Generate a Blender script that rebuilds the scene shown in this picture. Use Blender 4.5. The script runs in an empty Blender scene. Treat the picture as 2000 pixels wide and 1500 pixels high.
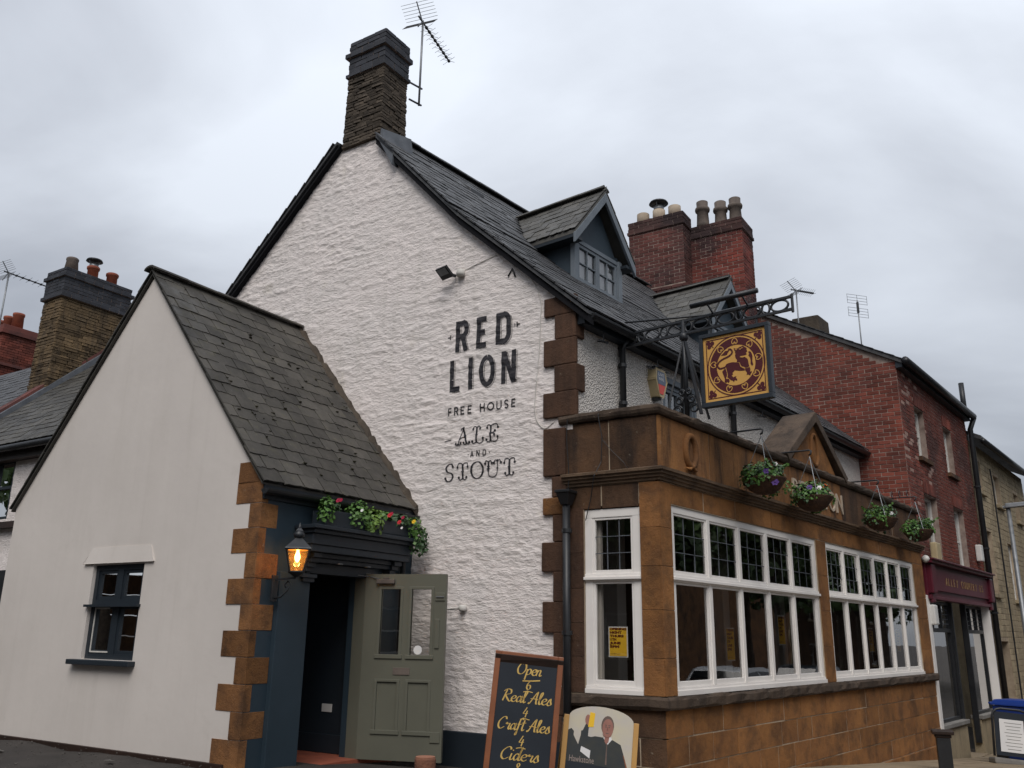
import bpy, bmesh, math, random
import numpy as np
from mathutils import Vector, Matrix
from mathutils.geometry import tessellate_polygon

S = bpy.context.scene
COL = S.collection
rad = math.radians
rng = random.Random(11)

# ------------------------------------------------------------------ camera, sky, sun, exposure
cam_d = bpy.data.cameras.new('camera')
cam = bpy.data.objects.new('camera', cam_d)
COL.objects.link(cam)
cam_d.sensor_fit = 'HORIZONTAL'; cam_d.sensor_width = 36.0; cam_d.lens = 30.6
cam_d.clip_start = 0.05; cam_d.clip_end = 2000.0
cam.matrix_world = Matrix(((0.9998943, -0.0145378, 0.0, 0.0),
                           (-0.0040153, -0.2761669, -0.9611013, 0.0),
                           (0.0139723, 0.9609998, -0.276196, 1.6),
                           (0, 0, 0, 1)))
S.camera = cam

SUN_AZ, SUN_EL = 184.0, 50.0
world = bpy.data.worlds.new('World'); S.world = world
world.use_nodes = True
def build_world():
    nt = world.node_tree; nd = nt.nodes; lk = nt.links
    nd.clear()
    out = nd.new('ShaderNodeOutputWorld')
    sky = nd.new('ShaderNodeTexSky'); sky.sky_type = 'NISHITA'; sky.sun_disc = False
    sky.sun_elevation = rad(SUN_EL); sky.sun_rotation = rad(SUN_AZ)
    bg1 = nd.new('ShaderNodeBackground'); bg1.inputs[1].default_value = 0.10
    lk.new(sky.outputs[0], bg1.inputs[0])
    tc = nd.new('ShaderNodeTexCoord')
    sep = nd.new('ShaderNodeSeparateXYZ'); lk.new(tc.outputs['Generated'], sep.inputs[0])
    # clouds lie on a flat layer: direction divided by its height
    mx = nd.new('ShaderNodeMath'); mx.operation = 'MAXIMUM'; mx.inputs[1].default_value = 0.0
    lk.new(sep.outputs[2], mx.inputs[0])
    ad = nd.new('ShaderNodeMath'); ad.operation = 'ADD'; ad.inputs[1].default_value = 0.35
    lk.new(mx.outputs[0], ad.inputs[0])
    dv = nd.new('ShaderNodeVectorMath'); dv.operation = 'DIVIDE'
    cb = nd.new('ShaderNodeCombineXYZ')
    for i in range(3): lk.new(ad.outputs[0], cb.inputs[i])
    lk.new(tc.outputs['Generated'], dv.inputs[0]); lk.new(cb.outputs[0], dv.inputs[1])
    mp = nd.new('ShaderNodeMapping'); mp.inputs['Location'].default_value = (0.62, 0.15, 0.3)
    mp.inputs['Rotation'].default_value = (0, 0, rad(35)); mp.inputs['Scale'].default_value = (0.8, 1.25, 0.6)
    lk.new(dv.outputs[0], mp.inputs[0])
    n1 = nd.new('ShaderNodeTexNoise'); n1.inputs['Scale'].default_value = 1.7
    n1.inputs['Detail'].default_value = 7; n1.inputs['Roughness'].default_value = 0.5
    n1.inputs['Distortion'].default_value = 0.25
    lk.new(mp.outputs[0], n1.inputs['Vector'])
    n2 = nd.new('ShaderNodeTexNoise'); n2.inputs['Scale'].default_value = 0.75
    n2.inputs['Detail'].default_value = 3
    lk.new(mp.outputs[0], n2.inputs['Vector'])
    av = nd.new('ShaderNodeMath'); av.operation = 'ADD'
    lk.new(n1.outputs[0], av.inputs[0]); lk.new(n2.outputs[0], av.inputs[1])
    rp = nd.new('ShaderNodeValToRGB')
    e = rp.color_ramp.elements
    e[0].position = 0.38; e[0].color = (0.215, 0.232, 0.268, 1)
    e[1].position = 0.64; e[1].color = (0.55, 0.585, 0.64, 1)
    m = e.new(0.5); m.color = (0.36, 0.382, 0.425, 1)
    hf = nd.new('ShaderNodeMath'); hf.operation = 'MULTIPLY'; hf.inputs[1].default_value = 0.5
    lk.new(av.outputs[0], hf.inputs[0]); lk.new(hf.outputs[0], rp.inputs[0])
    # an overcast sky brightens towards the zenith
    gr = nd.new('ShaderNodeMapRange'); gr.inputs['From Min'].default_value = 0.0; gr.inputs['From Max'].default_value = 1.0
    gr.inputs['To Min'].default_value = 0.66; gr.inputs['To Max'].default_value = 1.75
    lk.new(sep.outputs[2], gr.inputs['Value'])
    bg2 = nd.new('ShaderNodeBackground')
    lk.new(rp.outputs[0], bg2.inputs[0]); lk.new(gr.outputs[0], bg2.inputs[1])
    mix = nd.new('ShaderNodeMixShader'); mix.inputs[0].default_value = 0.93
    lk.new(bg1.outputs[0], mix.inputs[1]); lk.new(bg2.outputs[0], mix.inputs[2])
    lk.new(mix.outputs[0], out.inputs[0])
build_world()

sun_d = bpy.data.lights.new('sun', 'SUN'); sun_d.energy = 1.5; sun_d.angle = rad(35); sun_d.color = (1, 0.95, 0.9)
sun = bpy.data.objects.new('sun', sun_d); COL.objects.link(sun)
_sd = Vector((math.sin(rad(SUN_AZ)) * math.cos(rad(SUN_EL)), math.cos(rad(SUN_AZ)) * math.cos(rad(SUN_EL)), math.sin(rad(SUN_EL))))
sun.rotation_euler = _sd.to_track_quat('Z', 'Y').to_euler()

vs = S.view_settings
vs.view_transform = 'Standard'; vs.look = 'None'; vs.gamma = 1.0; vs.exposure = 0.42; vs.use_curve_mapping = False

# ------------------------------------------------------------------ frames of the place
def dirv(az, z=0.0): return Vector((math.sin(rad(az)), math.cos(rad(az)), z))
BC = Vector((1.4512, 8.4636, 0))           # street corner of the stone bay
AZR, AZL, AZS = 39.3, -57.2, 32.8           # street front, gable, porch side
dR, dL, dS = dirv(AZR), dirv(AZL), dirv(AZS)
PC = Vector((-2.347, 8.210, 0))             # corner of the porch
UP = Vector((0, 0, 1))
def P(a, b, z): return BC + dR * a + dL * b + UP * z
class Frame:
    def __init__(s, o, uaz, naz):
        s.o = Vector((o[0], o[1], 0)); s.U = dirv(uaz); s.N = dirv(naz); s.uaz = uaz
    def p(s, u, n, z): return s.o + s.U * u + s.N * n + UP * z
    def mat(s, u, n, z, su=1, sn=1, sz=1, tilt=0.0):
        m = Matrix((s.U, s.N, UP)).transposed().to_4x4()
        if tilt: m = m @ Matrix.Rotation(tilt, 4, 'Y')
        return Matrix.Translation(s.p(u, n, z)) @ m @ Matrix.Diagonal((su, sn, sz, 1))
FG = Frame(BC, AZL, AZL - 90)               # main gable, u runs left
FB = Frame(BC, AZR, AZR + 90)               # bay front, u runs down the street
FM = Frame(P(0, .925, 0), AZR, AZR + 90)    # upper front wall of the pub
PF = Frame(PC, AZL, AZL - 90)               # porch front
PS = Frame(PC, AZS, AZS + 90)               # porch side with the door
FK = Frame(P(.89, .925, 0), AZR + 90, AZR + 180)  # sign bracket, u runs out over the street
RA = 9.3                                    # where the brick house begins
RG = Frame(P(RA, .1, 0), AZL, AZL - 90)
RF = Frame(P(RA, .1, 0), AZR, AZR + 90)
def gz(x, y):
    s = (x - PC.x) * dS.x + (y - PC.y) * dS.y
    if s > 0: return .45 - .077 * min(s, 14) - .01 * max(0, min(s, 80) - 14)
    return .45 + .08 * max(s, -5.6)

# ------------------------------------------------------------------ objects
PWM = {}
def link(o, parent=None, M=None):
    COL.objects.link(o)
    if parent is not None:
        o.parent = parent
        o.matrix_parent_inverse = PWM[parent.name].inverted()
    if M is not None: o.matrix_basis = M
    PWM[o.name] = M.copy() if M is not None else Matrix.Identity(4)
    return o
def tag(o, label, cat, group=None, kind=None):
    if label: o['label'] = label
    if cat: o['category'] = cat
    if group: o['group'] = group
    if kind: o['kind'] = kind
    return o
def thing(name, loc, label, cat, group=None):
    o = bpy.data.objects.new(name, None); o.empty_display_size = 0.2
    link(o, None, Matrix.Translation(loc))
    return tag(o, label, cat, group)
class B:
    """collects shapes of one mesh"""
    def __init__(s): s.v = []; s.f = []
    def add(s, vs_, fs):
        k = len(s.v); s.v += [tuple(v) for v in vs_]; s.f += [tuple(i + k for i in f) for f in fs]; return s
    def hexa(s, c): # 8 corners: bottom 0-3, top 4-7
        return s.add(c, [(0, 3, 2, 1), (4, 5, 6, 7), (0, 1, 5, 4), (1, 2, 6, 5), (2, 3, 7, 6), (3, 0, 4, 7)])
    def box(s, F, u0, u1, n0, n1, z0, z1):
        return s.hexa([F.p(u0, n0, z0), F.p(u1, n0, z0), F.p(u1, n1, z0), F.p(u0, n1, z0),
                       F.p(u0, n0, z1), F.p(u1, n0, z1), F.p(u1, n1, z1), F.p(u0, n1, z1)])
    def bar(s, p, q, w, h=None, up=UP):
        p = Vector(p); q = Vector(q); h = h or w
        d = (q - p).normalized(); x = d.cross(up)
        if x.length < 1e-4: x = d.cross(Vector((1, 0, 0)))
        x.normalize(); y = x.cross(d)
        c = []
        for e in (p, q):
            c += [e - x * w / 2 - y * h / 2, e + x * w / 2 - y * h / 2, e + x * w / 2 + y * h / 2, e - x * w / 2 + y * h / 2]
        return s.hexa(c)
    def tube(s, pts, r, seg=8, caps=True):
        pts = [Vector(p) for p in pts]; k0 = len(s.v)
        rs = r if isinstance(r, (list, tuple)) else [r] * len(pts)
        prev = None
        for i, p in enumerate(pts):
            d = (pts[min(i + 1, len(pts) - 1)] - pts[max(i - 1, 0)]).normalized()
            x = d.cross(UP) if prev is None else prev - d * prev.dot(d)
            if x.length < 1e-4: x = d.cross(Vector((1, 0, 0)))
            x.normalize(); y = d.cross(x); prev = x
            for j in range(seg):
                t = 2 * math.pi * j / seg
                s.v.append(tuple(p + (x * math.cos(t) + y * math.sin(t)) * rs[i]))
        for i in range(len(pts) - 1):
            for j in range(seg):
                a = k0 + i * seg + j; b = k0 + i * seg + (j + 1) % seg
                s.f.append((a, b, b + seg, a + seg))
        if caps:
            s.f.append(tuple(k0 + j for j in range(seg))[::-1])
            s.f.append(tuple(k0 + (len(pts) - 1) * seg + j for j in range(seg)))
        return s
    def lathe(s, c, prof, seg=16, sx=1, sy=1, rot=0):
        k0 = len(s.v); c = Vector(c)
        for r, z in prof:
            for j in range(seg):
                t = 2 * math.pi * j / seg + rot
                s.v.append((c.x + r * math.cos(t) * sx, c.y + r * math.sin(t) * sy, c.z + z))
        n = len(prof)
        for i in range(n - 1):
            for j in range(seg):
                a = k0 + i * seg + j; b = k0 + i * seg + (j + 1) % seg
                s.f.append((a, b, b + seg, a + seg))
        s.f.append(tuple(k0 + j for j in range(seg))[::-1])
        s.f.append(tuple(k0 + (n - 1) * seg + j for j in range(seg)))
        return s
    def prism(s, pts2, fn0, fn1, holes=()):
        """polygon pts2 (2D) with holes, mapped by fn0 (front) and fn1 (back)"""
        loops = [list(pts2)] + [list(h) for h in holes]
        flat = [p for l in loops for p in l]
        tris = tessellate_polygon([[Vector((p[0], p[1], 0)) for p in l] for l in loops])
        n = len(flat); k0 = len(s.v)
        s.v += [tuple(fn0(*p)) for p in flat] + [tuple(fn1(*p)) for p in flat]
        for t in tris:
            s.f.append(tuple(k0 + i for i in t)); s.f.append(tuple(k0 + n + i for i in t)[::-1])
        o = 0
        for l in loops:
            m = len(l)
            for i in range(m):
                a, b = o + i, o + (i + 1) % m
                s.f.append((k0 + a, k0 + b, k0 + n + b, k0 + n + a))
            o += m
        return s
    def blob(s, c, rx, ry, rz, seg=6):
        k0 = len(s.v); c = Vector(c); ring = 4
        for i in range(1, ring):
            ph = math.pi * i / ring
            for j in range(seg):
                t = 2 * math.pi * j / seg
                q = 1 + rng.uniform(-.2, .2)
                s.v.append((c.x + rx * math.sin(ph) * math.cos(t) * q, c.y + ry * math.sin(ph) * math.sin(t) * q, c.z + rz * math.cos(ph) * q))
        top = len(s.v); s.v.append((c.x, c.y, c.z + rz)); bot = len(s.v); s.v.append((c.x, c.y, c.z - rz))
        for i in range(ring - 2):
            for j in range(seg):
                a = k0 + i * seg + j; b = k0 + i * seg + (j + 1) % seg
                s.f.append((a, a + seg, b + seg, b))
        for j in range(seg):
            s.f.append((top, k0 + j, k0 + (j + 1) % seg)); e = k0 + (ring - 2) * seg
            s.f.append((bot, e + (j + 1) % seg, e + j))
        return s
    def mesh(s, name, mat, smooth=False, bevel=0, fix=True):
        me = bpy.data.meshes.new(name)
        me.from_pydata(s.v, [], s.f); me.update()
        if fix or bevel:
            bm = bmesh.new(); bm.from_mesh(me)
            if bevel:
                bmesh.ops.remove_doubles(bm, verts=bm.verts, dist=1e-5)
                es = [e for e in bm.edges if len(e.link_faces) == 2 and e.calc_face_angle(0) > .5]
                bmesh.ops.bevel(bm, geom=es, offset=bevel, segments=2, affect='EDGES', profile=.6, clamp_overlap=True)
            bmesh.ops.recalc_face_normals(bm, faces=bm.faces)
            bm.to_mesh(me); bm.free()
        if smooth:
            for p in me.polygons: p.use_smooth = True
        me.materials.append(mat)
        return me
    def obj(s, name, mat, parent=None, smooth=False, bevel=0, fix=True, kind=None):
        o = bpy.data.objects.new(name, s.mesh(name, mat, smooth, bevel, fix))
        link(o, parent)
        if kind: o['kind'] = kind
        return o
def piece(name, me, M, parent): return link(bpy.data.objects.new(name, me), parent, M)
def thin(name, mat, parent, pts, F, n, holes=()):
    """flat piece a few mm thick on frame F"""
    return B().prism(pts, lambda u, z: F.p(u, n + .004, z), lambda u, z: F.p(u, n, z), holes).obj(name, mat, parent)
def rect(u0, u1, z0, z1): return [(u0, z0), (u1, z0), (u1, z1), (u0, z1)]

# ------------------------------------------------------------------ materials
class NT:
    def __init__(s, name):
        s.m = bpy.data.materials.new(name); s.m.use_nodes = True
        s.t = s.m.node_tree; s.b = s.t.nodes['Principled BSDF']
        s.geo = s.t.nodes.new('ShaderNodeNewGeometry'); s.out = s.t.nodes['Material Output']
    def n(s, ty, **kw):
        x = s.t.nodes.new(ty)
        for k, v in kw.items(): setattr(x, k, v)
        return x
    def l(s, a, b): s.t.links.new(a, b)
    def pos(s, sx=1, sy=None, sz=None):
        mp = s.n('ShaderNodeMapping'); mp.inputs['Scale'].default_value = (sx, sx if sy is None else sy, sx if sz is None else sz)
        s.l(s.geo.outputs['Position'], mp.inputs[0]); return mp.outputs[0]
    def noise(s, scale, detail=4, rough=.55, vec=None, dist=0):
        x = s.n('ShaderNodeTexNoise'); x.inputs['Scale'].default_value = scale; x.inputs['Detail'].default_value = detail
        x.inputs['Roughness'].default_value = rough; x.inputs['Distortion'].default_value = dist
        s.l(vec or s.geo.outputs['Position'], x.inputs['Vector']); return x.outputs[0]
    def ramp(s, fac, st):
        x = s.n('ShaderNodeValToRGB'); e = x.color_ramp.elements
        while len(e) < len(st): e.new(.5)
        for k, (p, c) in enumerate(st):
            e[k].position = p; e[k].color = (c, c, c, 1) if isinstance(c, (int, float)) else (*c, 1)
        s.l(fac, x.inputs[0]); return x.outputs[0]
    def mix(s, fac, a, b, mode='MIX'):
        x = s.n('ShaderNodeMix', data_type='RGBA', blend_type=mode)
        for sock, v in ((x.inputs[0], fac), (x.inputs[6], a), (x.inputs[7], b)):
            if isinstance(v, (int, float)): sock.default_value = v
            elif isinstance(v, tuple): sock.default_value = (*v, 1)
            else: s.l(v, sock)
        return x.outputs[2]
    def math(s, op, a, b):
        x = s.n('ShaderNodeMath', operation=op)
        for sock, v in ((x.inputs[0], a), (x.inputs[1], b)):
            if isinstance(v, (int, float)): sock.default_value = v
            else: s.l(v, sock)
        return x.outputs[0]
    def randv(s, col, amt):
        oi = s.n('ShaderNodeObjectInfo'); mr = s.n('ShaderNodeMapRange')
        mr.inputs['To Min'].default_value = 1 - amt; mr.inputs['To Max'].default_value = 1 + amt
        s.l(oi.outputs['Random'], mr.inputs['Value'])
        h = s.n('ShaderNodeHueSaturation'); s.l(col, h.inputs['Color']); s.l(mr.outputs[0], h.inputs['Value'])
        return h.outputs[0]
    def bump(s, h, st=.3, dist=.01):
        x = s.n('ShaderNodeBump'); x.inputs['Strength'].default_value = st; x.inputs['Distance'].default_value = dist
        s.l(h, x.inputs['Height']); s.l(x.outputs[0], s.b.inputs['Normal'])
    def fin(s, col, rough=.8, spec=.3, metal=0):
        if isinstance(col, tuple): s.b.inputs['Base Color'].default_value = (*col, 1)
        else: s.l(col, s.b.inputs['Base Color'])
        if isinstance(rough, (int, float)): s.b.inputs['Roughness'].default_value = rough
        else: s.l(rough, s.b.inputs['Roughness'])
        s.b.inputs['Specular IOR Level'].default_value = spec; s.b.inputs['Metallic'].default_value = metal
        return s.m
def pmat(name, c1, c2=None, sc=4, rough=.75, bump=.15, bsc=60, bd=.004, rnd=0, spec=.3, metal=0, streak=0):
    t = NT(name); c2 = c2 or tuple(x * .8 for x in c1)
    col = t.mix(t.ramp(t.noise(sc, 5, .6), [(.35, 0), (.68, 1)]), c1, c2)
    if streak:
        sv = t.noise(1, 4, .6, t.pos(7, 7, .7))
        col = t.mix(t.math('MULTIPLY', t.ramp(sv, [(.5, 0), (.7, 1)]), streak), col, tuple(x * .35 for x in c1))
    if rnd: col = t.randv(col, rnd)
    if bump: t.bump(t.noise(bsc, 4), bump, bd)
    return t.fin(col, rough, spec, metal)
M = {}
def mk_white():
    t = NT('painted_rubble')
    base = t.mix(t.ramp(t.noise(1.1, 5, .6), [(.3, 0), (.75, 1)]), (.80, .725, .69), (.70, .65, .62))
    dirt = t.ramp(t.noise(1, 6, .7, t.pos(5, 5, 14)), [(.52, 0), (.78, 1)])
    base = t.mix(t.math('MULTIPLY', dirt, .5), base, (.46, .42, .38))
    lich = t.ramp(t.noise(2.6, 5, .7), [(.62, 0), (.72, 1)])
    base = t.mix(t.math('MULTIPLY', lich, .28), base, (.55, .50, .38))
    base = t.mix(t.math('MULTIPLY', t.ramp(t.noise(1, 6, .7, t.pos(6, 6, .45)), [(.54, 0), (.72, 1)]), .30), base, (.44, .41, .36))
    crevice_shade = t.ramp(t.noise(1, 5, .65, t.pos(13, 13, 36)), [(.22, 1), (.34, 0)])  # crevice shade painted into the colour as dark flecks
    base = t.mix(t.math('MULTIPLY', crevice_shade, .55), base, (.28, .25, .23))
    h = t.math('ADD', t.math('MULTIPLY', t.noise(1, 5, .6, t.pos(16, 16, 42)), 1.0), t.math('MULTIPLY', t.noise(90, 3), .3))
    t.bump(h, .85, .02)
    return t.fin(base, .72, .3)
M['white'] = mk_white()
def mk_cream():
    t = NT('greige_render')
    c = t.mix(t.ramp(t.noise(.7, 5, .6), [(.3, 0), (.7, 1)]), (.66, .61, .565), (.59, .545, .505))
    st = t.ramp(t.noise(1, 5, .6, t.pos(3, 3, .5)), [(.5, 0), (.8, 1)])
    c = t.mix(t.math('MULTIPLY', st, .25), c, (.47, .43, .38))
    c = t.mix(t.math('MULTIPLY', t.ramp(t.noise(1, 6, .7, t.pos(9, 9, .35)), [(.56, 0), (.74, 1)]), .12), c, (.38, .34, .30))
    c = t.mix(t.math('MULTIPLY', t.ramp(t.noise(2.3, 6, .75), [(.58, 0), (.70, 1)]), .12), c, (.42, .38, .34))
    t.bump(t.math('ADD', t.noise(3, 3), t.math('MULTIPLY', t.noise(140, 3), .15)), .3, .014)
    return t.fin(c, .8, .25)
M['cream'] = mk_cream()
def mk_pebble():
    t = NT('pebbledash')
    vo = t.n('ShaderNodeTexVoronoi'); vo.inputs['Scale'].default_value = 48; t.l(t.geo.outputs['Position'], vo.inputs['Vector'])
    c = t.mix(t.ramp(t.noise(1.2, 4), [(.3, 0), (.7, 1)]), (.76, .72, .67), (.64, .60, .55))
    c = t.mix(t.ramp(vo.outputs['Distance'], [(.30, 0), (.62, .55)]), c, (.30, .28, .26))
    h = t.math('SUBTRACT', 1.0, vo.outputs['Distance'])
    t.bump(t.math('ADD', h, t.math('MULTIPLY', t.noise(30, 4), .8)), 1.0, .016)
    return t.fin(c, .85, .2)
M['pebble'] = mk_pebble()
def mk_iron(name, c1, c2, dark, drk=.5, rnd=.16, lich=.0, sv=(6, 1.0)):
    t = NT(name)
    c = t.mix(t.ramp(t.noise(2.2, 6, .65), [(.3, 0), (.7, 1)]), c1, c2)
    c = t.mix(t.math('MULTIPLY', t.ramp(t.noise(1, 5, .65, t.pos(sv[0], sv[0], sv[1])), [(.46, 0), (.66, 1)]), drk), c, dark)
    c = t.mix(t.math('MULTIPLY', t.ramp(t.noise(38, 4, .7), [(.55, 0), (.72, 1)]), .45), c, tuple(x * .45 for x in c2))
    c = t.mix(t.math('MULTIPLY', t.ramp(t.noise(17, 5, .75), [(.64, 0), (.74, 1)]), .25 + lich), c, (.42, .37, .28))
    c = t.randv(c, rnd)
    t.bump(t.math('ADD', t.noise(14, 5, .65), t.math('MULTIPLY', t.noise(85, 4, .7), .6)), .8, .014)
    return t.fin(c, .88, .2)
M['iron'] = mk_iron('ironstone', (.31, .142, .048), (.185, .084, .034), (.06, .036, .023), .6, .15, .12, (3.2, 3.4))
M['ironfrieze'] = mk_iron('streaked_ironstone', (.30, .142, .05), (.17, .08, .036), (.035, .024, .018), .85, .12, .05, (5, .8))
M['ironcornice'] = mk_iron('grey_ironstone', (.19, .125, .078), (.115, .078, .052), (.04, .03, .024), .6, .1, .2, (3, 3))
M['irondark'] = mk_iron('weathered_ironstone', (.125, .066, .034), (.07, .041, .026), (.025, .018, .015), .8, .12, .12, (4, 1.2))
M['coping'] = mk_iron('lichened_coping', (.11, .078, .056), (.06, .045, .035), (.022, .018, .016), .6, .12, .2)
M['quoin'] = mk_iron('porch_quoin_stone', (.26, .12, .044), (.135, .064, .029), (.05, .03, .02), .7, .28, .2, (4, 3.5))
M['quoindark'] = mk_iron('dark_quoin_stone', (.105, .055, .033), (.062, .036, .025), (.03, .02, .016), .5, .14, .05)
M['mortar'] = pmat('pale_mortar', (.40, .32, .23), (.26, .20, .14), 6, .9, .4, 40, .006)
M['redmortar'] = pmat('grey_mortar', (.33, .26, .22), (.17, .12, .10), 5, .9, .4, 40, .006)
def mk_slate(name, c1, c2, moss=.35):
    t = NT(name)
    c = t.mix(t.ramp(t.noise(3, 5, .6), [(.3, 0), (.7, 1)]), c1, c2)
    c = t.mix(t.math('MULTIPLY', t.ramp(t.noise(1, 5, .7, t.pos(9)), [(.56, 0), (.72, 1)]), moss), c, (.10, .095, .055))
    c = t.mix(t.math('MULTIPLY', t.ramp(t.noise(34, 4, .7), [(.63, 0), (.70, 1)]), .35), c, (.22, .21, .19))
    c = t.randv(c, .28)
    t.bump(t.noise(26, 5, .7), .35, .006)
    return t.fin(c, t.ramp(t.noise(7, 4), [(.3, .45), (.7, .75)]), .35)
M['slate'] = mk_slate('slate_porch', (.072, .066, .056), (.040, .038, .034), .5)
M['slate2'] = mk_slate('slate_main', (.062, .062, .064), (.036, .037, .040), .25)
M['slate3'] = mk_slate('slate_dormer', (.105, .10, .09), (.066, .064, .058), .4)
M['moss'] = pmat('dark_moss', (.018, .016, .010), (.03, .028, .012), 30, 1, .6, 90, .01)
def mk_brick(name, c1, c2, dark, drk=.6):
    t = NT(name)
    c = t.mix(t.ramp(t.noise(1.3, 4, .6), [(.32, 0), (.66, 1)]), c1, c2)
    c = t.mix(t.math('MULTIPLY', t.ramp(t.noise(.8, 5, .65, t.pos(1, 1, 1.3)), [(.48, 0), (.62, 1)]), drk), c, dark)
    c = t.mix(t.math('MULTIPLY', t.ramp(t.noise(45, 4, .7), [(.55, 0), (.75, 1)]), .35), c, tuple(x * .5 for x in c2))
    c = t.randv(c, .30)
    t.bump(t.noise(70, 4, .7), .5, .006)
    return t.fin(c, .88, .2)
M['brick'] = mk_brick('red_brick', (.22, .060, .040), (.125, .042, .032), (.045, .027, .026), .7)
M['brick2'] = mk_brick('sooty_brick', (.15, .052, .042), (.085, .04, .036), (.035, .025, .026), .75)
M['brick3'] = mk_brick('sooty_crown_brick', (.085, .042, .036), (.055, .034, .032), (.025, .02, .022), .7)
M['brick4'] = mk_brick('patchy_red_brick', (.21, .05, .036), (.085, .036, .032), (.035, .024, .026), .85)
M['header'] = pmat('pale_salts_brick', (.36, .24, .20), (.26, .15, .12), 20, .9, .4, 80)
M['rubble'] = mk_iron('thin_rubble_stone', (.105, .083, .062), (.06, .05, .04), (.032, .028, .025), .5, .4, .12)
M['rubble2'] = mk_iron('ochre_rubble_stone', (.165, .112, .06), (.095, .07, .044), (.04, .032, .026), .6, .4, .1)
M['buff'] = mk_iron('buff_stone_block', (.42, .34, .22), (.29, .235, .155), (.13, .105, .08), .4, .2, .1)
M['band'] = pmat('blue_black_brick', (.045, .047, .055), (.028, .03, .037), 5, .7, .4, 50, .006, .25)
M['navy'] = pmat('dark_navy_paint', (.018, .025, .033), (.015, .021, .028), 2, .5, .08, 30, .003, 0, .4)
M['teal'] = pmat('blue_grey_paint', (.026, .043, .058), (.021, .036, .049), 2, .5, .08, 30, .003, 0, .4)
M['sage'] = pmat('sage_door_paint', (.125, .125, .096), (.11, .11, .085), 2, .42, .06, 35, .003, 0, .4)
M['dormerblue'] = pmat('slate_blue_paint', (.045, .063, .08), (.036, .052, .067), 3, .55, .1, 40)
M['greyframe'] = pmat('grey_window_paint', (.16, .185, .21), (.125, .145, .165), 4, .5, .1, 40, .004)
M['wood_white'] = pmat('white_gloss_paint', (.80, .765, .72), (.74, .70, .66), 3, .4, .08, 45, .003, 0, .45)
M['white_old'] = pmat('old_white_paint', (.62, .60, .56), (.48, .46, .42), 5, .6, .15, 40)
M['black'] = pmat('black_paint', (.012, .013, .015), (.02, .021, .023), 5, .42, .1, 60, .003, 0, .45)
M['matteblack'] = pmat('tarred_board', (.009, .009, .011), (.014, .014, .016), 6, .92, .2, 40, .004, 0, .12)
M['ironwork'] = pmat('black_ironwork', (.012, .014, .017), (.022, .024, .028), 12, .45, .2, 90, .003, 0, .5)
M['lead'] = pmat('lead_flashing', (.12, .13, .145), (.075, .083, .095), 6, .6, .25, 25, .008)
M['cast'] = pmat('galvanised_metal', (.26, .27, .28), (.18, .19, .2), 8, .5, .1, 60, .003, 0, .5, .6)
M['terracotta'] = pmat('terracotta', (.30, .085, .045), (.20, .06, .038), 5, .8, .2, 50, .004, .1)
M['potgrey'] = pmat('weathered_pot', (.15, .12, .10), (.085, .07, .062), 6, .85, .3, 40, .006, .15)
M['potbuff'] = pmat('buff_clay_pot', (.46, .38, .29), (.34, .27, .20), 6, .85, .2, 40, .005, .1)
M['asphalt'] = pmat('dark_asphalt', (.055, .048, .043), (.035, .031, .028), 2.5, .9, .8, 120, .012)
M['asphalt2'] = pmat('road_grit', (.11, .10, .09), (.06, .055, .05), 30, .9, .3, 60)
M['paving'] = pmat('buff_paving', (.27, .21, .135), (.20, .155, .105), 3, .85, .3, 60, .006, .12)
M['kerb'] = pmat('grey_kerb', (.22, .21, .19), (.15, .14, .13), 4, .85, .3, 60)
M['signgold'] = pmat('sign_gold', (.64, .36, .095), (.60, .33, .085), 2, .5, 0)
M['signred'] = pmat('sign_maroon', (.085, .014, .018), (.07, .012, .016), 2, .5, 0)
M['signframe'] = pmat('sign_frame_paint', (.03, .037, .046), (.024, .03, .038), 4, .45, .1, 40)
M['letter'] = NT('black_wall_lettering')
def mk_letter():
    t = M['letter']
    c = t.mix(t.ramp(t.noise(1, 5, .6, t.pos(14, 14, 34)), [(.42, 0), (.8, 1)]), (.016, .015, .019), (.075, .068, .072))
    t.bump(t.noise(1, 5, .6, t.pos(16, 16, 42)), .5, .012)
    return t.fin(c, .6, .3)
M['letter'] = mk_letter()
M['chalk'] = pmat('blackboard', (.018, .023, .031), (.014, .018, .025), 3, .55, .1, 40)
M['goldink'] = pmat('gold_chalk', (.62, .42, .12), (.50, .32, .09), 12, .6, 0)
M['board_wood'] = pmat('varnished_hardwood', (.25, .085, .032), (.17, .055, .022), 4, .38, .1, 40, .003, 0, .5)
M['pine'] = pmat('varnished_pine', (.52, .29, .085), (.44, .23, .065), 3, .4, .1, 40, .003, 0, .5)
M['darkwood'] = pmat('dark_stained_wood', (.035, .02, .015), (.022, .014, .011), 4, .45, .15, 40)
M['log'] = pmat('bark_log', (.20, .085, .05), (.10, .05, .035), 8, .9, .8, 45, .012)
M['logend'] = pmat('sawn_log_end', (.33, .15, .09), (.24, .11, .07), 20, .8, .2, 60)
M['yellow'] = pmat('yellow_poster', (.82, .50, .03), (.78, .46, .03), 3, .6, 0)
M['paper'] = pmat('white_paper', (.72, .70, .68), (.66, .65, .64), 3, .7, 0)
M['postertext'] = pmat('poster_ink', (.13, .02, .008), (.12, .018, .008), 3, .6, 0)
M['interior'] = pmat('dark_room', (.12, .092, .07), (.08, .062, .048), 1.5, .9, 0)
M['interior2'] = pmat('dim_panelling', (.16, .125, .095), (.12, .09, .07), 1.5, .9, 0)
M['curtain'] = pmat('sky_pale_blind', (.74, .76, .78), (.66, .68, .70), 2, .9, 0)  # blind colour lightened to stand in for sky reflected in the panes
M['maroon'] = pmat('maroon_gloss', (.10, .014, .026), (.085, .012, .022), 3, .36, .05, 20, .004, 0, .35)
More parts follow.
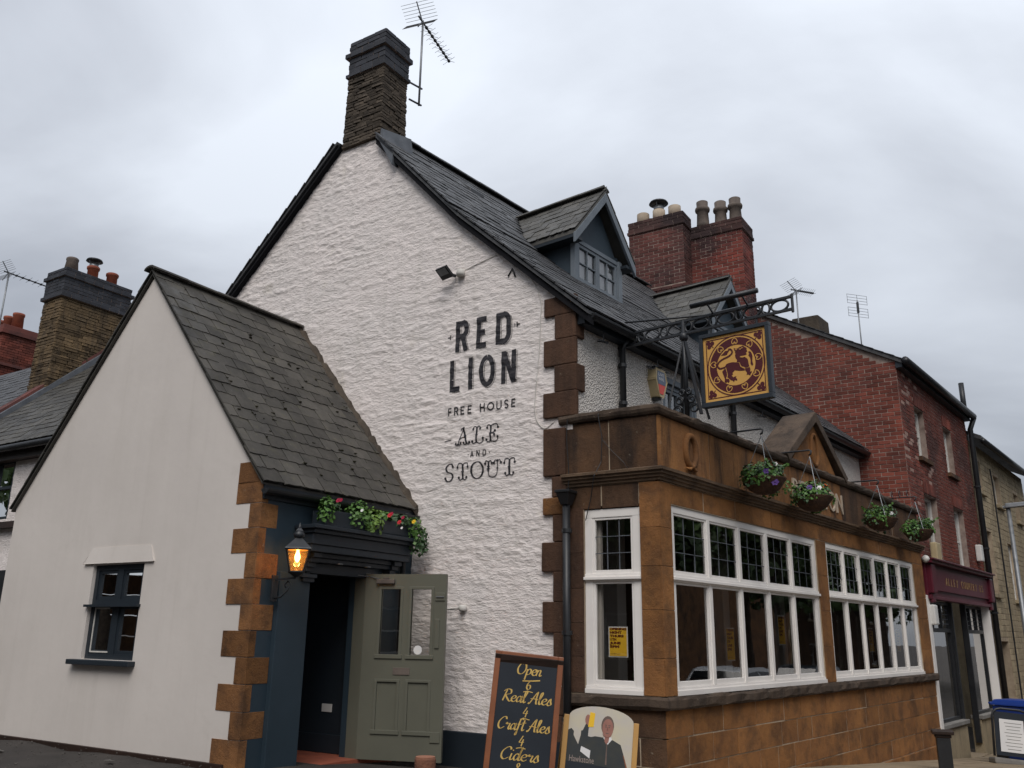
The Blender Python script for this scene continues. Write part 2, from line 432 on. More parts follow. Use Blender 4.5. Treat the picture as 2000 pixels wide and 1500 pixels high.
M['gilt'] = pmat('faded_gilt', (.34, .22, .10), (.26, .17, .08), 14, .5, 0)
M['bin_blue'] = pmat('blue_plastic', (.012, .045, .26), (.010, .038, .22), 3, .38, .05, 30, .003, 0, .5)
M['plastic_white'] = pmat('white_plastic', (.66, .65, .62), (.58, .57, .54), 4, .4, 0)
M['plastic_cream'] = pmat('cream_plastic', (.44, .36, .21), (.36, .29, .17), 5, .45, 0)
M['alarmblue'] = pmat('alarm_blue', (.10, .13, .19), (.09, .12, .17), 3, .4, 0)
M['alarmred'] = pmat('alarm_red', (.62, .07, .05), (.56, .06, .05), 3, .4, 0)
M['lampglass'] = None
M['coir'] = pmat('brown_coir', (.085, .045, .026), (.045, .026, .018), 18, .95, .9, 60, .02)
def mk_leaf(name, c1, c2):
    t = NT(name)
    c = t.mix(t.ramp(t.noise(9, 3), [(.3, 0), (.7, 1)]), c1, c2)
    c = t.mix(t.ramp(t.noise(55, 2), [(.35, 0), (.7, .6)]), c, tuple(x * 1.7 for x in c1))
    t.b.inputs['Subsurface Weight'].default_value = 0
    return t.fin(c, .5, .4)
M['leaf'] = mk_leaf('leaf_green', (.075, .16, .03), (.045, .105, .022))
M['leafdark'] = mk_leaf('leaf_dark_green', (.035, .075, .026), (.022, .052, .020))
M['leaflight'] = mk_leaf('leaf_yellow_green', (.115, .19, .03), (.07, .14, .025))
M['treeleaf'] = mk_leaf('tree_leaf', (.05, .085, .022), (.028, .052, .014))
M['bark'] = pmat('tree_bark', (.085, .065, .048), (.05, .038, .03), 6, .95, .8, 25, .03)
for k, c in dict(red=(.50, .02, .03), crimson=(.36, .012, .05), yellowf=(.75, .48, .02), purple=(.10, .045, .22), whitef=(.78, .76, .74), orange=(.62, .10, .02)).items():
    M['fl_' + k] = pmat('petal_' + k, c, tuple(x * .8 for x in c), 30, .6, 0)
def mk_glass(name, tint, refl, fac_add=0.0):
    t = NT(name)
    tr = t.n('ShaderNodeBsdfTransparent'); tr.inputs[0].default_value = (*tint, 1)
    gl = t.n('ShaderNodeBsdfGlossy'); gl.inputs['Roughness'].default_value = .012; gl.inputs[0].default_value = (refl, refl, refl, 1)
    fr = t.n('ShaderNodeFresnel'); fr.inputs[0].default_value = 1.52
    bp = t.n('ShaderNodeBump'); bp.inputs['Strength'].default_value = .03; bp.inputs['Distance'].default_value = .02
    t.l(t.noise(2.2, 2), bp.inputs['Height']); t.l(bp.outputs[0], gl.inputs['Normal'])
    f = t.math('MINIMUM', t.math('ADD', t.math('MULTIPLY', fr.outputs[0], 2.1), fac_add), 1.0)
    ms = t.n('ShaderNodeMixShader'); t.l(f, ms.inputs[0]); t.l(tr.outputs[0], ms.inputs[1]); t.l(gl.outputs[0], ms.inputs[2])
    t.l(ms.outputs[0], t.out.inputs[0])
    return t.m
M['glass'] = mk_glass('window_glass', (.86, .86, .84), .9, .05)
M['lampglass'] = mk_glass('lantern_glass', (.95, .74, .45), .7)
def _dusty(m):
    t = m.node_tree; out = t.nodes['Material Output']; src = out.inputs[0].links[0].from_socket
    tl = t.nodes.new('ShaderNodeBsdfTranslucent'); tl.inputs[0].default_value = (.95, .60, .25, 1)
    mx = t.nodes.new('ShaderNodeMixShader'); mx.inputs[0].default_value = .11
    t.links.new(src, mx.inputs[1]); t.links.new(tl.outputs[0], mx.inputs[2]); t.links.new(mx.outputs[0], out.inputs[0])
_dusty(M['lampglass'])
def mk_emit(name, c, st):
    t = NT(name); t.b.inputs['Emission Color'].default_value = (*c, 1); t.b.inputs['Emission Strength'].default_value = st
    return t.fin(c, .5)
M['bulb'] = mk_emit('lit_bulb', (1.0, .62, .22), 15)
M['amber'] = pmat('amber_reflector', (.62, .30, .08), (.55, .25, .06), 4, .35, 0)

# shared meshes for pieces
def unit_mesh(name, mat, bev=.04, jag=0, seed=0):
    b = B(); b.hexa([(-.5, -.5, -.5), (.5, -.5, -.5), (.5, .5, -.5), (-.5, .5, -.5), (-.5, -.5, .5), (.5, -.5, .5), (.5, .5, .5), (-.5, .5, .5)])
    me = b.mesh(name, mat)
    bm = bmesh.new(); bm.from_mesh(me); r = random.Random(seed)
    if bev: bmesh.ops.bevel(bm, geom=list(bm.edges), offset=bev, segments=1, affect='EDGES')
    for v in bm.verts:
        v.co += Vector((r.uniform(-jag, jag), r.uniform(-jag, jag), r.uniform(-jag, jag)))
    bm.to_mesh(me); bm.free(); return me
def unit_set(name, mat, bev, jag, k=5): return [unit_mesh(name, mat, bev, jag, i) for i in range(k)]

# ------------------------------------------------------------------ brush lettering
def catmull(p, n=7):
    p = [Vector((x, y)) for x, y in p]
    if len(p) < 3: return p
    q = [2 * p[0] - p[1]] + p + [2 * p[-1] - p[-2]]; out = []
    for i in range(1, len(q) - 2):
        for k in range(n):
            t = k / n
            out.append(.5 * ((2 * q[i]) + (q[i + 1] - q[i - 1]) * t + (2 * q[i - 1] - 5 * q[i] + 4 * q[i + 1] - q[i + 2]) * t * t + (3 * q[i] - q[i - 1] - 3 * q[i + 1] + q[i + 2]) * t ** 3))
    return out + [p[-1]]
class Paint:
    """flat lettering in 2D, mapped onto a surface later"""
    def __init__(s): s.q = []; s.k = 0
    def ribbon(s, pts, w, across=1, step=None):
        pts = [Vector(p) for p in pts]
        if step:
            o = [pts[0]]
            for a, b in zip(pts, pts[1:]):
                m = max(1, int((b - a).length / step)); o += [a + (b - a) * (i + 1) / m for i in range(m)]
            pts = o
        pts = [p for i, p in enumerate(pts) if i == 0 or (p - pts[i - 1]).length > 1e-6]
        rows = []
        for i, p in enumerate(pts):
            d0 = (p - pts[i - 1]).normalized() if i else (pts[1] - p).normalized()
            d1 = (pts[i + 1] - p).normalized() if i < len(pts) - 1 else d0
            d = (d0 + d1)
            if d.length < 1e-3: d = d1
            d.normalize(); nn = Vector((-d.y, d.x)); k = 1 / max(.45, nn.dot(Vector((-d1.y, d1.x))))
            ww = (w(d) if callable(w) else w) * k / 2
            rows.append([p + nn * (ww * (2 * j / across - 1)) for j in range(across + 1)])
        s.k += 1
        for r0, r1 in zip(rows, rows[1:]):
            for j in range(across): s.q.append(((r0[j], r0[j + 1], r1[j + 1], r1[j]), s.k))
        return rows
    def disc(s, c, r, n=10, ry=None):
        s.k += 1; ry = ry or r
        s.q.append((tuple(Vector((c[0] + r * math.cos(6.2832 * i / n), c[1] + ry * math.sin(6.2832 * i / n))) for i in range(n)), s.k))
    def poly(s, pts):
        s.k += 1
        for t in tessellate_polygon([[Vector((x, y, 0)) for x, y in pts]]):
            s.q.append((tuple(Vector(pts[i]) for i in t), s.k))
    def obj(s, name, fn, mat, parent=None, kind=None):
        b = B()
        for poly, k in s.q: b.add([fn(p.x, p.y, k * .00025) for p in poly], [tuple(range(len(poly)))])
        return b.obj(name, mat, parent, fix=False, kind=kind)
def arc(cx, cy, rx, ry, t0, t1, n=14):
    return [(cx + rx * math.cos(rad(t0 + (t1 - t0) * i / n)), cy + ry * math.sin(rad(t0 + (t1 - t0) * i / n))) for i in range(n + 1)]
BLOCK = {
 'R': [[(0, 0), (0, 1)], [(0, .94), (.32, .94)] + arc(.32, .72, .24, .22, 90, -90) + [(0, .5)], [(.3, .5), (.56, 0)]],
 'E': [[(0, 0), (0, 1)], [(0, .94), (.52, .94)], [(0, .5), (.44, .5)], [(0, .06), (.52, .06)]],
 'D': [[(0, 0), (0, 1)], [(0, .94), (.26, .94)] + arc(.26, .70, .28, .24, 90, 0, 8) + [(.54, .30)] + arc(.26, .30, .28, .24, 0, -90, 8) + [(0, .06)]],
 'L': [[(0, 0), (0, 1)], [(0, .06), (.48, .06)]],
 'I': [[(0, 0), (0, 1)]],
 'O': [arc(.28, .5, .28, .45, 90, 450, 26)],
 'N': [[(0, 0), (0, 1)], [(.02, .97), (.5, .03)], [(.52, 0), (.52, 1)]],
 'F': [[(0, 0), (0, 1)], [(0, .94), (.5, .94)], [(0, .5), (.42, .5)]],
 'H': [[(0, 0), (0, 1)], [(0, .5), (.54, .5)], [(.54, 0), (.54, 1)]],
 'U': [[(0, 1), (0, .3)] + arc(.27, .3, .27, .27, 180, 360, 10) + [(.54, 1)]],
 'S': [[(.5, .84)] + arc(.27, .73, .24, .22, 50, 250, 10) + arc(.27, .27, .24, .22, 70, -150, 10)],
 'A': [[(0, 0), (.27, 1), (.54, 0)], [(.1, .3), (.44, .3)]],
}
TUSC = {  # ornate: (points, thick) with ball ends
 'A': [([(.18, .05), (.34, .55), (.52, 1.0)], 0), ([(.48, 1.0), (.62, .55), (.78, .05)], 1), ([(.3, .38), (.5, .44), (.68, .38)], 0), ([(.02, .09), (.1, .0), (.2, .05), (.3, .0), (.36, .1)], 0), ([(.58, .1), (.66, .0), (.78, .05), (.9, .0), (.97, .1)], 0), ([(.5, .98), (.4, 1.0), (.33, .88)], 0)],
 'L': [([(.36, .95), (.36, .05)], 1), ([(.06, .86), (.1, .98), (.24, 1.0), (.36, .93), (.48, 1.0), (.62, .98), (.66, .86)], 0), ([(.02, .12), (.1, .0), (.36, .05), (.66, -.02), (.9, .06), (.94, .26)], 0)],
 'E': [([(.36, .95), (.36, .05)], 1), ([(.06, .84), (.1, .98), (.24, 1.0), (.36, .95), (.7, 1.0), (.9, .96), (.95, .8)], 0), ([(.02, .14), (.12, .0), (.36, .04), (.7, -.02), (.9, .05), (.95, .24)], 0), ([(.36, .5), (.6, .52), (.72, .62)], 0), ([(.36, .5), (.6, .48), (.7, .38)], 0)],
 'S': [([(.85, .84), (.7, 1.0), (.4, 1.0), (.14, .8), (.3, .56), (.7, .44), (.86, .22), (.62, .0), (.26, .0), (.06, .18)], 2)],
 'T': [([(.5, .95), (.5, .05)], 1), ([(.04, .76), (.12, .98), (.32, 1.0), (.5, .93), (.68, 1.0), (.9, .98), (.96, .76)], 0), ([(.16, .14), (.26, .0), (.5, .06), (.74, .0), (.84, .14)], 0), ([(.38, .5), (.62, .5)], 0)],
 'O': [(arc(.5, .5, .44, .5, 90, 450, 20), 2), ([(.0, .5), (.14, .5)], 0), ([(.86, .5), (1, .5)], 0)],
 'U': [([(.2, .95), (.2, .35)], 1), ([(.2, .4), (.26, .08), (.5, .0), (.72, .1), (.78, .4), (.78, .95)], 0), ([(.0, .82), (.06, .98), (.2, .94), (.34, .98), (.42, .82)], 0), ([(.56, .82), (.64, .98), (.78, .94), (.92, .98), (1, .82)], 0), ([(.1, .5), (.3, .5)], 0), ([(.7, .5), (.86, .5)], 0)],
}
SCRIPT = {
 'O': (.82, [[(.55, .95), (.25, .85), (.08, .45), (.2, .08), (.5, .05), (.75, .4), (.72, .8), (.5, .95), (.4, .85)]]),
 'p': (.5, [[(.1, .48), (.06, .1), (.0, -.42)], [(.08, .3), (.25, .5), (.42, .4), (.36, .12), (.15, .02), (.05, .1)]]),
 'e': (.42, [[(.05, .22), (.3, .3), (.36, .45), (.2, .5), (.05, .3), (.08, .08), (.25, .0), (.42, .12)]]),
 'n': (.48, [[(.06, .5), (.03, .25), (.0, .0)], [(.03, .25), (.2, .48), (.32, .42), (.28, .1), (.36, .0), (.46, .1)]]),
 'R': (.74, [[(.3, .95), (.2, .5), (.1, 0)], [(.05, .8), (.3, 1.0), (.6, .95), (.62, .65), (.28, .5), (.45, .2), (.65, 0), (.78, .08)]]),
 'a': (.52, [[(.4, .42), (.22, .5), (.05, .25), (.12, .02), (.32, .15), (.42, .48), (.38, .1), (.46, .0), (.54, .1)]]),
 'l': (.28, [[(.05, .25), (.25, .8), (.22, 1.0), (.12, .85), (.08, .2), (.16, .0), (.28, .1)]]),
 'A': (.76, [[(.0, .06), (.1, .0), (.35, .55), (.6, 1.0), (.58, .5), (.62, 0.05), (.74, .02)], [(.12, .4), (.4, .42), (.72, .38)]]),
 's': (.40, [[(.02, .08), (.24, .54), (.3, .3), (.36, .1), (.2, -.02), (.04, .08)]]),
 'C': (.66, [[(.66, .78), (.6, .95), (.4, .95), (.12, .6), (.1, .2), (.3, .0), (.6, .18)]]),
 'r': (.42, [[(.03, .4), (.1, .52), (.16, .42), (.34, .45), (.28, .12), (.36, .0), (.44, .1)]]),
 'f': (.34, [[(.44, .88), (.34, 1.0), (.2, .8), (.12, .2), (.05, -.35), (.0, -.3), (.12, .0)], [(.02, .48), (.36, .5)]]),
 't': (.32, [[(.22, .85), (.12, .2), (.18, .0), (.32, .1)], [(.0, .6), (.36, .64)]]),
 'i': (.24, [[(.1, .5), (.05, .12), (.12, .0), (.24, .1)], [(.14, .70), (.17, .78)]]),
 'd': (.52, [[(.38, .42), (.2, .5), (.05, .22), (.14, .0), (.34, .2), (.5, 1.0), (.38, .15), (.44, .0), (.54, .1)]]),
 '6': (.5, [[(.4, .95), (.12, .6), (.05, .25), (.2, .0), (.42, .12), (.4, .4), (.2, .45), (.08, .28)]]),
 '4': (.52, [[(.3, .98), (.16, .66), (.04, .35), (.3, .35), (.52, .38)], [(.4, .65), (.34, .3), (.3, -.05)]]),
 '&': (.66, [[(.6, .3), (.4, .02), (.15, .02), (.05, .2), (.3, .5), (.45, .8), (.3, .95), (.18, .78), (.3, .5), (.62, .05)]]),
 ' ': (.22, []),
}
def script_text(pt, txt, cx, y, h, width=None, pen=.13):
    tot = sum(SCRIPT[c][0] for c in txt); sx = (width / tot) if width else h
    x = cx - tot * sx / 2
    for c in txt:
        w, strokes = SCRIPT[c]
        for st in strokes:
            pts = [(x + (px + py * .14) * sx, y + py * h) for px, py in st]
            pt.ribbon(catmull(pts), lambda d: h * (.038 + pen * abs(d.x * .35 - d.y * .94) ** 1.5))
        x += w * sx
_fc = {}
def text_mesh(txt, size, w=None, bold=.0, extr=0.0):
    """built-in font as 2D triangles"""
    cu = bpy.data.curves.new('text', 'FONT'); cu.body = txt; cu.size = size; cu.offset = bold; cu.extrude = extr; cu.resolution_u = 3
    ob = bpy.data.objects.new('text_tmp', cu); COL.objects.link(ob)
    dg = bpy.context.evaluated_depsgraph_get(); dg.update()
    me = bpy.data.meshes.new_from_object(ob.evaluated_get(dg))
    vsx = [v.co.copy() for v in me.vertices]; fs = [tuple(p.vertices) for p in me.polygons]
    bpy.data.objects.remove(ob); bpy.data.curves.remove(cu); bpy.data.meshes.remove(me)
    if not vsx: return [], []
    x0 = min(v.x for v in vsx); x1 = max(v.x for v in vsx); k = (w / (x1 - x0)) if w else 1
    return [Vector(((v.x - x0) * k, v.y, v.z)) for v in vsx], fs
def text_obj(name, txt, size, fn, mat, parent, w=None, bold=0, extr=0):
    v, f = text_mesh(txt, size, w, bold, extr)
    return B().add([fn(p.x, p.y, p.z) for p in v], f).obj(name, mat, parent, fix=False)

# ================================================================== GROUND
def build_ground():
    b = B(); xs = [-400, -120, -50] + [-25 + i * 1.0 for i in range(61)] + [50, 120, 400]
    ys = [-400, -120, -40, -15] + [-8 + i * 1.0 for i in range(60)] + [70, 120, 400]
    for y in ys:
        for x in xs: b.v.append((x, y, gz(x, y)))
    n = len(xs)
    for j in range(len(ys) - 1):
        for i in range(n - 1): b.f.append((j * n + i, j * n + i + 1, (j + 1) * n + i + 1, (j + 1) * n + i))
    o = b.obj('ground', M['asphalt'], smooth=True); o['kind'] = 'structure'
    # pavement of slabs along the street front, with a kerb
    pv = B(); kb = B()
    W = 1.75
    bed = B()
    for i in range(-1, 40):
        a0, a1 = i * .62, (i + 1) * .62
        c = []
        for (a, n_) in ((a0, 0), (a1, 0), (a1, W), (a0, W)):
            q = FB.p(a, n_, 0); c.append(Vector((q.x, q.y, gz(q.x, q.y) + .10)))
        bed.hexa([v - UP * .4 for v in c] + c)
    pav = bed.obj('pavement', M['mortar']); pav['kind'] = 'structure'
    mes = unit_set('paving_slab', M['paving'], .012, .004)
    for i in range(0, 36):
        for j in range(3):
            u, nn = (i + .5) * .62 - .31 * (j % 2), .29 + j * .58
            q = FB.p(u, nn, 0); e = FB.p(u + .3, nn, 0); w = FB.p(u - .3, nn, 0)
            zz = gz(q.x, q.y) + .10; sl = (gz(e.x, e.y) - gz(w.x, w.y)) / .6
            f2 = FB.p(u, nn + .3, 0); f1 = FB.p(u, nn - .3, 0); sn = (gz(f2.x, f2.y) - gz(f1.x, f1.y)) / .6
            X = (FB.U + UP * sl).normalized(); Y = (FB.N + UP * sn); Z = X.cross(Y).normalized()
            if Z.z < 0: Z = -Z
            Y = Z.cross(X)
            m = Matrix((X, Y, Z)).transposed().to_4x4()
            piece('paving_slab', mes[(i + j) % 5], Matrix.Translation(Vector((q.x, q.y, zz + .006 + rng.uniform(0, .006)))) @ m @ Matrix.Diagonal((.605, .568, .05, 1)), pav)
    km = unit_set('kerb_stone', M['kerb'], .03, .006)
    for i in range(-1, 26):
        u = (i + .5) * .9; q = FB.p(u, W + .075, 0); e = FB.p(u + .4, W + .075, 0); sl = (gz(e.x, e.y) - gz(q.x, q.y)) / .4
        X = (FB.U + UP * sl).normalized(); Z = X.cross(FB.N).normalized(); Z = Z if Z.z > 0 else -Z
        m = Matrix((X, Z.cross(X), Z)).transposed().to_4x4()
        piece('kerb_stone', km[i % 5], Matrix.Translation(Vector((q.x, q.y, gz(q.x, q.y) + .03))) @ m @ Matrix.Diagonal((.89, .15, .2, 1)), pav)
build_ground()
def grit():
    b = B(); r = random.Random(5)
    for i in range(300):
        u, n_ = r.uniform(-.3, 5.2), .04 + abs(r.gauss(0, .5)); q = PF.p(u, n_, 0); s_ = r.uniform(.003, .009) * (1.6 if r.random() < .08 else 1)
        b.blob((q.x, q.y, gz(q.x, q.y) + s_ * .3), s_, s_, s_ * .6, 5)
    b.obj('grit', M['asphalt2'], bpy.data.objects['ground'], fix=False, kind='stuff')
    for (u, n_, w) in ((3.55, .30, .11), (2.9, .52, .12), (1.3, .35, .05)):
        q = PF.p(u, n_, 0); z = gz(q.x, q.y); F = Frame(q, AZL + 8, AZL - 82)
        o = B().hexa([F.p(-w, -.02, z + .012), F.p(w, -.03, z + .010), F.p(w, .03, z + .012), F.p(-w, .02, z + .02), F.p(-w, -.02, z + .016), F.p(w, -.03, z + .016), F.p(w, .03, z + .018), F.p(-w, .02, z + .028)]).obj('paper_scrap', M['kerb'], None)
        tag(o, {3.55: 'pale flat scrap on the ground at the bottom left', 2.9: 'pale scrap lying nearest the middle of the porch wall', 1.3: 'tiny pale scrap on the ground near the porch quoins'}[u], 'litter', 'scraps on the ground')
grit()

# ================================================================== MAIN PUB BUILDING
pub = thing('pub_building', P(0, .93, gz(*P(0, .93, 0).xy)), 'white painted rubble pub with black RED LION lettering on its gable', 'pub building')
# --- roof profile in (b, z)
ROOF = [(.70, 4.97), (2.5, 6.60), (4.33, 8.58)]
ROOFB = [(4.33, 8.58), (7.98, 5.15)]
def roofz(b):
    pts = ROOF + ROOFB[1:]
    for (b0, z0), (b1, z1) in zip(pts, pts[1:]):
        if b <= b1: return z0 + (z1 - z0) * (b - b0) / (b1 - b0)
    return pts[-1][1]
# --- height field of the limewashed rubble
class Rubble:
    def __init__(s, u0, u1, z0, z1, res, seed, amp=.020, ch=(.07, .15), cw=(.16, .48)):
        r = np.random.RandomState(seed); s.u0, s.z0, s.res = u0, z0, res
        nu, nz = int((u1 - u0) / res) + 2, int((z1 - z0) / res) + 2
        U, Z = np.meshgrid(u0 + np.arange(nu) * res, z0 + np.arange(nz) * res)
        def vn(cu, cz):
            g = r.rand(int((z1 - z0) / cz) + 4, int((u1 - u0) / cu) + 4)
            fu, fz = (U - u0) / cu, (Z - z0) / cz; iu, iz = fu.astype(int), fz.astype(int); tu, tz = fu - iu, fz - iz
            tu = tu * tu * (3 - 2 * tu); tz = tz * tz * (3 - 2 * tz)
            return (g[iz, iu] * (1 - tu) + g[iz, iu + 1] * tu) * (1 - tz) + (g[iz + 1, iu] * (1 - tu) + g[iz + 1, iu + 1] * tu) * tz - .5
        Zw = Z + .05 * vn(.5, .25) + .045 * vn(.16, .12) + .03 * vn(.06, .05)
        Uw = U + .12 * vn(.2, .2)
        H = np.zeros_like(U); zc = z0 - .3
        while zc < z1 + .3:
            h = r.uniform(*ch); m = (Zw >= zc) & (Zw < zc + h)
            if m.any():
                xs = [u0 - .5]
                while xs[-1] < u1 + .6: xs.append(xs[-1] + r.uniform(*cw))
                xs = np.array(xs); off = r.rand(len(xs)) ; keep = r.rand(len(xs))
                k = np.clip(np.searchsorted(xs, Uw[m]) - 1, 0, len(xs) - 2)
                du = np.minimum(Uw[m] - xs[k], xs[k + 1] - Uw[m]); dz0 = Zw[m] - zc; dz1 = zc + h - Zw[m]
                # stones overhang at their top edge a little: steeper below
                e = np.minimum(np.minimum(du / .03, dz0 / .014), dz1 / .032); e = np.clip(e, 0, 1)
                H[m] = (1 - (1 - e) ** 2) * (.35 + .75 * off[k]) * (.55 + .45 * (keep[k] > .25))
            zc += h
        s.soft = vn(.9, .7) + .5
        H = H * (.45 + .8 * s.soft)
        H = amp * H + .008 * vn(.6, .4) + .005 * vn(.12, .06) + .0065 * vn(.055, .032) - .012
        Hs = H.copy(); Hs[1:-1, 1:-1] = (H[1:-1, 1:-1] * 4 + H[:-2, 1:-1] + H[2:, 1:-1] + H[1:-1, :-2] + H[1:-1, 2:]) / 8
        s.H = Hs; s.nu, s.nz = nu, nz
    def at(s, u, z):
        fu = min(max((u - s.u0) / s.res, 0), s.nu - 1.001); fz = min(max((z - s.z0) / s.res, 0), s.nz - 1.001)
        i, j = int(fu), int(fz); a, c = fu - i, fz - j; H = s.H
        return float((H[j, i] * (1 - a) + H[j, i + 1] * a) * (1 - c) + (H[j + 1, i] * (1 - a) + H[j + 1, i + 1] * a) * c)
    def mesh(s, F, keep):
        idx = {}; b = B()
        def vid(i, j):
            if (i, j) not in idx:
                idx[(i, j)] = len(b.v); b.v.append(tuple(F.p(s.u0 + i * s.res, s.H[j, i], s.z0 + j * s.res)))
            return idx[(i, j)]
        for j in range(s.nz - 1):
            zc = s.z0 + (j + .5) * s.res
            for i in range(s.nu - 1):
                if keep(s.u0 + (i + .5) * s.res, zc): b.f.append((vid(i, j), vid(i, j + 1), vid(i + 1, j + 1), vid(i + 1, j)))
        return b
GW = Rubble(.90, 7.82, .40, 8.62, .018, 5, .0175, (.035, .085), (.09, .32))
def gable_keep(u, z):
    if u < .96 and z > 3.7: return False
    if u < 1.08 and z <= 3.7: return False
    if 3.9 < u < 4.68 and z > 8.24: return False
    return z < roofz(u) - .10
gable = GW.mesh(FG, gable_keep).obj('gable_wall', M['white'], pub, smooth=True, fix=False)
B().box(FG, .95, 4.2, -.25, .035, -.1, .62).obj('painted_plinth', M['navy'], pub, bevel=.01)
# unseen body added behind the wall skins to block light, and a rear wall
def section(pts, a0, a1):
    return B().prism(pts, lambda b, z: P(a0, b, z), lambda b, z: P(a1, b, z))
section([(1.0, 3.3), (7.75, 3.3), (7.75, 5.2), (4.33, 8.4), (2.5, 6.42), (1.0, 5.05)], .06, 9.25).obj('wall_backing', M['interior'], pub)
B().hexa([P(.06, 7.6, 0), P(9.25, 7.6, 0), P(9.25, 7.75, 0), P(.06, 7.75, 0), P(.06, 7.6, 3.3), P(9.25, 7.6, 3.3), P(9.25, 7.75, 3.3), P(.06, 7.75, 3.3)]).obj('rear_wall', M['white_old'], pub)
# front wall with window openings
FW = [(1.90, 2.80, 3.75, 4.66), (5.6, 6.5, 3.75, 4.6)]
fwall = B().prism(rect(.03, 9.3, 3.66, 5.06), lambda u, z: FM.p(u, 0, z), lambda u, z: FM.p(u, -.07, z), [rect(*w) for w in FW]).obj('front_wall', M['pebble'], pub)
def casement(F, u0, u1, z0, z1, parent, fm, nlights=2, rows=2, cols=2, n=-.04, fw=.055, back='curtain', name='window'):
    fr = B()
    def bx(a, b_, c, d, dn=0): fr.box(F, a, b_, n - .04, n + .03 + dn, c, d)
    bx(u0, u1, z0, z0 + fw, .012); bx(u0, u1, z1 - fw, z1); bx(u0, u0 + fw, z0 + fw, z1 - fw); bx(u1 - fw, u1, z0 + fw, z1 - fw)
    w = (u1 - u0 - 2 * fw) / nlights; f2 = fw * .8
    o = None; panes = []
    for k in range(nlights):
        a, b_ = u0 + fw + k * w, u0 + fw + (k + 1) * w
        fr.box(F, a + .002, a + f2, n - .03, n + .018, z0 + fw, z1 - fw); fr.box(F, b_ - f2, b_ - .002, n - .03, n + .018, z0 + fw, z1 - fw)
        fr.box(F, a + f2, b_ - f2, n - .03, n + .016, z0 + fw, z0 + fw + f2); fr.box(F, a + f2, b_ - f2, n - .03, n + .016, z1 - fw - f2, z1 - fw)
        A0, A1, Z0, Z1 = a + f2, b_ - f2, z0 + fw + f2, z1 - fw - f2
        for i in range(1, cols): x = A0 + (A1 - A0) * i / cols; fr.box(F, x - .009, x + .009, n - .02, n + .012, Z0, Z1)
        for j in range(1, rows): z = Z0 + (Z1 - Z0) * j / rows; fr.box(F, A0, A1, n - .02, n + .010, z - .009, z + .009)
        for i in range(cols):
            for j in range(rows):
                panes.append((A0 + (A1 - A0) * i / cols, A0 + (A1 - A0) * (i + 1) / cols, Z0 + (Z1 - Z0) * j / rows, Z0 + (Z1 - Z0) * (j + 1) / rows))
    return fr, panes
def pane_obj(F, p, n, parent):
    t = rng.uniform(-.003, .003)
    return B().add([F.p(p[0], n + t, p[2]), F.p(p[1], n - t, p[2]), F.p(p[1], n - t, p[3]), F.p(p[0], n + t, p[3])], [(0, 1, 2, 3)]).obj('pane', M['glass'], parent, fix=False)
for (u0, u1, z0, z1) in FW:
    fr, ps = casement(FM, u0, u1, z0, z1, pub, M['greyframe'], 2, 1, 2)
    w = fr.obj('window', M['greyframe'], pub)
    for p in ps: pane_obj(FM, p, -.05, w)
    B().box(FM, u0, u1, -.16, -.12, z0, z1).obj('window_blind', M['curtain'], w)
    B().box(FM, u0 - .04, u1 + .04, -.05, .03, z1, z1 + .07).obj('lintel', M['greyframe'], w)
# --- quoins of the upper corner and the toothed edge of the bay's end wall
def stone(F, u0, u1, n0, n1, z0, z1, mat, parent, name='quoin', bev=.012, jit=.006, wrap=None):
    b = B(); j = lambda: rng.uniform(-jit, jit)
    b.hexa([F.p(u + j() if 0 else u, n + j(), z + j()) for z in (z0, z1) for (u, n) in ((u0, n0), (u1, n0), (u1, n1), (u0, n1))])
    return b.obj(name, mat, parent, bevel=bev)
SK = math.tan(rad(6.5))
def corner_stone(FA, FBb, ua, ub, z0, z1, pr, mat, parent, name='quoin', bev=.012, ang=True):
    """L-shaped corner stone lying over both walls from a shared corner; FA.u leaves the corner one way, FBb.u the other"""
    c = FA.o; ea = FA.U; eb = FBb.U; na = FA.N; nb = FBb.N
    # outer corner: intersection of both proud planes
    m = Matrix(((na.x, na.y), (nb.x, nb.y))); t = m.inverted() @ Vector((pr, pr)); oc = Vector((t.x, t.y, 0))
    t2 = m.inverted() @ Vector((-.08, -.08)); ic = Vector((t2.x, t2.y, 0))
    pts = [c + oc, c + ea * ua + na * pr, c + ea * ua - na * .08, c + ic, c + eb * ub - nb * .08, c + eb * ub + nb * pr]
    j = lambda: Vector((rng.uniform(-.003, .003), rng.uniform(-.003, .003), 0))
    pts = [p + j() for p in pts]; b = B()
    bot = [p + UP * z0 for p in pts]; top = [p + UP * z1 for p in pts]
    n = 6; b.add(bot + top, [tuple(range(n))[::-1], tuple(range(n, 2 * n))] + [(i, (i + 1) % n, n + (i + 1) % n, n + i) for i in range(n)])
    return b.obj(name, mat, parent, bevel=bev)
QC = P(0, .925, 0); QA = Frame(QC, AZL, AZL - 90); QB = Frame(QC, AZR, AZR + 90)
for k, (z0, z1, ua, ub) in enumerate([(3.84, 4.12, .375, .02), (4.12, 4.42, .235, .145), (4.42, 4.72, .375, .015), (4.72, 5.0, .235, .145), (5.0, 5.22, .37, .03)]):
    corner_stone(QA, QB, ua, ub, z0 + .001, z1 - .001, .034, M['quoindark'], pub)
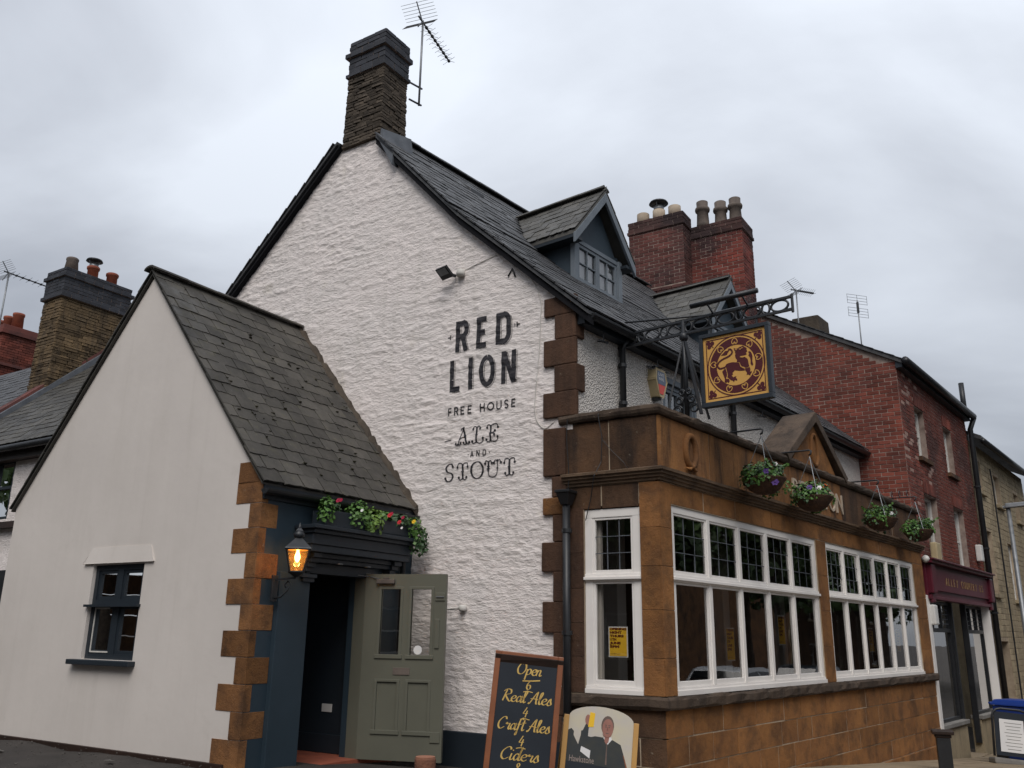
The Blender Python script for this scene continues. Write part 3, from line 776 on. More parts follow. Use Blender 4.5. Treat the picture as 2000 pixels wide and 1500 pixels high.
# --- slates
def slate_mesh(mat, k):
    b = B(); r = random.Random(k); t = .5
    n = 5; bot = [(-.5 + i / n, -.5 + r.uniform(-.03, .035) + (.06 if r.random() < .08 else 0), 0) for i in range(n + 1)]
    ring = bot + [(.5, .5, 0), (-.5, .5, 0)]; m = len(ring)
    b.add([(x, y, -t) for x, y, _ in ring] + [(x, y, t) for x, y, _ in ring], [tuple(range(m))[::-1], tuple(range(m, 2 * m))] + [(i, (i + 1) % m, m + (i + 1) % m, m + i) for i in range(m)])
    return b.mesh('slate', mat)
def lay_slates(Pf, X, prof, a_lo, a_hi, gauge, width, mat, parent, limit, order=None, skip=None, thick=.011, lap=.12):
    """prof: list of (b,z) up the slope; Pf(a,b,z); X: course direction"""
    ms = [slate_mesh(mat, i) for i in range(6)]; recs = []
    seg = []; tot = 0
    for p, q in zip(prof, prof[1:]):
        v = Pf(0, q[0], q[1]) - Pf(0, p[0], p[1]); v = v - X * v.dot(X); seg.append((tot, tot + v.length, p, q, v.normalized())); tot += v.length
    d = 0; row = 0
    while d < tot - .03:
        s = next((x for x in seg if x[0] <= d <= x[1]), seg[-1])
        L = gauge + lap
        if d + L > tot: L = max(.12, tot - d + .02)
        t = (d + L / 2 - s[0]) / (s[1] - s[0]); bb = s[2][0] + (s[3][0] - s[2][0]) * t; zz = s[2][1] + (s[3][1] - s[2][1]) * t
        a = a_lo(bb) - (width * .5 if row % 2 else 0) + 0.0; hi = a_hi(bb)
        first = True
        while a < hi - .03:
            w = width * rng.uniform(.9, 1.1); a0, a1 = max(a, a_lo(bb)), min(a + w, hi); a += w
            if a1 - a0 < .05: continue
            recs.append(((a0 + a1) / 2, bb, zz, a1 - a0 - .011, L, s[4], row))
        d += gauge; row += 1
    if skip: recs = [r for r in recs if not skip(r[0], r[1], r[2])]
    if order: recs.sort(key=order)
    rest = B(); X = X.normalized()
    for i, (a, bb, zz, w, L, Y, row) in enumerate(recs):
        Z = X.cross(Y).normalized(); Z = Z if Z.z > 0 else -Z
        tl = rng.uniform(.028, .042)
        Y2 = (Y + Z * -tl * 1.0).normalized(); Z2 = X.cross(Y2); Z2 = Z2 if Z2.z > 0 else -Z2
        r = rng.uniform(-.006, .006); X2 = (X + Y2 * r).normalized(); Y3 = Z2.cross(X2); Y3 = Y3 if Y3.dot(Y2) > 0 else -Y3
        c = Pf(a, bb, zz) + Z2 * (.018 + rng.uniform(0, .008)) 
        m = Matrix.Translation(c) @ Matrix((X2, Y3, Z2)).transposed().to_4x4() @ Matrix.Diagonal((w, L, thick, 1))
        me = ms[rng.randrange(6)]
        if i < limit: piece('slate', me, m, parent)
        else: rest.add([m @ v.co for v in me.vertices], [tuple(p.vertices) for p in me.polygons])
    if rest.v: rest.obj('slates', mat, parent, kind='stuff', fix=False)
    return recs
def roof_sheet(prof, a0, a1, th, mat, name, parent):
    b = B(); th = .045
    top = [P(a0, *p) for p in prof] + [P(a1, *p) for p in prof]; n = len(prof)
    lo = [v - UP * th for v in top]
    b.add(top + lo, [(i, i + 1, n + i + 1, n + i) for i in range(n - 1)] + [(2 * n + i, 3 * n + i, 3 * n + i + 1, 2 * n + i + 1) for i in range(n - 1)]
          + [(i, 2 * n + i, 2 * n + i + 1, i + 1) for i in range(n - 1)] + [(n + i, n + i + 1, 3 * n + i + 1, 3 * n + i) for i in range(n - 1)]
          + [(0, n, 3 * n, 2 * n), (n - 1, 3 * n - 1, 4 * n - 1, 2 * n - 1)])
    return b.obj(name, mat, parent)
roof = roof_sheet([ROOF[0], ROOF[1], (3.93, roofz(3.93))], -.10, RA - .02, .07, M['slate2'], 'roof', pub)
roof_sheet([(3.93, roofz(3.93)), ROOF[2], (4.66, roofz(4.66))], .45, RA - .02, .07, M['slate2'], 'roof_top', roof)
roof_sheet([(4.66, roofz(4.66)), ROOFB[1]], -.10, RA - .02, .07, M['slate2'], 'rear_roof', roof)
# dormer footprints (no slates inside)
DORM = [2.44, 6.55]
def in_dormer(a, b, z):
    if a < .56 and 3.86 < b < 4.7: return True
    for c in DORM:
        if abs(a - c) < .60 and 2.2 < b < 2.80: return True
        if b >= 2.80 and b < 3.60 and abs(a - c) < .76 * (3.63 - b) / .83: return True
    return False
lay_slates(P, dR, ROOF, lambda b: -.12, lambda b: RA - .05, .185, .27, M['slate2'], roof, 300, lambda r: r[0] + .35 * abs(r[1] - 1.6), in_dormer, thick=.017)
lay_slates(P, dR, [ROOFB[1], ROOFB[0]], lambda b: -.12, lambda b: RA - .05, .23, .3, M['slate2'], roof, 0, None, in_dormer)
# ridge tiles
rm = B()
for i in range(3): pass
def ridge_tile_mesh(mat, L=.45, w=.14, h=.07, nm='ridge_tile'):
    b = B(); n = 6; prof = [(w * math.cos(math.pi * i / n), h * math.sin(math.pi * i / n)) for i in range(n + 1)]
    ins = [(x * .85, y * .8 - .01) for x, y in prof]
    for e in (-L / 2, L / 2): b.v += [(e, x, y) for x, y in prof] + [(e, x, y) for x, y in ins]
    k = n + 1
    for i in range(n):
        b.f += [(i, i + 1, 2 * k + i + 1, 2 * k + i), (k + i, 3 * k + i, 3 * k + i + 1, k + i + 1), (i, k + i, k + i + 1, i + 1), (2 * k + i, 2 * k + i + 1, 3 * k + i + 1, 3 * k + i)]
    b.f += [(0, 2 * k, 3 * k, k), (n, k + n, 3 * k + n, 2 * k + n)]
    return b.mesh(nm, mat)
def ridge_run(p, q, mat, parent, L=.45, w=.14, h=.07, nm='ridge_tile'):
    me = ridge_tile_mesh(mat, L, w, h, nm); p = Vector(p); q = Vector(q); d = (q - p); n = int(d.length / L); X = d.normalized()
    Y = UP.cross(X).normalized(); Z = X.cross(Y)
    for i in range(n):
        c = p + X * (L * (i + .5)) + UP * rng.uniform(-.006, .006)
        piece(nm, me, Matrix.Translation(c) @ Matrix((X, Y, Z)).transposed().to_4x4() @ Matrix.Rotation(rng.uniform(-.015, .015), 4, 'Z'), parent)
ridge_run(P(.62, 4.33, 8.575), P(7.95, 4.33, 8.575), M['slate2'], roof)
# verge boards under the gable edge
VR = [ROOF[0], ROOF[1], (3.95, roofz(3.95))]
for nm, pr in (('verge_board', VR), ('verge_board', [(4.62, roofz(4.62)), (7.98, 5.15)])):
    b = B()
    for p, q in zip(pr, pr[1:]):
        t = .15 if pr is VR else .11
        c = [FG.p(p[0], -.02, p[1] - t), FG.p(q[0], -.02, q[1] - t), FG.p(q[0], .075, q[1] - t), FG.p(p[0], .075, p[1] - t),
             FG.p(p[0], -.02, p[1] - .072), FG.p(q[0], -.02, q[1] - .072), FG.p(q[0], .075, q[1] - .072), FG.p(p[0], .075, p[1] - .072)]
        b.hexa(c)
    b.obj(nm, M['matteblack'], pub, fix=True)
# gutter along the street eaves, with brackets
gt = B(); pr = [(math.cos(math.pi * (1 + i / 8)) * .06, math.sin(math.pi * (1 + i / 8)) * .06) for i in range(9)]
k = len(pr)
for a in (-.02, 9.2):
    gt.v += [tuple(P(a, .72 - x, 4.95 + y)) for x, y in pr] + [tuple(P(a, .72 - x * .85, 4.95 + y * .85 + .0)) for x, y in pr]
for i in range(k - 1):
    gt.f += [(i, i + 1, 2 * k + i + 1, 2 * k + i), (k + i, 3 * k + i, 3 * k + i + 1, k + i + 1)]
gt.f += [(0, 2 * k, 3 * k, k), (k - 1, 2 * k - 1, 4 * k - 1, 3 * k - 1), tuple(range(k)), tuple(range(2 * k, 3 * k))]
gt.obj('gutter', M['black'], pub)
B().hexa([P(.0, .80, 4.86), P(9.25, .80, 4.86), P(9.25, .92, 4.86), P(0, .92, 4.86), P(0, .80, 5.0), P(9.25, .80, 5.0), P(9.25, .92, 5.0), P(0, .92, 5.0)]).obj('fascia_board', M['navy'], pub)
def downpipe(pts, r, parent, mat='black', clips=()):
    b = B().tube(pts, r, 10)
    o = b.obj('downpipe', M[mat], parent, smooth=True)
    for c in clips: B().lathe(c, [(r * 1.35, -.02), (r * 1.35, .02)], 10).obj('pipe_collar', M[mat], o)
    return o
downpipe([FM.p(.88, .14, 4.93), FM.p(.88, .06, 4.8), FM.p(.88, .055, 3.5)], .038, pub, clips=[FM.p(.88, .055, z) for z in (4.6, 4.15)])
downpipe([FM.p(3.78, .14, 4.93), FM.p(3.78, .06, 4.78), FM.p(3.78, .055, 3.5)], .04, pub, clips=[FM.p(3.78, .055, z) for z in (4.62,)])
# iron ties under the eaves
for u in (.42, 1.62, 4.7, 5.6):
    B().bar(FM.p(u, .02, 4.78), FM.p(u, .16, 4.74), .014).bar(FM.p(u - .09, .1, 4.76), FM.p(u + .09, .1, 4.76), .014).bar(FM.p(u, .1, 4.76), FM.p(u, .1, 4.9), .012).obj('gutter_bracket', M['ironwork'], pub)

# --- gable chimney of thin rubble with a dark brick crown
def rubble_stack(Fa, u0, u1, depth, z0, z1, taper, mat, parent, ch=(.045, .085), cw=(.12, .34), seed=3, limit=300):
    """stones one by one on all four sides of a stack; Fa: face frame (u, outward n)"""
    r = random.Random(seed); ms = unit_set('stone', mat, .10, .05, 6)
    n = 0; uc = (u0 + u1) / 2; rest = B()
    z = z0
    while z < z1 - .02:
        h = r.uniform(*ch); h = min(h, z1 - z); k = 1 + taper * (1 - (z - z0) / (z1 - z0))
        hw = (u1 - u0) / 2 * k; hd = depth / 2 * k
        for side in range(4):
            ln = 2 * (hw if side % 2 == 0 else hd); x = -ln / 2
            while x < ln / 2 - .02:
                w = r.uniform(*cw); w = ln / 2 - x if x + w > ln / 2 - .07 else w
                cx = x + w / 2; x += w; th = .09; pr = r.uniform(-.008, .012)
                if side == 0: c = (uc + cx, pr - th / 2, 0)
                elif side == 2: c = (uc + cx, -2 * hd - pr + th / 2, 0)
                elif side == 1: c = (uc - hw - pr + th / 2, -hd + cx, 1)
                else: c = (uc + hw + pr - th / 2, -hd + cx, 1)
                off = (hd - depth / 2)
                m = Fa.mat(c[0], c[1] + off, z + h / 2)
                if c[2]: m = m @ Matrix.Rotation(math.pi / 2, 4, 'Z')
                m = m @ Matrix.Rotation(r.uniform(-.025, .025), 4, 'Y') @ Matrix.Diagonal((w * .985, th, h * .92, 1)); me = ms[r.randrange(6)]
                if side in (0, 1) and n < limit: piece('stone', me, m, parent); n += 1
                else: rest.add([m @ v.co for v in me.vertices], [tuple(p.vertices) for p in me.polygons])
        z += h
    if rest.v: rest.obj('stones', mat, parent, kind='stuff', fix=False)
    return n
# frame at chimney: gable face proud of nothing, depth runs away from the gable
CHF = Frame(BC + dirv(AZL - 90) * .035, AZL, AZL - 90)
core = B(); core.box(CHF, 3.97, 4.56, -.50, -.03, 8.2, 9.3).obj('chimney', M['mortar'], pub)
chim = bpy.data.objects['chimney']
rubble_stack(CHF, 3.93, 4.60, .52, 8.16, 9.33, .045, M['rubble'], chim, (.035, .06), (.10, .26))
CHS = Frame(CHF.p(3.93, 0, 0), AZL + 90, AZL + 180)
def crown(F, u0, u1, dep, bands, par, mt='band'):
    m = unit_set('crown_brick', M[mt], .05, .03, 4); S2 = Frame(F.p(u0, 0, 0), AZL + 90, AZL + 180)
    for (z0, z1, e) in bands:
        B().box(F, u0 - e + .01, u1 + e - .01, -dep - e + .01, e - .01, z0, z1 - .004).obj('crown_course', M['redmortar'], par)
        n = max(1, round((z1 - z0) / .075)); h = (z1 - z0) / n
        for k in range(n):
            for fr, a, b_, nn in ((F, u0 - e, u1 + e, e), (S2, -e, dep + e, e)):
                u = a - (.11 if k % 2 else 0)
                while u < b_ - .02:
                    x0, x1 = max(u, a), min(u + .225, b_); u += .225
                    if x1 - x0 > .03: piece('crown_brick', m[rng.randrange(4)], fr.mat((x0 + x1) / 2, nn - .025 + rng.uniform(-.003, .004), z0 + h * (k + .5), x1 - x0 - .008, .05, h - .008), par)
crown(CHF, 3.93, 4.60, .52, ((9.30, 9.36, .035), (9.36, 9.62, .012), (9.62, 9.70, .05), (9.70, 9.90, .015)), chim)
# lead flashing at the foot of the stack
B().hexa([P(.52, 3.83, 8.02), P(-.04, 3.83, 8.02), P(-.04, 3.905, 8.02), P(.52, 3.905, 8.02), P(.52, 3.885, 8.36), P(-.04, 3.885, 8.26), P(-.04, 3.905, 8.26), P(.52, 3.905, 8.36)]).obj('lead_flashing', M['lead'], chim)
B().hexa([P(-.10, 3.60, 8.0 - .42), P(.60, 3.60, 8.0 - .42), P(.60, 3.92, roofz(3.92)), P(-.10, 3.92, roofz(3.92)), P(-.10, 3.60, roofz(3.6) + .035), P(.60, 3.60, roofz(3.6) + .035), P(.60, 3.92, roofz(3.92) + .045), P(-.10, 3.92, roofz(3.92) + .045)]).obj('lead_apron', M['lead'], chim)

# --- dormers
def dormer(ac):
    DF = Frame(P(ac, 2.15, 0), AZR, AZR + 90)
    sh = lambda z: 0
    hw = .565; zb = 6.25; ze = 6.90; zr = 7.83
    def depth(z):   # metres back (perpendicular) until the main roof
        for q in np.linspace(2.15, 4.33, 100):
            if roofz(q) >= z: return (q - 2.15) * .9936
        return 1.96
    b = B()
    for s in (-1, 1):
        x0, x1 = (s * hw, s * (hw - .05)) if s > 0 else (s * hw, s * (hw - .05))
        d = depth(ze) + .1
        c = [(x0, 0, zb - .1), (x1, 0, zb - .1), (x1, -d, ze - .1), (x0, -d, ze - .1), (x0, 0, ze + .1), (x1, 0, ze + .1), (x1, -d, ze + .1), (x0, -d, ze + .1)]
        b.hexa([DF.p(*p) for p in c])
    # gable triangle above the window
    b.prism([(-hw, ze), (hw, ze), (0, zr - .12)], lambda u, z: DF.p(u, -.01, z), lambda u, z: DF.p(u, -.06, z))
    d = b.obj('dormer', M['dormerblue'], pub)
    fr, ps = casement(DF, -hw, hw, zb, ze + .02, d, M['greyframe'], 2, 2, 2, n=.0, fw=.06)
    fr.obj('window_frame', M['greyframe'], d, bevel=.004)
    for p in ps: pane_obj(DF, p, -.012, d)
    B().box(DF, -hw + .05, hw - .05, -.09, -.06, zb, ze).obj('window_blind', M['curtain'], d)
    for s in (-1, 1): B().box(DF, s * hw - .045, s * hw + .045, -.03, .045, zb - .04, ze + .03).obj('corner_post', M['greyframe'], d, bevel=.004)
    B().box(DF, -hw - .06, hw + .06, .0, .075, zb - .07, zb - .005).obj('sill', M['greyframe'], d, bevel=.006)
    # roof slopes
    ew = .77; zE = 6.92; f = .17; dr = depth(zr) ; de = depth(zE)
    for s in (-1, 1):
        rb = B(); t = .05
        up = [DF.p(0, f, zr), DF.p(0, -dr - .05, zr), DF.p(s * ew, -de - .02, zE), DF.p(s * ew, f, zE)]
        lo = [v - UP * t for v in up]; rb.hexa(lo + up)
        rb.obj('dormer_roof', M['slate3'], d)
        # barge board at the front and dark eaves soffit
        B().hexa([DF.p(0, f - .03, zr - .19), DF.p(s * (ew + .01), f - .03, zE - .19), DF.p(s * (ew + .01), f + .012, zE - .19), DF.p(0, f + .012, zr - .19),
                  DF.p(0, f - .03, zr - .045), DF.p(s * (ew + .01), f - .03, zE - .045), DF.p(s * (ew + .01), f + .012, zE - .045), DF.p(0, f + .012, zr - .045)]).obj('barge_board', M['greyframe'], d, bevel=.006)
        B().box(DF, min(s * hw, s * ew) , max(s * hw, s * ew), -de, f - .02, zE - .10, zE - .055).obj('soffit', M['navy'], d)
        # slates of the slope
        Xd = -DF.N
        prof = [(s * ew, zE), (0, zr)]
        def Pf(a, b_, z): return DF.p(b_, f - a, z)
        sl = lambda b_: 0.0
        hi = lambda b_: f + de + (dr - de) * (1 - abs(b_) / ew)
        lay_slates(Pf, Xd, prof, lambda b_: -.01, hi, .165, .24, M['slate3'], d, 60 if s < 0 else 0, thick=.010)
    ridge_run(DF.p(0, f, zr + .012), DF.p(0, -dr, zr + .012), M['slate3'], d, .4, .11, .055)
    # lead valleys on the main roof
    for s in (-1, 1):
        v = [DF.p(s * .02, -dr - .05, zr), DF.p(s * (ew + .05), -de + .0, zE - .01)]
        o = (DF.U * s * .16)
        B().hexa([v[0] - UP * .03, v[1] - UP * .03, v[1] + o - UP * .03, v[0] + o - UP * .03, v[0] + UP * .035, v[1] + UP * .035, v[1] + o + UP * .05, v[0] + o + UP * .05]).obj('lead_valley', M['lead'], d)
    return d
for ac in DORM: dormer(ac)
# small roof vent
def rp(a, b): return P(a, b, roofz(b))
vv = B(); c = rp(1.75, 3.85)
vv.hexa([rp(1.6, 3.72) + UP * .0, rp(1.95, 3.72) + UP * .0, rp(1.95, 3.98), rp(1.6, 3.98), rp(1.62, 3.74) + UP * .10, rp(1.93, 3.74) + UP * .10, rp(1.93, 3.97) + UP * .05, rp(1.62, 3.97) + UP * .05])
vv.obj('roof_vent', M['black'], roof, bevel=.01)
# --- lettering painted on the gable
def wallpt(b0, z0):
    def fn(x, y, k):
        u, z = b0 - x, z0 + y
        return FG.p(u, GW.at(u, z) + .0045 + k, z)
    return fn
def block(pt, ch, x, y, w, h, sw, shadow=0):
    gw = {'R': .56, 'E': .52, 'D': .54, 'L': .48, 'I': .0, 'O': .56, 'N': .52, 'F': .5, 'H': .54, 'U': .54, 'S': .5, 'A': .54}[ch]
    sx = ((w - sw) / gw) if gw else 1; sy = h - (0 if sw < .03 else 0)
    for st in BLOCK[ch]:
        pts = []
        for (px, py) in st:
            yy = py * h
            if abs(py - .94) < 1e-6: yy = h - sw / 2
            if abs(py - .06) < 1e-6: yy = sw / 2
            pts.append((x + sw / 2 + px * sx, y + yy))
        if ch == 'O': pts = [(x + sw / 2 + px * sx, y + h / 2 + (py - .5) / .45 * (h - sw) / 2) for px, py in st]
        rows = pt.ribbon([Vector(p) for p in pts], sw, 3 if sw > .03 else 1, .03)
        if shadow:   # thin drop line down the right and lower sides
            for sd in (0, -1):
                ln = [r[sd] for r in rows]; run = []
                for i in range(len(ln) - 1):
                    m = (ln[i] + ln[i + 1]) / 2; cc = (rows[i][0] + rows[i][-1] + rows[i + 1][0] + rows[i + 1][-1]) / 4; nn = (m - cc).normalized()
                    if nn.x * .75 - nn.y * .66 > .35:
                        if not run: run.append(ln[i] + Vector((.013, -.010)))
                        run.append(ln[i + 1] + Vector((.013, -.010)))
                    elif len(run) > 1: pt.ribbon(run, .0055); run = []
                if len(run) > 1: pt.ribbon(run, .0055)
def letter(fnb, draw):
    pt = Paint(); draw(pt); return pt.obj('letter', fnb, M['letter'], gable)
for ch, x, w in (('R', 0, .19), ('E', .30, .17), ('D', .575, .205)): letter(wallpt(2.535, 4.805), lambda p: block(p, ch, x, 0, w, .385, .062, 1))
for ch, x, w in (('L', 0, .175), ('I', .267, .06), ('O', .415, .225), ('N', .727, .20)): letter(wallpt(2.603, 4.322), lambda p: block(p, ch, x, 0, w, .385, .060, 1))
kx = .000847
for ch, a, b_ in (('F', 125, 195), ('R', 228, 300), ('E', 333, 405), ('E', 450, 525), ('H', 655, 735), ('O', 775, 885), ('U', 920, 1005), ('S', 1043, 1115), ('E', 1158, 1232)):
    letter(wallpt(2.609, 4.032), lambda p: block(p, ch, (a - 125) * kx, 0, (b_ - a) * kx, .098, .0155))
def tusc(pt, ch, x, y, w, h):
    for pts, th in TUSC[ch]:
        q = [(x + px * w, y + py * h) for px, py in pts]
        if th == 1: pt.ribbon([Vector(p) for p in q], .024, 1, .03); pt.disc(((q[0][0] + q[-1][0]) / 2, (q[0][1] + q[-1][1]) / 2), .020, 8, .012)
        elif th == 2: pt.ribbon(catmull(q, 5), lambda d: .009 + .017 * abs(d.y) ** 1.6)
        else: pt.ribbon(catmull(q, 6), .0105)
        if th != 1 and len(pts) > 2 and len(pts) < 15:
            pt.disc(q[0], .015, 8)
            if ch not in 'A' or th == 0 and pts[0][1] < .2: pt.disc(q[-1], .015, 8)
for ch, a, b_ in (('A', 275, 512), ('L', 548, 735), ('E', 772, 965)): letter(wallpt(2.609, 3.672), lambda p: tusc(p, ch, (a - 125) * kx, 0, (b_ - a) * kx, .195))
for ch, a, b_ in (('A', 515, 570), ('N', 615, 670), ('D', 720, 775)): letter(wallpt(2.609, 3.520), lambda p: block(p, ch, (a - 125) * kx, 0, (b_ - a) * kx, .070, .0115))
for ch, a, b_ in (('S', 105, 262), ('T', 315, 492), ('O', 528, 740), ('U', 765, 1010), ('T', 1055, 1232)): letter(wallpt(2.609, 3.268), lambda p: tusc(p, ch, (a - 125) * kx, 0, (b_ - a) * kx, .19))
letter(wallpt(2.609, 3.672), lambda p: p.ribbon([Vector(((85 - 125) * kx, .06)), Vector(((195 - 125) * kx, .075))], .01))
for cx in (482, 828): letter(wallpt(2.609, 3.520), lambda p: p.disc(((cx - 125) * kx, .03), .007, 8))
for cx, sg in ((-.075, -1), (.865, 1)):
    lt = Paint()
    for (dx, dy, r, ry) in ((0, 0, .011, .011), (.024 * sg, 0, .016, .008), (0, .02, .010, .010), (0, -.02, .010, .010)): lt.disc((cx + dx, .2 + dy), r, 8, ry)
    lt.poly([(cx - .022 * sg, .2), (cx - .042 * sg, .222), (cx - .034 * sg, .2), (cx - .042 * sg, .178)][::(1 if sg > 0 else -1)])
    lt.obj('painted_flourish', wallpt(2.535, 4.805), M['letter'], gable)
# thin stains of an old climber and white cable on the wall
def wall_cable(pts, r, name, mat, label=None):
    q = [FG.p(u, GW.at(u, z) + r + .003, z) for u, z in pts]
    return B().tube(q, r, 6).obj(name, mat, pub, smooth=True)
def cm(pts, n=6): return [tuple(v) for v in catmull(pts, n)]
wall_cable(cm([(2.5, 5.82), (2.25, 5.88), (1.95, 5.93), (1.75, 5.9), (1.5, 5.55), (1.36, 5.25), (1.36, 4.9), (1.38, 4.5), (1.42, 4.05), (1.40, 3.85), (1.30, 3.74), (1.18, 3.80)]), .0045, 'wall_cable', M['white_old'])
wall_cable([(1.80, 5.62), (1.74, 5.70), (1.70, 5.60)], .010, 'wall_hook', M['ironwork'])
# junction box by the door
jb = B(); c = FG.p(2.30, .03, 1.86)
jb.lathe(c - UP * .03, [(.035, 0), (.045, .02), (.045, .05), (.03, .065)], 12).obj('junction_box', M['white_old'], pub, smooth=True)
wall_cable([(2.33, 1.87), (2.45, 1.86), (2.7, 1.84)], .006, 'wall_cable', M['white_old'])

# ================================================================== STONE BAY
bay = thing('stone_bay', P(4.5, .4, gz(*P(4.5, .4, 0).xy)), 'ironstone bay extension with long white windows, cornice and small gablet', 'bay front')
SM = unit_set('stone_block', M['iron'], .012, .004, 4)
BW = 9.15            # length of the bay front
GB = -.03            # back of the facing stones
back = B()
back.box(FB, .05, BW - .02, -.16, -.005, -.6, 1.0)
back.box(FB, .05, BW - .02, -.16, -.005, 2.86, 3.74)
for (u0, u1) in ((.05, .23), (4.1, 4.45), (8.57, BW - .02)): back.box(FB, u0, u1, -.16, -.005, 1.0, 2.86)
for (u0, u1, z0, z1) in ((.05, 1.1, -.2, 1.0), (.05, 1.1, 2.86, 3.74), (.05, .215, 1.0, 2.86), (.832, 1.1, 1.0, 2.86)): back.box(FG, u0, u1, -.16, -.005, z0, z1)
bwall = back.obj('bay_wall', M['mortar'], bay)
def ashlar(F, u0, u1, courses, wmin, wmax, mat, seed, n1=.0, edge=None, first_off=0):
    r = random.Random(seed); ms = unit_set('stone_block', mat, .014, .010, 4)
    for ci, (z0, z1) in enumerate(courses):
        u = u0
        while u < u1 - .02:
            w = r.uniform(wmin, wmax); w = u1 - u if u + w > u1 - wmin * .6 else w
            if u == u0 and ci % 2: w = min(w * .55, u1 - u)
            th = .09; pr = r.uniform(-.004, .005)
            piece('stone_block', ms[r.randrange(4)], F.mat(u + w / 2, n1 + pr - th / 2, (z0 + z1) / 2, w - .011, th, z1 - z0 - .011), bwall)
            u += w
# dado below the sill, courses level
cs = [(.70, .945), (.45, .70), (.20, .45), (-.05, .20), (-.30, -.05), (-.55, -.30)]
ashlar(FB, .0, BW, cs[:4], .45, .85, M['iron'], 21)
ashlar(FB, 2.6, BW, cs[4:], .45, .85, M['iron'], 22, .03)
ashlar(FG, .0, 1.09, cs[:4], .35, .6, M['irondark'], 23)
# piers
def pier(F, u0, u1, mat, zs, joints=True):
    ms = unit_set('stone_block', mat, .010, .004, 3)
    for i, (z0, z1) in enumerate(zip(zs, zs[1:])):
        piece('stone_block', ms[i % 3], F.mat((u0 + u1) / 2, -.045 + .004, (z0 + z1) / 2, u1 - u0 - .004, .09, z1 - z0 - .006), bwall)
pier(FB, .0, .228, M['iron'], [1.065, 1.40, 1.84, 2.25, 2.62, 3.07])
pier(FG, .002, .213, M['iron'], [1.065, 1.40, 1.84, 2.25, 2.62, 3.07])
pier(FB, 4.105, 4.445, M['iron'], [1.065, 1.5, 1.95, 2.4, 2.86])
pier(FB, 8.575, BW, M['iron'], [1.065, 1.45, 1.95, 2.3, 2.86])
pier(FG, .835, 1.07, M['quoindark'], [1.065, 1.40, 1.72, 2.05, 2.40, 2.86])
# lintel band, frieze
ashlar(FB, .23, BW, [(2.862, 3.075)], .7, 1.2, M['iron'], 31)
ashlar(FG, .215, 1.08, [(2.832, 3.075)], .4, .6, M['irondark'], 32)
ashlar(FB, .0, 3.35, [(3.215, 3.745)], .9, 1.3, M['ironfrieze'], 33)
ashlar(FB, 3.35, 5.25, [(3.215, 3.745)], .9, 1.0, M['ironfrieze'], 34)
ashlar(FB, 5.25, BW, [(3.215, 3.745)], .9, 1.3, M['irondark'], 35)
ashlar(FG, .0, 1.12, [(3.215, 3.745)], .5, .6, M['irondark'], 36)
# toothed quoins biting into the white gable
for k, (z0, z1, u1) in enumerate([(3.21, 3.72, 1.30), (2.98, 3.20, 1.19), (2.80, 2.98, 1.30), (2.52, 2.80, 1.18), (2.22, 2.52, 1.31), (1.92, 2.22, 1.175), (1.62, 1.92, 1.30), (1.34, 1.62, 1.17), (1.10, 1.34, 1.28), (.84, 1.10, 1.17), (.6, .84, 1.27)]):
    stone(FG, 1.03 if z1 > 3.3 else 1.02, u1, -.06, .036, z0 + .001, z1 - .001, M['iron'] if k in (2,) else M['quoindark'], bay, jit=.004)
# mouldings that run round the corner: profile of (projection, z)
def moulding(prof, name, mat, end=BW, uend=1.09, jag=0, seg=.5):
    b = B(); r = random.Random(4); path = []
    na, nb = FG.N, FB.N; m = Matrix(((na.x, na.y), (nb.x, nb.y))).inverted()
    nu = max(2, int(uend / seg)); nf = max(2, int(end / seg))
    for i in range(nu): path.append(('g', uend * (1 - i / nu)))
    path.append(('c', 0))
    for i in range(1, nf + 1): path.append(('f', end * i / nf))
    rows = []
    for kind, u in path:
        row = []
        for k, (pr, z) in enumerate(prof):
            jj = r.uniform(-jag, jag) if jag else 0
            if kind == 'g': q = FG.p(u, pr + jj, z + jj)
            elif kind == 'f': q = FB.p(u, pr + jj, z + jj)
            else:
                t = m @ Vector((pr, pr)); q = BC + Vector((t.x, t.y, 0)) + UP * z
            row.append(q)
        rows.append(row)
    n = len(prof)
    for row in rows: b.v += [tuple(q) for q in row]
    for i in range(len(rows) - 1):
        for k in range(n):
            b.f.append((i * n + k, (i + 1) * n + k, (i + 1) * n + (k + 1) % n, i * n + (k + 1) % n))
    b.f += [tuple(range(n)), tuple(range((len(rows) - 1) * n, len(rows) * n))]
    return b.obj(name, mat, bay)
moulding([(-.10, 3.078), (.02, 3.078), (.024, 3.105), (.045, 3.108), (.048, 3.135), (.07, 3.138), (.072, 3.165), (.095, 3.168), (.098, 3.195), (.04, 3.212), (-.10, 3.212)], 'cornice', M['ironcornice'], uend=1.05, jag=.002, seg=.25)
moulding([(-.34, 3.748), (.03, 3.748), (.05, 3.77), (.062, 3.80), (.055, 3.835), (.0, 3.85), (-.34, 3.855)], 'coping', M['coping'], uend=1.10, jag=.006, seg=.13)
moulding([(-.12, .95), (.055, .95), (.07, .972), (.07, 1.035), (.05, 1.058), (-.12, 1.062)], 'sill', M['coping'], end=BW + .02, uend=1.0, jag=.010, seg=.16)
B().hexa([P(.1, .30, 3.4), P(BW - .05, .30, 3.4), P(BW - .05, .92, 3.4), P(.1, .92, 3.4), P(.1, .30, 3.62), P(BW - .05, .30, 3.62), P(BW - .05, .92, 3.66), P(.1, .92, 3.66)]).obj('flat_roof', M['lead'], bay)
B().hexa([P(BW - .16, .16, -.6), P(BW - .02, .16, -.6), P(BW - .02, .92, -.6), P(BW - .16, .92, -.6), P(BW - .16, .16, 3.74), P(BW - .02, .16, 3.74), P(BW - .02, .92, 3.74), P(BW - .16, .92, 3.74)]).obj('end_wall', M['irondark'], bay)
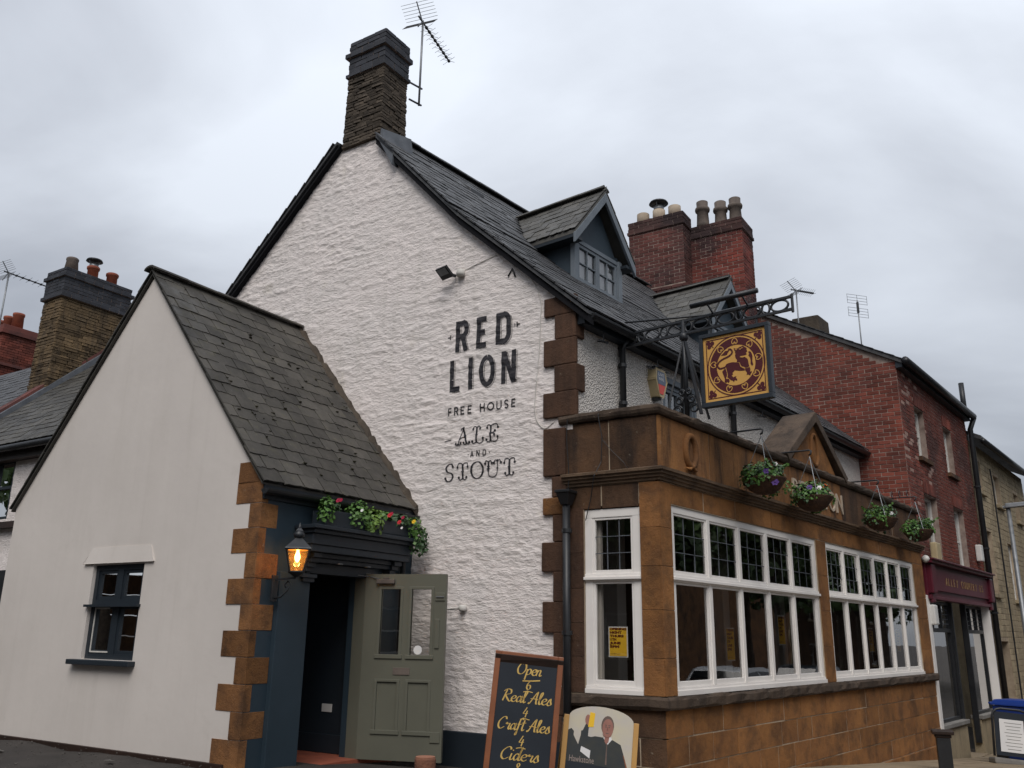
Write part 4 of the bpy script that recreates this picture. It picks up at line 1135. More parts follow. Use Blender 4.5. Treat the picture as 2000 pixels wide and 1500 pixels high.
# gablet with sloping coping and cartouche
gc, gh, gb_ = 4.30, 1.00, 3.80
gl = B().prism([(gc - gh + .12, gb_ - .02), (gc + gh - .12, gb_ - .02), (gc, 4.53)], lambda u, z: FB.p(u, .004, z), lambda u, z: FB.p(u, -.30, z)).obj('gablet', M['iron'], bay)
for s in (-1, 1):
    B().hexa([FB.p(gc, -.40, 4.49), FB.p(gc + s * (gh + .06), -.40, gb_ - .02), FB.p(gc + s * (gh + .06), .075, gb_ - .02), FB.p(gc, .075, 4.49),
              FB.p(gc, -.40, 4.64), FB.p(gc + s * (gh + .13), -.40, gb_ + .06), FB.p(gc + s * (gh + .13), .075, gb_ + .06), FB.p(gc, .075, 4.64)]).obj('gablet_coping', M['coping'], gl, bevel=.012)
def oval(F, u, n, z, ru, rz, r, name, mat, parent):
    pts = [F.p(u + ru * math.cos(6.2832 * i / 28), n, z + rz * math.sin(6.2832 * i / 28)) for i in range(29)]
    return B().tube(pts, r, 8, caps=False).obj(name, mat, parent, smooth=True)
oval(FB, gc, .012, 4.10, .12, .22, .028, 'cartouche', M['iron'], gl)
wr = oval(FB, .67, .012, 3.47, .115, .165, .036, 'carved_wreath', M['iron'], bay)
b = B()
for s in (-1, 1): b.tube([FB.p(.67, .02, 3.31), FB.p(.67 + s * .06, .03, 3.27), FB.p(.67 + s * .12, .02, 3.28)], [.025, .02, .008], 6)
b.blob(FB.p(.67, .03, 3.30), .03, .03, .03); b.obj('carved_ribbon', M['iron'], wr, smooth=True)
for s, ch in enumerate('RED LION'):
    if ch == ' ': continue
    u = 3.42 + [0, .24, .46, 0, .85 - .0, 1.10, 1.24, 1.62][s] if s < 4 else 3.42 + {4: .92, 5: 1.14, 6: 1.26, 7: 1.58}[s]
    text_obj('raised_letter', ch, .40, lambda x, y, z, u=u: FB.p(u + x * .95, .012 + z, 3.315 + y), M['potbuff'], bwall, extr=.012)
# --- white windows
def bay_window(F, u0, u1, nl, nm, leads=(3, 3), m=.085, ofw=.07, zb=1.064, zt=2.86, tr=(2.075, 2.25)):
    fr = B(); n0, n1 = -.09, -.018
    fr.box(F, u0, u1, n0, n1 + .03, zb, zb + .045); fr.box(F, u0, u1, n0, n1 + .012, zb + .045, zb + .07)
    fr.box(F, u0, u1, n0, n1, zt - ofw, zt - .002); fr.box(F, u0, u0 + ofw, n0, n1 - .001, zb + .07, zt - ofw); fr.box(F, u1 - ofw, u1, n0, n1 - .001, zb + .07, zt - ofw)
    w = fr.obj('window', M['wood_white'], bay, bevel=.005)
    B().box(F, u0 + .001, u1 - .001, n0, n1 + .012, tr[0] + .04, tr[1] - .06).box(F, u0 - .004, u1 + .004, n0 + .02, n1 + .035, tr[0] + .055, tr[0] + .085).obj('transom', M['wood_white'], w, bevel=.005)
    a, e = u0 + ofw, u1 - ofw; pw = (e - a) / nl
    out = []
    for k in range(nl):
        if k: B().box(F, a + k * pw - m / 2, a + k * pw + m / 2, n0, n1 + .003, zb + .07, zt - ofw).obj('mullion', M['wood_white'], w, bevel=.008)
        l = a + k * pw + (m / 2 if k else 0); r = a + (k + 1) * pw - (m / 2 if k < nl - 1 else 0)
        for z0, z1, up in ((zb + .07, tr[0] + .04, 0), (tr[1] - .06, zt - ofw, 1)):
            s = .024; bt = .055 if not up else .035
            sh = B(); q0, q1 = -.07, -.026
            sh.box(F, l, l + s, q0, q1, z0, z1).box(F, r - s, r, q0, q1, z0, z1).box(F, l + s, r - s, q0, q1 - .001, z0, z0 + bt).box(F, l + s, r - s, q0, q1 - .001, z1 - s, z1)
            sh.obj('sash', M['wood_white'], w, bevel=.004)
            L, Rr, Z0, Z1 = l + s, r - s, z0 + bt, z1 - s
            if up:
                ld = B()
                for i in range(1, leads[0]): x = L + (Rr - L) * i / leads[0]; ld.box(F, x - .0035, x + .0035, -.050, -.040, Z0, Z1)
                for j in range(1, leads[1]): z = Z0 + (Z1 - Z0) * j / leads[1]; ld.box(F, L, Rr, -.0495, -.0395, z - .0035, z + .0035)
                ld.obj('leading', M['lead'], w)
                for i in range(leads[0]):
                    for j in range(leads[1]):
                        pane_obj(F, (L + (Rr - L) * i / leads[0], L + (Rr - L) * (i + 1) / leads[0], Z0 + (Z1 - Z0) * j / leads[1], Z0 + (Z1 - Z0) * (j + 1) / leads[1]), -.044, w)
            else:
                pane_obj(F, (L, Rr, Z0, Z1), -.046, w); out.append((L, Rr, Z0, Z1))
    return w, out
w1, g1 = bay_window(FB, .23, 4.10, 5, 'w', m=.065)
w2, g2 = bay_window(FB, 4.45, 8.57, 6, 'w', m=.06)
w3, g3 = bay_window(FG, .216, .830, 1, 'w', ofw=.085, zt=2.83)
# dark bar room behind the glass
rm = B()
A0, A1, B0, B1, Z0, Z1 = .17, 9.0, .17, 5.0, .35, 3.05
rm.add([P(A0, B0, Z0), P(A1, B0, Z0), P(A1, B1, Z0), P(A0, B1, Z0), P(A0, B0, Z1), P(A1, B0, Z1), P(A1, B1, Z1), P(A0, B1, Z1)],
       [(0, 1, 2, 3), (4, 7, 6, 5), (3, 2, 6, 7), (1, 5, 6, 2)])
rm.obj('bar_room', M['interior'], bay, fix=False)
B().hexa([P(A0 - .02, 1.0, Z0), P(A0 + .1, 1.0, Z0), P(A0 + .1, B1, Z0), P(A0 - .02, B1, Z0), P(A0 - .02, 1.0, Z1), P(A0 + .1, 1.0, Z1), P(A0 + .1, B1, Z1), P(A0 - .02, B1, Z1)]).obj('bar_room_wall', M['interior2'], bay)
B().hexa([P(2, 4.2, Z0), P(7, 4.2, Z0), P(7, 4.7, Z0), P(2, 4.7, Z0), P(2, 4.2, 1.5), P(7, 4.2, 1.5), P(7, 4.7, 1.5), P(2, 4.7, 1.5)]).obj('bar_counter', M['interior2'], bay)
for (a, b_) in ((1.9, 1.6), (4.3, 1.4), (6.8, 1.6)):
    B().hexa([P(a, b_, .35), P(a + .2, b_, .35), P(a + .2, b_ + .2, .35), P(a, b_ + .2, .35), P(a, b_, 3.05), P(a + .2, b_, 3.05), P(a + .2, b_ + .2, 3.05), P(a, b_ + .2, 3.05)]).obj('room_post', M['cream'], bay, bevel=.01)
for (a, b_) in ((1.0, .9), (2.9, 1.0), (5.3, .9), (7.6, 1.0)):
    tb_ = B().lathe(P(a, b_, .35), [(.22, 0), (.22, .02), (.03, .04), (.03, .70), (.36, .71), (.36, .75), (.02, .75)], 18).obj('pub_table', M['board_wood'], bay)
    B().lathe(P(a + .05, b_, 1.1), [(.03, 0), (.035, .1), (.012, .16), (.012, .22)], 10).obj('bottle', M['leafdark'], tb_, smooth=True)
B().hexa([P(.12, .72, 1.1), P(.16, .72, 1.1), P(.16, .95, 1.1), P(.12, .95, 1.1), P(.12, .72, 2.8), P(.16, .72, 2.8), P(.16, .95, 2.8), P(.12, .95, 2.8)]).obj('window_shutter', M['cream'], bay)
# black cast downpipe with hopper on the end wall
PU = .985
hp = B()
hp.hexa([FG.p(PU - .04, .04, 2.88), FG.p(PU + .04, .04, 2.88), FG.p(PU + .04, .14, 2.88), FG.p(PU - .04, .14, 2.88), FG.p(PU - .075, .01, 3.0), FG.p(PU + .075, .01, 3.0), FG.p(PU + .075, .18, 3.0), FG.p(PU - .075, .18, 3.0)])
hp.box(FG, PU - .085, PU + .085, .01, .19, 3.0, 3.03)
hp.obj('rain_hopper', M['black'], bay, bevel=.006)
downpipe([FG.p(PU, .09, 2.9), FG.p(PU, .08, .30)], .040, bay, clips=[FG.p(PU, .08, z) for z in (2.62, 1.62, .82)])
# cables draped over the parapet
B().tube([FG.p(.98, .03, 3.80)] + [FG.p(.98 + .01 * math.sin(i), .07 - .01 * i / 6, 3.78 - .12 * i) for i in range(7)], .005, 5).obj('loose_cable', M['black'], bay)
B().tube([FG.p(*q) for q in ((.62, .02, 3.86), (.615, .075, 3.79), (.58, .06, 3.55), (.60, .05, 3.3), (.66, .10, 3.15), (.73, .03, 2.95), (.80, .02, 2.72))], .005, 5).obj('loose_cable', M['black'], bay)
B().tube([FG.p(*q) for q in ((.60, .05, 3.55), (.48, .03, 3.40), (.36, .03, 3.28), (.28, .10, 3.2))], .003, 5).obj('loose_cable', M['black'], bay)

# ================================================================== PORCH
PZ = .45
porch = thing('entrance_porch', PF.p(2.1, -1, PZ), 'smooth greige gabled entrance porch with slate roof and orange stone quoins', 'porch')
PW, PR, PE, PA = 4.30, 2.15, 2.965, 5.50
pwin = (1.66, 2.54, 1.29, 2.25)
pw_wall = B().prism([(0, PZ - .5), (PW, PZ - .5), (PW, PE), (PR, PA + .02), (0, PE)], lambda u, z: PF.p(u, 0, z), lambda u, z: PF.p(u, -.22, z), [rect(*pwin)]).obj('gable_wall', M['cream'], porch)
# tarred skirting at the foot of the wall
B().box(PF, .16, PW, -.05, .028, PZ - .4, PZ + .012).obj('skirting', M['darkwood'], porch, bevel=.008)
B().box(PF, .16, PW, -.05, .05, PZ - .4, PZ - .07).obj('skirting', M['asphalt'], porch, bevel=.008)
# raised hood above the window
B().prism([(1.50, 2.265), (2.70, 2.265), (2.58, 2.43), (1.58, 2.43)], lambda u, z: PF.p(u, .026 if z < 2.3 else .010, z), lambda u, z: PF.p(u, -.02, z)).obj('render_hood', M['cream'], porch, bevel=.004)
# window: dark blue-black timber, fixed lights over casements
def porch_window():
    u0, u1, z0, z1 = pwin; n = -.06; fr = B(); f = .055; zm = 1.86
    fr.box(PF, u0, u1, n - .05, n + .02, z0, z0 + f).box(PF, u0, u1, n - .05, n + .02, z1 - f, z1).box(PF, u0, u0 + f, n - .05, n + .02, z0 + f, z1 - f).box(PF, u1 - f, u1, n - .05, n + .02, z0 + f, z1 - f)
    fr.box(PF, u0 + f, u1 - f, n - .05, n + .021, zm - .03, zm + .03)
    um = (u0 + u1) / 2; fr.box(PF, um - .045, um + .045, n - .05, n + .019, z0 + f, zm - .03).box(PF, um - .045, um + .045, n - .05, n + .019, zm + .03, z1 - f)
    w = fr.obj('window', M['navy'], porch, bevel=.004)
    B().box(PF, u0 - .02, u1 + .02, n, .045, zm - .045, zm - .02).obj('drip_rail', M['navy'], w)
    for (a, b_) in ((u0 + f, um - .045), (um + .045, u1 - f)):
        for (c, d) in ((z0 + f, zm - .03), (zm + .03, z1 - f)):
            sh = B(); s = .035
            sh.box(PF, a, a + s, n - .03, n + .008, c, d).box(PF, b_ - s, b_, n - .03, n + .008, c, d).box(PF, a + s, b_ - s, n - .03, n + .007, c, c + s).box(PF, a + s, b_ - s, n - .03, n + .007, d - s, d)
            sh.obj('sash', M['navy'], w)
            pane_obj(PF, (a + s, b_ - s, c + s, d - s), n - .01, w)
    # bare white strip of putty round one pane (left lower pane as seen)
    a, b_, c, d = um + .045 + .02, u1 - f - .006, z0 + f + .012, zm - .05
    B().box(PF, b_ - .016, b_, n, n + .014, c, d).box(PF, a, b_ - .016, n, n + .0135, c, c + .014).box(PF, a + .06, b_ - .016, n, n + .0135, d - .014, d).obj('putty_strip', M['white_old'], w)
    B().box(PF, u0 - .05, u1 + .13, -.08, .085, z0 - .055, z0 - .004).obj('sill', M['navy'], w, bevel=.008)
    B().box(PF, u0 - .3, u1 + .3, -.8, -.75, z0 - .5, z1 + .4).obj('room_wall', M['interior'], w)
porch_window()
# quoins up the right corner
z = PZ - .25; k = 0
while z < 2.94:
    h = .233; z1 = min(z + h, 2.97)
    long_left = k % 2 == 1
    corner_stone(PF, PS, .35 if long_left else .145, .08 if long_left else .255, z + .003, z1 - .002, .008, M['quoin'], porch, bev=.005)
    z = z1; k += 1
B().prism([(.0, 2.97), (.335, 2.97), (.335, 3.16), (.20, 3.16)], lambda u, z: PF.p(u, .008, z), lambda u, z: PF.p(u, -.05, z)).obj('quoin', M['quoin'], porch, bevel=.006)
# side wall with the door opening
SW = B().prism([(.225, PZ - .5), (.66, PZ - .5), (.66, 2.20), (1.49, 2.20), (1.49, PZ - .5), (2.30, PZ - .5), (2.30, 2.95), (.225, 2.95)], lambda u, z: PS.p(u, 0, z), lambda u, z: PS.p(u, -.2, z)).obj('side_wall', M['teal'], porch)
B().box(PF, PW - .2, PW, -2.3, -.22, 0, 2.9).obj('far_wall', M['cream'], porch)
# hall inside
B().box(PS, .22, 2.28, -3.2, -3.1, .1, 2.9).obj('hall_wall', M['navy'], porch)
hall = B().box(PS, .22, 2.28, -3.1, .05, .20, .375).obj('hall_floor', M['terracotta'], porch)
B().box(PS, .22, 2.28, -3.1, -.2, 2.45, 2.5).obj('hall_ceiling', M['interior'], porch)
B().box(PS, 1.62, 1.66, -1.9, -.2, .375, 2.45).obj('hall_partition', M['navy'], porch)
B().box(PS, 1.60, 1.62, -1.9, -.2, .376, .56).obj('hall_skirting', M['navy'], porch, bevel=.006)
B().box(PS, 1.607, 1.62, -.60, -.46, .78, .86).obj('light_switch', M['plastic_white'], porch, bevel=.003)
B().box(PS, .3, 1.6, -1.95, -1.9, .375, 2.45).obj('inner_door', M['navy'], porch)
# door surround: pilaster, frieze, moulded hood
B().box(PS, .012, .3, -.02, .006, PZ - .5, 2.95).obj('side_wall_return', M['teal'], porch)
sur = B().box(PS, .262, .655, .0, .055, PZ - .5, 2.14).obj('pilaster', M['teal'], porch, bevel=.006)
B().box(PS, .60, .665, -.12, .03, PZ - .4, 2.2).obj('door_jamb', M['navy'], porch, bevel=.004)
B().box(PS, 1.485, 1.56, -.12, .03, PZ - .5, 2.2).obj('door_jamb', M['sage'], porch, bevel=.004)
B().box(PS, .60, 1.60, -.12, .028, 2.15, 2.25).obj('door_head', M['navy'], porch, bevel=.004)
B().box(PS, .50, .70, .0, .10, 2.10, 2.135).box(PS, .53, .68, .0, .085, 2.06, 2.10).obj('pilaster_cap', M['navy'], porch, bevel=.004)
hood = B()
for (u0, u1, n1, z0, z1) in ((.56, 1.93, .10, 2.255, 2.30), (.54, 1.95, .13, 2.30, 2.345), (.50, 1.99, .20, 2.345, 2.415), (.49, 2.0, .215, 2.415, 2.52), (.47, 2.02, .25, 2.52, 2.56), (.44, 2.05, .29, 2.56, 2.60)):
    hood.box(PS, u0, u1, .0, n1, z0, z1 - .001)
hood.obj('moulded_hood', M['navy'], porch, bevel=.007)
for u in (.62, 1.83):
    cb_ = B()
    for i, n1 in enumerate((.17, .13, .10, .07)): cb_.box(PS, u - .055 + .004 * i, u + .055 - .004 * i, .0, n1, 2.34 - .045 * (i + 1), 2.34 - .045 * i - .001)
    cb_.obj('hood_bracket', M['navy'], porch, bevel=.004)
for u in (.98, 1.40): B().lathe(PS.p(u, .12, 2.249), [(.03, 0), (.035, .004), (.035, .01)], 14).obj('downlight', M['cast'], porch)
downpipe([PS.p(2.06, .08, 2.9), PS.p(2.06, .05, 2.75), PS.p(2.06, .05, .2)], .03, porch)
# roof
def Pp(a, b, z): return PC + dS * a + dL * b + UP * z
sl = (PA + .07 - 3.0) / PR
def proofz(b): return PA + .07 - sl * abs(b - PR)
rb = B()
for s in (-1, 1):
    e = PR + s * (PR + .03)
    up = [Pp(-.04, PR, PA + .055), Pp(2.30, PR, PA + .055), Pp(2.30, e, proofz(e) - .015), Pp(-.04, e, proofz(e) - .015)]
    rb.hexa([v - UP * .018 for v in up] + up)
proof = rb.obj('roof', M['slate'], porch)
recs = lay_slates(Pp, dS, [(-.045, proofz(-.045)), (PR, proofz(PR))], lambda b: -.06, lambda b: 2.285, .183, .255, M['slate'], proof, 300, thick=.015)
lay_slates(Pp, dS, [(PW + .045, proofz(PW + .045)), (PR, proofz(PR))], lambda b: -.06, lambda b: 2.285, .183, .255, M['slate'], proof, 0)
ridge_run(Pp(-.09, PR, PA + .085), Pp(2.28, PR, PA + .085), M['slate'], proof, .47, .10, .05)
# rough mortar fillet where the slope meets the gable wall
fl = B(); n = 46
for i in range(n + 1):
    b_ = -.06 + (PR + .08) * i / n; z = proofz(b_) if b_ < PR else proofz(PR)
    w = .05 + rng.uniform(-.02, .02); h = .07 + rng.uniform(-.02, .025)
    for (da, dz) in ((-w * 1.5, .01), (-w, h * .7), (0, h * 1.3), (.08, h * 1.2), (.08, -.1)): fl.v.append(tuple(Pp(2.24 + da, b_, z + dz + rng.uniform(-.008, .008))))
for i in range(n):
    for k in range(4): fl.f.append((i * 5 + k, i * 5 + k + 1, i * 5 + 6 + k, i * 5 + 5 + k))
fl.f += [(0, 1, 2, 3, 4), tuple(n * 5 + k for k in range(5))]
fl.obj('mortar_fillet', M['rubble'], porch)
# gutter of the porch eaves
gt = B(); k = len(pr)
pr = [(math.cos(math.pi * (1 + i / 8)) * .05, math.sin(math.pi * (1 + i / 8)) * .05) for i in range(9)]; k = 9
for a in (-.04, 2.24):
    gt.v += [tuple(Pp(a, -.075 - x, 2.885 + y)) for x, y in pr] + [tuple(Pp(a, -.075 - x * .85, 2.885 + y * .85)) for x, y in pr]
for i in range(k - 1): gt.f += [(i, i + 1, 2 * k + i + 1, 2 * k + i), (k + i, 3 * k + i, 3 * k + i + 1, k + i + 1)]
gt.f += [(0, 2 * k, 3 * k, k), (k - 1, 2 * k - 1, 4 * k - 1, 3 * k - 1), tuple(range(k)), tuple(range(2 * k, 3 * k))]
gt.obj('gutter', M['black'], porch)
B().box(PS, .0, 2.25, .002, .03, 2.80, 2.93).obj('eaves_board', M['navy'], porch)
# moss tufts in the slate joints
ms_ = B(); r = random.Random(9); cand = [q for q in recs]
Zs = (UP * 1 + (-dL) * sl).normalized()
for i in range(105):
    q = cand[r.randrange(len(cand))]
    if i % 3: q = min((cand[r.randrange(len(cand))] for _ in range(6)), key=lambda w: min((w[0] - cx_) ** 2 + (w[1] - cy_) ** 2 for cx_, cy_ in ((1.0, 1.05), (.5, .75), (1.5, .5), (1.95, 1.2), (1.3, 1.5))))
    a = q[0] + q[3] / 2 * r.choice((-1, 1)) if r.random() < .8 else q[0] + r.uniform(-.1, .1); b_ = q[1] - (r.uniform(.02, .1))
    if not (-.05 < a < 2.2 and .05 < b_ < PR - .1): continue
    for j in range(r.randint(1, 3)):
        s_ = r.uniform(.006, .019); c = Pp(a + r.uniform(-.02, .02), b_ + r.uniform(-.025, .025), 0); bb = b_
        ms_.blob(c + UP * (proofz(bb) + .040), s_ * 1.25, s_ * 1.25, s_ * .55, 5)
ms_.obj('moss', M['moss'], proof, kind='stuff', fix=False)
# --- the open door leaf
HG = PS.p(1.50, .03, 0); FE = PS.p(1.80, .87, 0); dv_ = (FE - HG); az = math.degrees(math.atan2(dv_.x, dv_.y))
DL = Frame(HG, az, az + 90); DW = dv_.length; dz0, dz1 = .375, 2.19
stl, rtop, rmid, rbot = .155, .15, .30, .21
zl0, zl1, zu0, zu1 = dz0 + .26, 1.13, 1.36, dz1 - .14
pn = [(.165, .415), (.50, .75)]
holes = [rect(a, b_, zu0, zu1) for a, b_ in pn]
dl = B().prism(rect(0, DW, dz0, dz1), lambda u, z: DL.p(u, .022, z), lambda u, z: DL.p(u, -.022, z), holes + [rect(a, b_, zl0, zl1) for a, b_ in pn]).obj('door_leaf', M['sage'], porch)
for (a, b_) in pn:
    B().box(DL, a - .01, b_ + .01, -.014, .010, zl0 - .01, zl1 + .01).obj('door_panel', M['sage'], dl, bevel=.003)
    for sd in (1, -1):
        n0, n1 = (.010, .030) if sd > 0 else (-.030, -.012)
        for (c, d) in ((zl0, zl1), (zu0, zu1)):
            mo = B(); w = .03
            mo.box(DL, a - .012, a + w - .012, n0, n1, c, d).box(DL, b_ - w + .012, b_ + .012, n0, n1, c, d).box(DL, a - .012, b_ + .012, n0, n1 - .001, d - w + .015, d + .012).box(DL, a - .025, b_ + .025, n0, n1 + .006, c - .018, c + .022)
            mo.obj('panel_moulding', M['sage'], dl, bevel=.004)
    B().add([DL.p(a, 0, zu0), DL.p(b_, 0, zu0), DL.p(b_, 0, zu1), DL.p(a, 0, zu1)], [(0, 1, 2, 3)]).obj('pane', M['glass'], dl, fix=False)
for sd in (1, -1):
    B().box(DL, .35, .53, .0215 * sd if sd > 0 else -.03, .03 if sd > 0 else -.0215, 1.185, 1.255).obj('letter_box', M['potgrey'], dl, bevel=.004)
    n0, n1 = (.0225, .045) if sd > 0 else (-.045, -.0225)
    B().box(DL, .13, .33, n0, n1 + .02 * sd, 2.09, 2.135).box(DL, .2, .26, n0, n1, 2.135, 2.155).obj('door_closer', M['potgrey'], dl, bevel=.008)
    B().box(DL, DW - .115, DW - .012, n0, n1 - .012 * sd, 1.92, 2.0).obj('bolt_plate', M['sage'], dl, bevel=.004)
    B().box(DL, DW - .105, DW - .02, n0, n1, 1.955, 1.965).obj('bolt', M['cast'], dl)
    B().box(DL, DW - .12, DW - .02, n0, n1 - .012 * sd, dz0 + .18, dz0 + .28).obj('bolt_plate', M['sage'], dl, bevel=.004)
    B().box(DL, DW - .11, DW - .06, n0, n1 - .010 * sd, 1.45, 1.74).obj('push_plate', M['sage'], dl, bevel=.006)
B().lathe((0, 0, 0), [(.001, 0)], 3)
st = B(); stc = (.60, zu0 + .07)
st.prism([(stc[0] + .045 * math.cos(6.2832 * i / 16), stc[1] + .045 * math.sin(6.2832 * i / 16)) for i in range(16)], lambda u, z: DL.p(u, .004, z), lambda u, z: DL.p(u, .002, z)).obj('round_sticker', M['paper'], dl)
B().tube([PS.p(1.2, -.02, 2.18), PS.p(1.49, .06, 2.165), DL.p(.16, .05, 2.14)], .006, 6).obj('closer_arm', M['cast'], dl)

# ================================================================== RED BRICK HOUSE NEXT DOOR
red = thing('brick_house', P(RA + 2.6, .1, gz(*P(RA + 2.6, .1, 0).xy)), 'tall red brick house with maroon shopfront beyond the stone bay', 'house')
RL, RD, RE = 5.35, 8.4, 6.70                # length along street, depth, eaves
RP = .56                                    # roof pitch (rise per metre)
def rroof(u): return RE + RP * (u if u < RD / 2 else RD - u)
RWIN = [(.95, 1.62, 5.0, 6.0), (3.1, 3.78, 5.0, 6.0), (.95, 1.85, 2.95, 4.28), (3.15, 4.0, 2.95, 4.28)]
rg = B().prism([(0, -.7), (RD, -.7), (RD, RE), (RD / 2, rroof(RD / 2)), (0, RE)], lambda u, z: RG.p(u, -.006, z), lambda u, z: RG.p(u, -.25, z)).obj('gable_wall', M['redmortar'], red)
rf = B().prism(rect(.01, RL, -.7, RE), lambda u, z: RF.p(u, -.006, z), lambda u, z: RF.p(u, -.25, z), [rect(.06, RL - .06, -.69, 2.35)] + [rect(*w) for w in RWIN]).obj('front_wall', M['redmortar'], red)
def cut_row(a, b_, z0, z1, cuts):
    iv = [(a, b_)]
    for (c0, c1, d0, d1) in cuts:
        if z1 > d0 + .01 and z0 < d1 - .01:
            nv = []
            for (p, q) in iv:
                if q <= c0 or p >= c1: nv.append((p, q)); continue
                if p < c0: nv.append((p, c0))
                if q > c1: nv.append((c1, q))
            iv = nv
    return iv
def bricks(F, u0, u1, z0, z1, keep, parent, limit, order, mat, L=.225, H=.075, seed=1, th=.06, n=0, mats2=None, cuts=()):
    r = random.Random(seed); recs = []; z = z0; row = 0
    while z < z1 - .02:
        u = u0 - (L / 2 if row % 2 else 0)
        while u < u1 - .02:
            a, b_ = max(u, u0), min(u + L, u1); u += L
            for (p, q) in cut_row(a, b_, z, z + H, cuts):
                if q - p > .03 and keep((p + q) / 2, z + H / 2): recs.append(((p + q) / 2, z + H / 2, q - p - .011))
        z += H; row += 1
    recs.sort(key=order); ms = unit_set('brick', mat, .05, .02, 5)
    alt = unit_set('brick', mats2[0], .05, .02, 3) if mats2 else None
    rest = B()
    for i, (u, z, w) in enumerate(recs):
        m = F.mat(u, n - th / 2 + r.uniform(-.003, .004), z, w, th, H - .011)
        me = alt[r.randrange(3)] if alt and r.random() < mats2[1](u, z) else ms[r.randrange(5)]
        if i < limit: piece('brick', me, m, parent)
        else: rest.add([m @ v.co for v in me.vertices], [tuple(p.vertices) for p in me.polygons])
    if rest.v: rest.obj('bricks', mat, parent, kind='stuff', fix=False)
bricks(RG, .0, 4.4, 3.3, 9.5, lambda u, z: z < rroof(u) - .12 and not (u > .95 and z < 4.2), rg, 300, lambda q: q[0] * 1.2 + abs(q[1] - 5.2), M['brick'], seed=3)
bricks(RF, .0, RL, 2.95, RE, lambda u, z: True, rf, 300, lambda q: q[0] + .15 * abs(q[1] - 5), M['brick'], seed=4, mats2=(M['header'], lambda u, z: .13 if z > 4.5 else .02), cuts=[(a, b_, c, d + .24) for a, b_, c, d in RWIN])
def sash_window(F, u0, u1, z0, z1, parent, mat='white_old', n=-.12, name='window', bars=(1, 2), sill='irondark', blind='curtain'):
    f = .06; fr = B()
    fr.box(F, u0, u1, n - .06, n, z0, z0 + f).box(F, u0, u1, n - .06, n, z1 - f, z1).box(F, u0, u0 + f, n - .06, n, z0 + f, z1 - f).box(F, u1 - f, u1, n - .06, n, z0 + f, z1 - f)
    zm = (z0 + z1) / 2; fr.box(F, u0 + f, u1 - f, n - .05, n - .012, zm - .022, zm + .022)
    for i in range(1, bars[0] + 1): x = u0 + (u1 - u0) * i / (bars[0] + 1); fr.box(F, x - .012, x + .012, n - .05, n - .013, z0 + f, z1 - f)
    w = fr.obj(name, M[mat], parent, bevel=.004)
    for (c, d) in ((z0 + f, zm - .022), (zm + .022, z1 - f)): pane_obj(F, (u0 + f, u1 - f, c, d), n - .03, w)
    if blind: B().box(F, u0, u1, n - .3, n - .28, z0, z1).obj('room_blind', M[blind], w)
    B().box(F, u0 - .07, u1 + .07, n - .1, .07, z0 - .09, z0 - .004).obj('sill', M[sill], w, bevel=.008)
    return w
for wn in RWIN: sash_window(RF, *wn, red, n=-.11)
bm_ = unit_set('brick', M['brick'], .05, .02, 3)
for (a, b_, c, d) in RWIN:                 # gauged arches over the windows
    k = 9
    for i in range(k): piece('brick', bm_[i % 3], RF.mat(a + (b_ - a) * (i + .5) / k, -.024 + .004, d + .13, (b_ - a) / k * .9, .07, .22, tilt=(i - k / 2) * .02), rf)
# roof, gutter, pipe
def Rp(a, b_, z): return RF.o + dR * a + dL * b_ + UP * z
rr = B()
for s in (0, 1):
    e = -.16 if s == 0 else RD + .16
    up = [Rp(-.06, RD / 2, rroof(RD / 2) + .06), Rp(RL + .0, RD / 2, rroof(RD / 2) + .06), Rp(RL, e, RE + .06 - RP * .16), Rp(-.06, e, RE + .06 - RP * .16)]
    rr.hexa([v - UP * .08 for v in up] + up)
rroof_o = rr.obj('roof', M['slate2'], red)
lay_slates(Rp, dR, [(-.17, RE - .05), (RD / 2, rroof(RD / 2) + .06)], lambda b_: -.08, lambda b_: RL, .2, .28, M['slate2'], rroof_o, 0)
B().tube([RF.p(-.1, .2, RE - .06), RF.p(RL, .2, RE - .06)], .07, 10).obj('gutter', M['black'], red, smooth=True)
B().box(RF, -.02, RL, .0, .12, RE - .16, RE - .02).obj('eaves_board', M['navy'], red)
downpipe([RF.p(RL + .02, .2, RE - .08), RF.p(RL + .02, .09, RE - .35), RF.p(RL + .02, .08, -.6)], .06, red, clips=[RF.p(RL + .02, .08, z) for z in (5, 3.6, 2.2)])
B().tube([RF.p(RL - .12, .05, RE - .1), RF.p(RL - .12, .05, RE + .75)], .06, 10).obj('vent_pipe', M['black'], red, smooth=True)
# --- shopfront
shop = B().box(RF, .02, RL - .45, -.02, .11, 2.36, 2.92).obj('shop_fascia', M['maroon'], red, bevel=.01)
B().box(RF, .42, RL - .55, .115, .15, 2.46, 2.86).obj('name_board', M['maroon'], shop, bevel=.006)
B().box(RF, -.02, RL - .42, -.02, .24, 2.92, 2.97).box(RF, -.03, RL - .41, -.02, .28, 2.97, 3.0).obj('fascia_cornice', M['maroon'], shop, bevel=.006)
B().box(RF, .02, RL - .45, .0, .15, 2.30, 2.358).obj('fascia_rail', M['maroon'], shop, bevel=.006)
for u in (.2, RL - .48):
    B().box(RF, u - .14, u + .14, .0, .2, 2.40, 2.90).box(RF, u - .11, u + .11, .0, .16, 2.24, 2.40).obj('console', M['maroon'], shop, bevel=.02)
for i, ch in enumerate('ALLEY COUNTRY ES'):
    if ch == ' ': continue
    text_obj('gilt_letter', ch, .20, lambda x, y, z, i=i: RF.p(1.15 + i * .195 + x, .153 + z, 2.58 + y), M['gilt'], shop, extr=.003)
zs0 = -.10
for (u0, u1) in ((-.06, .10), (RL - .6, RL - .5)): B().box(RF, u0, u1, -.1, .10, -.65, 2.36).obj('shop_post', M['wood_white'], red, bevel=.006)
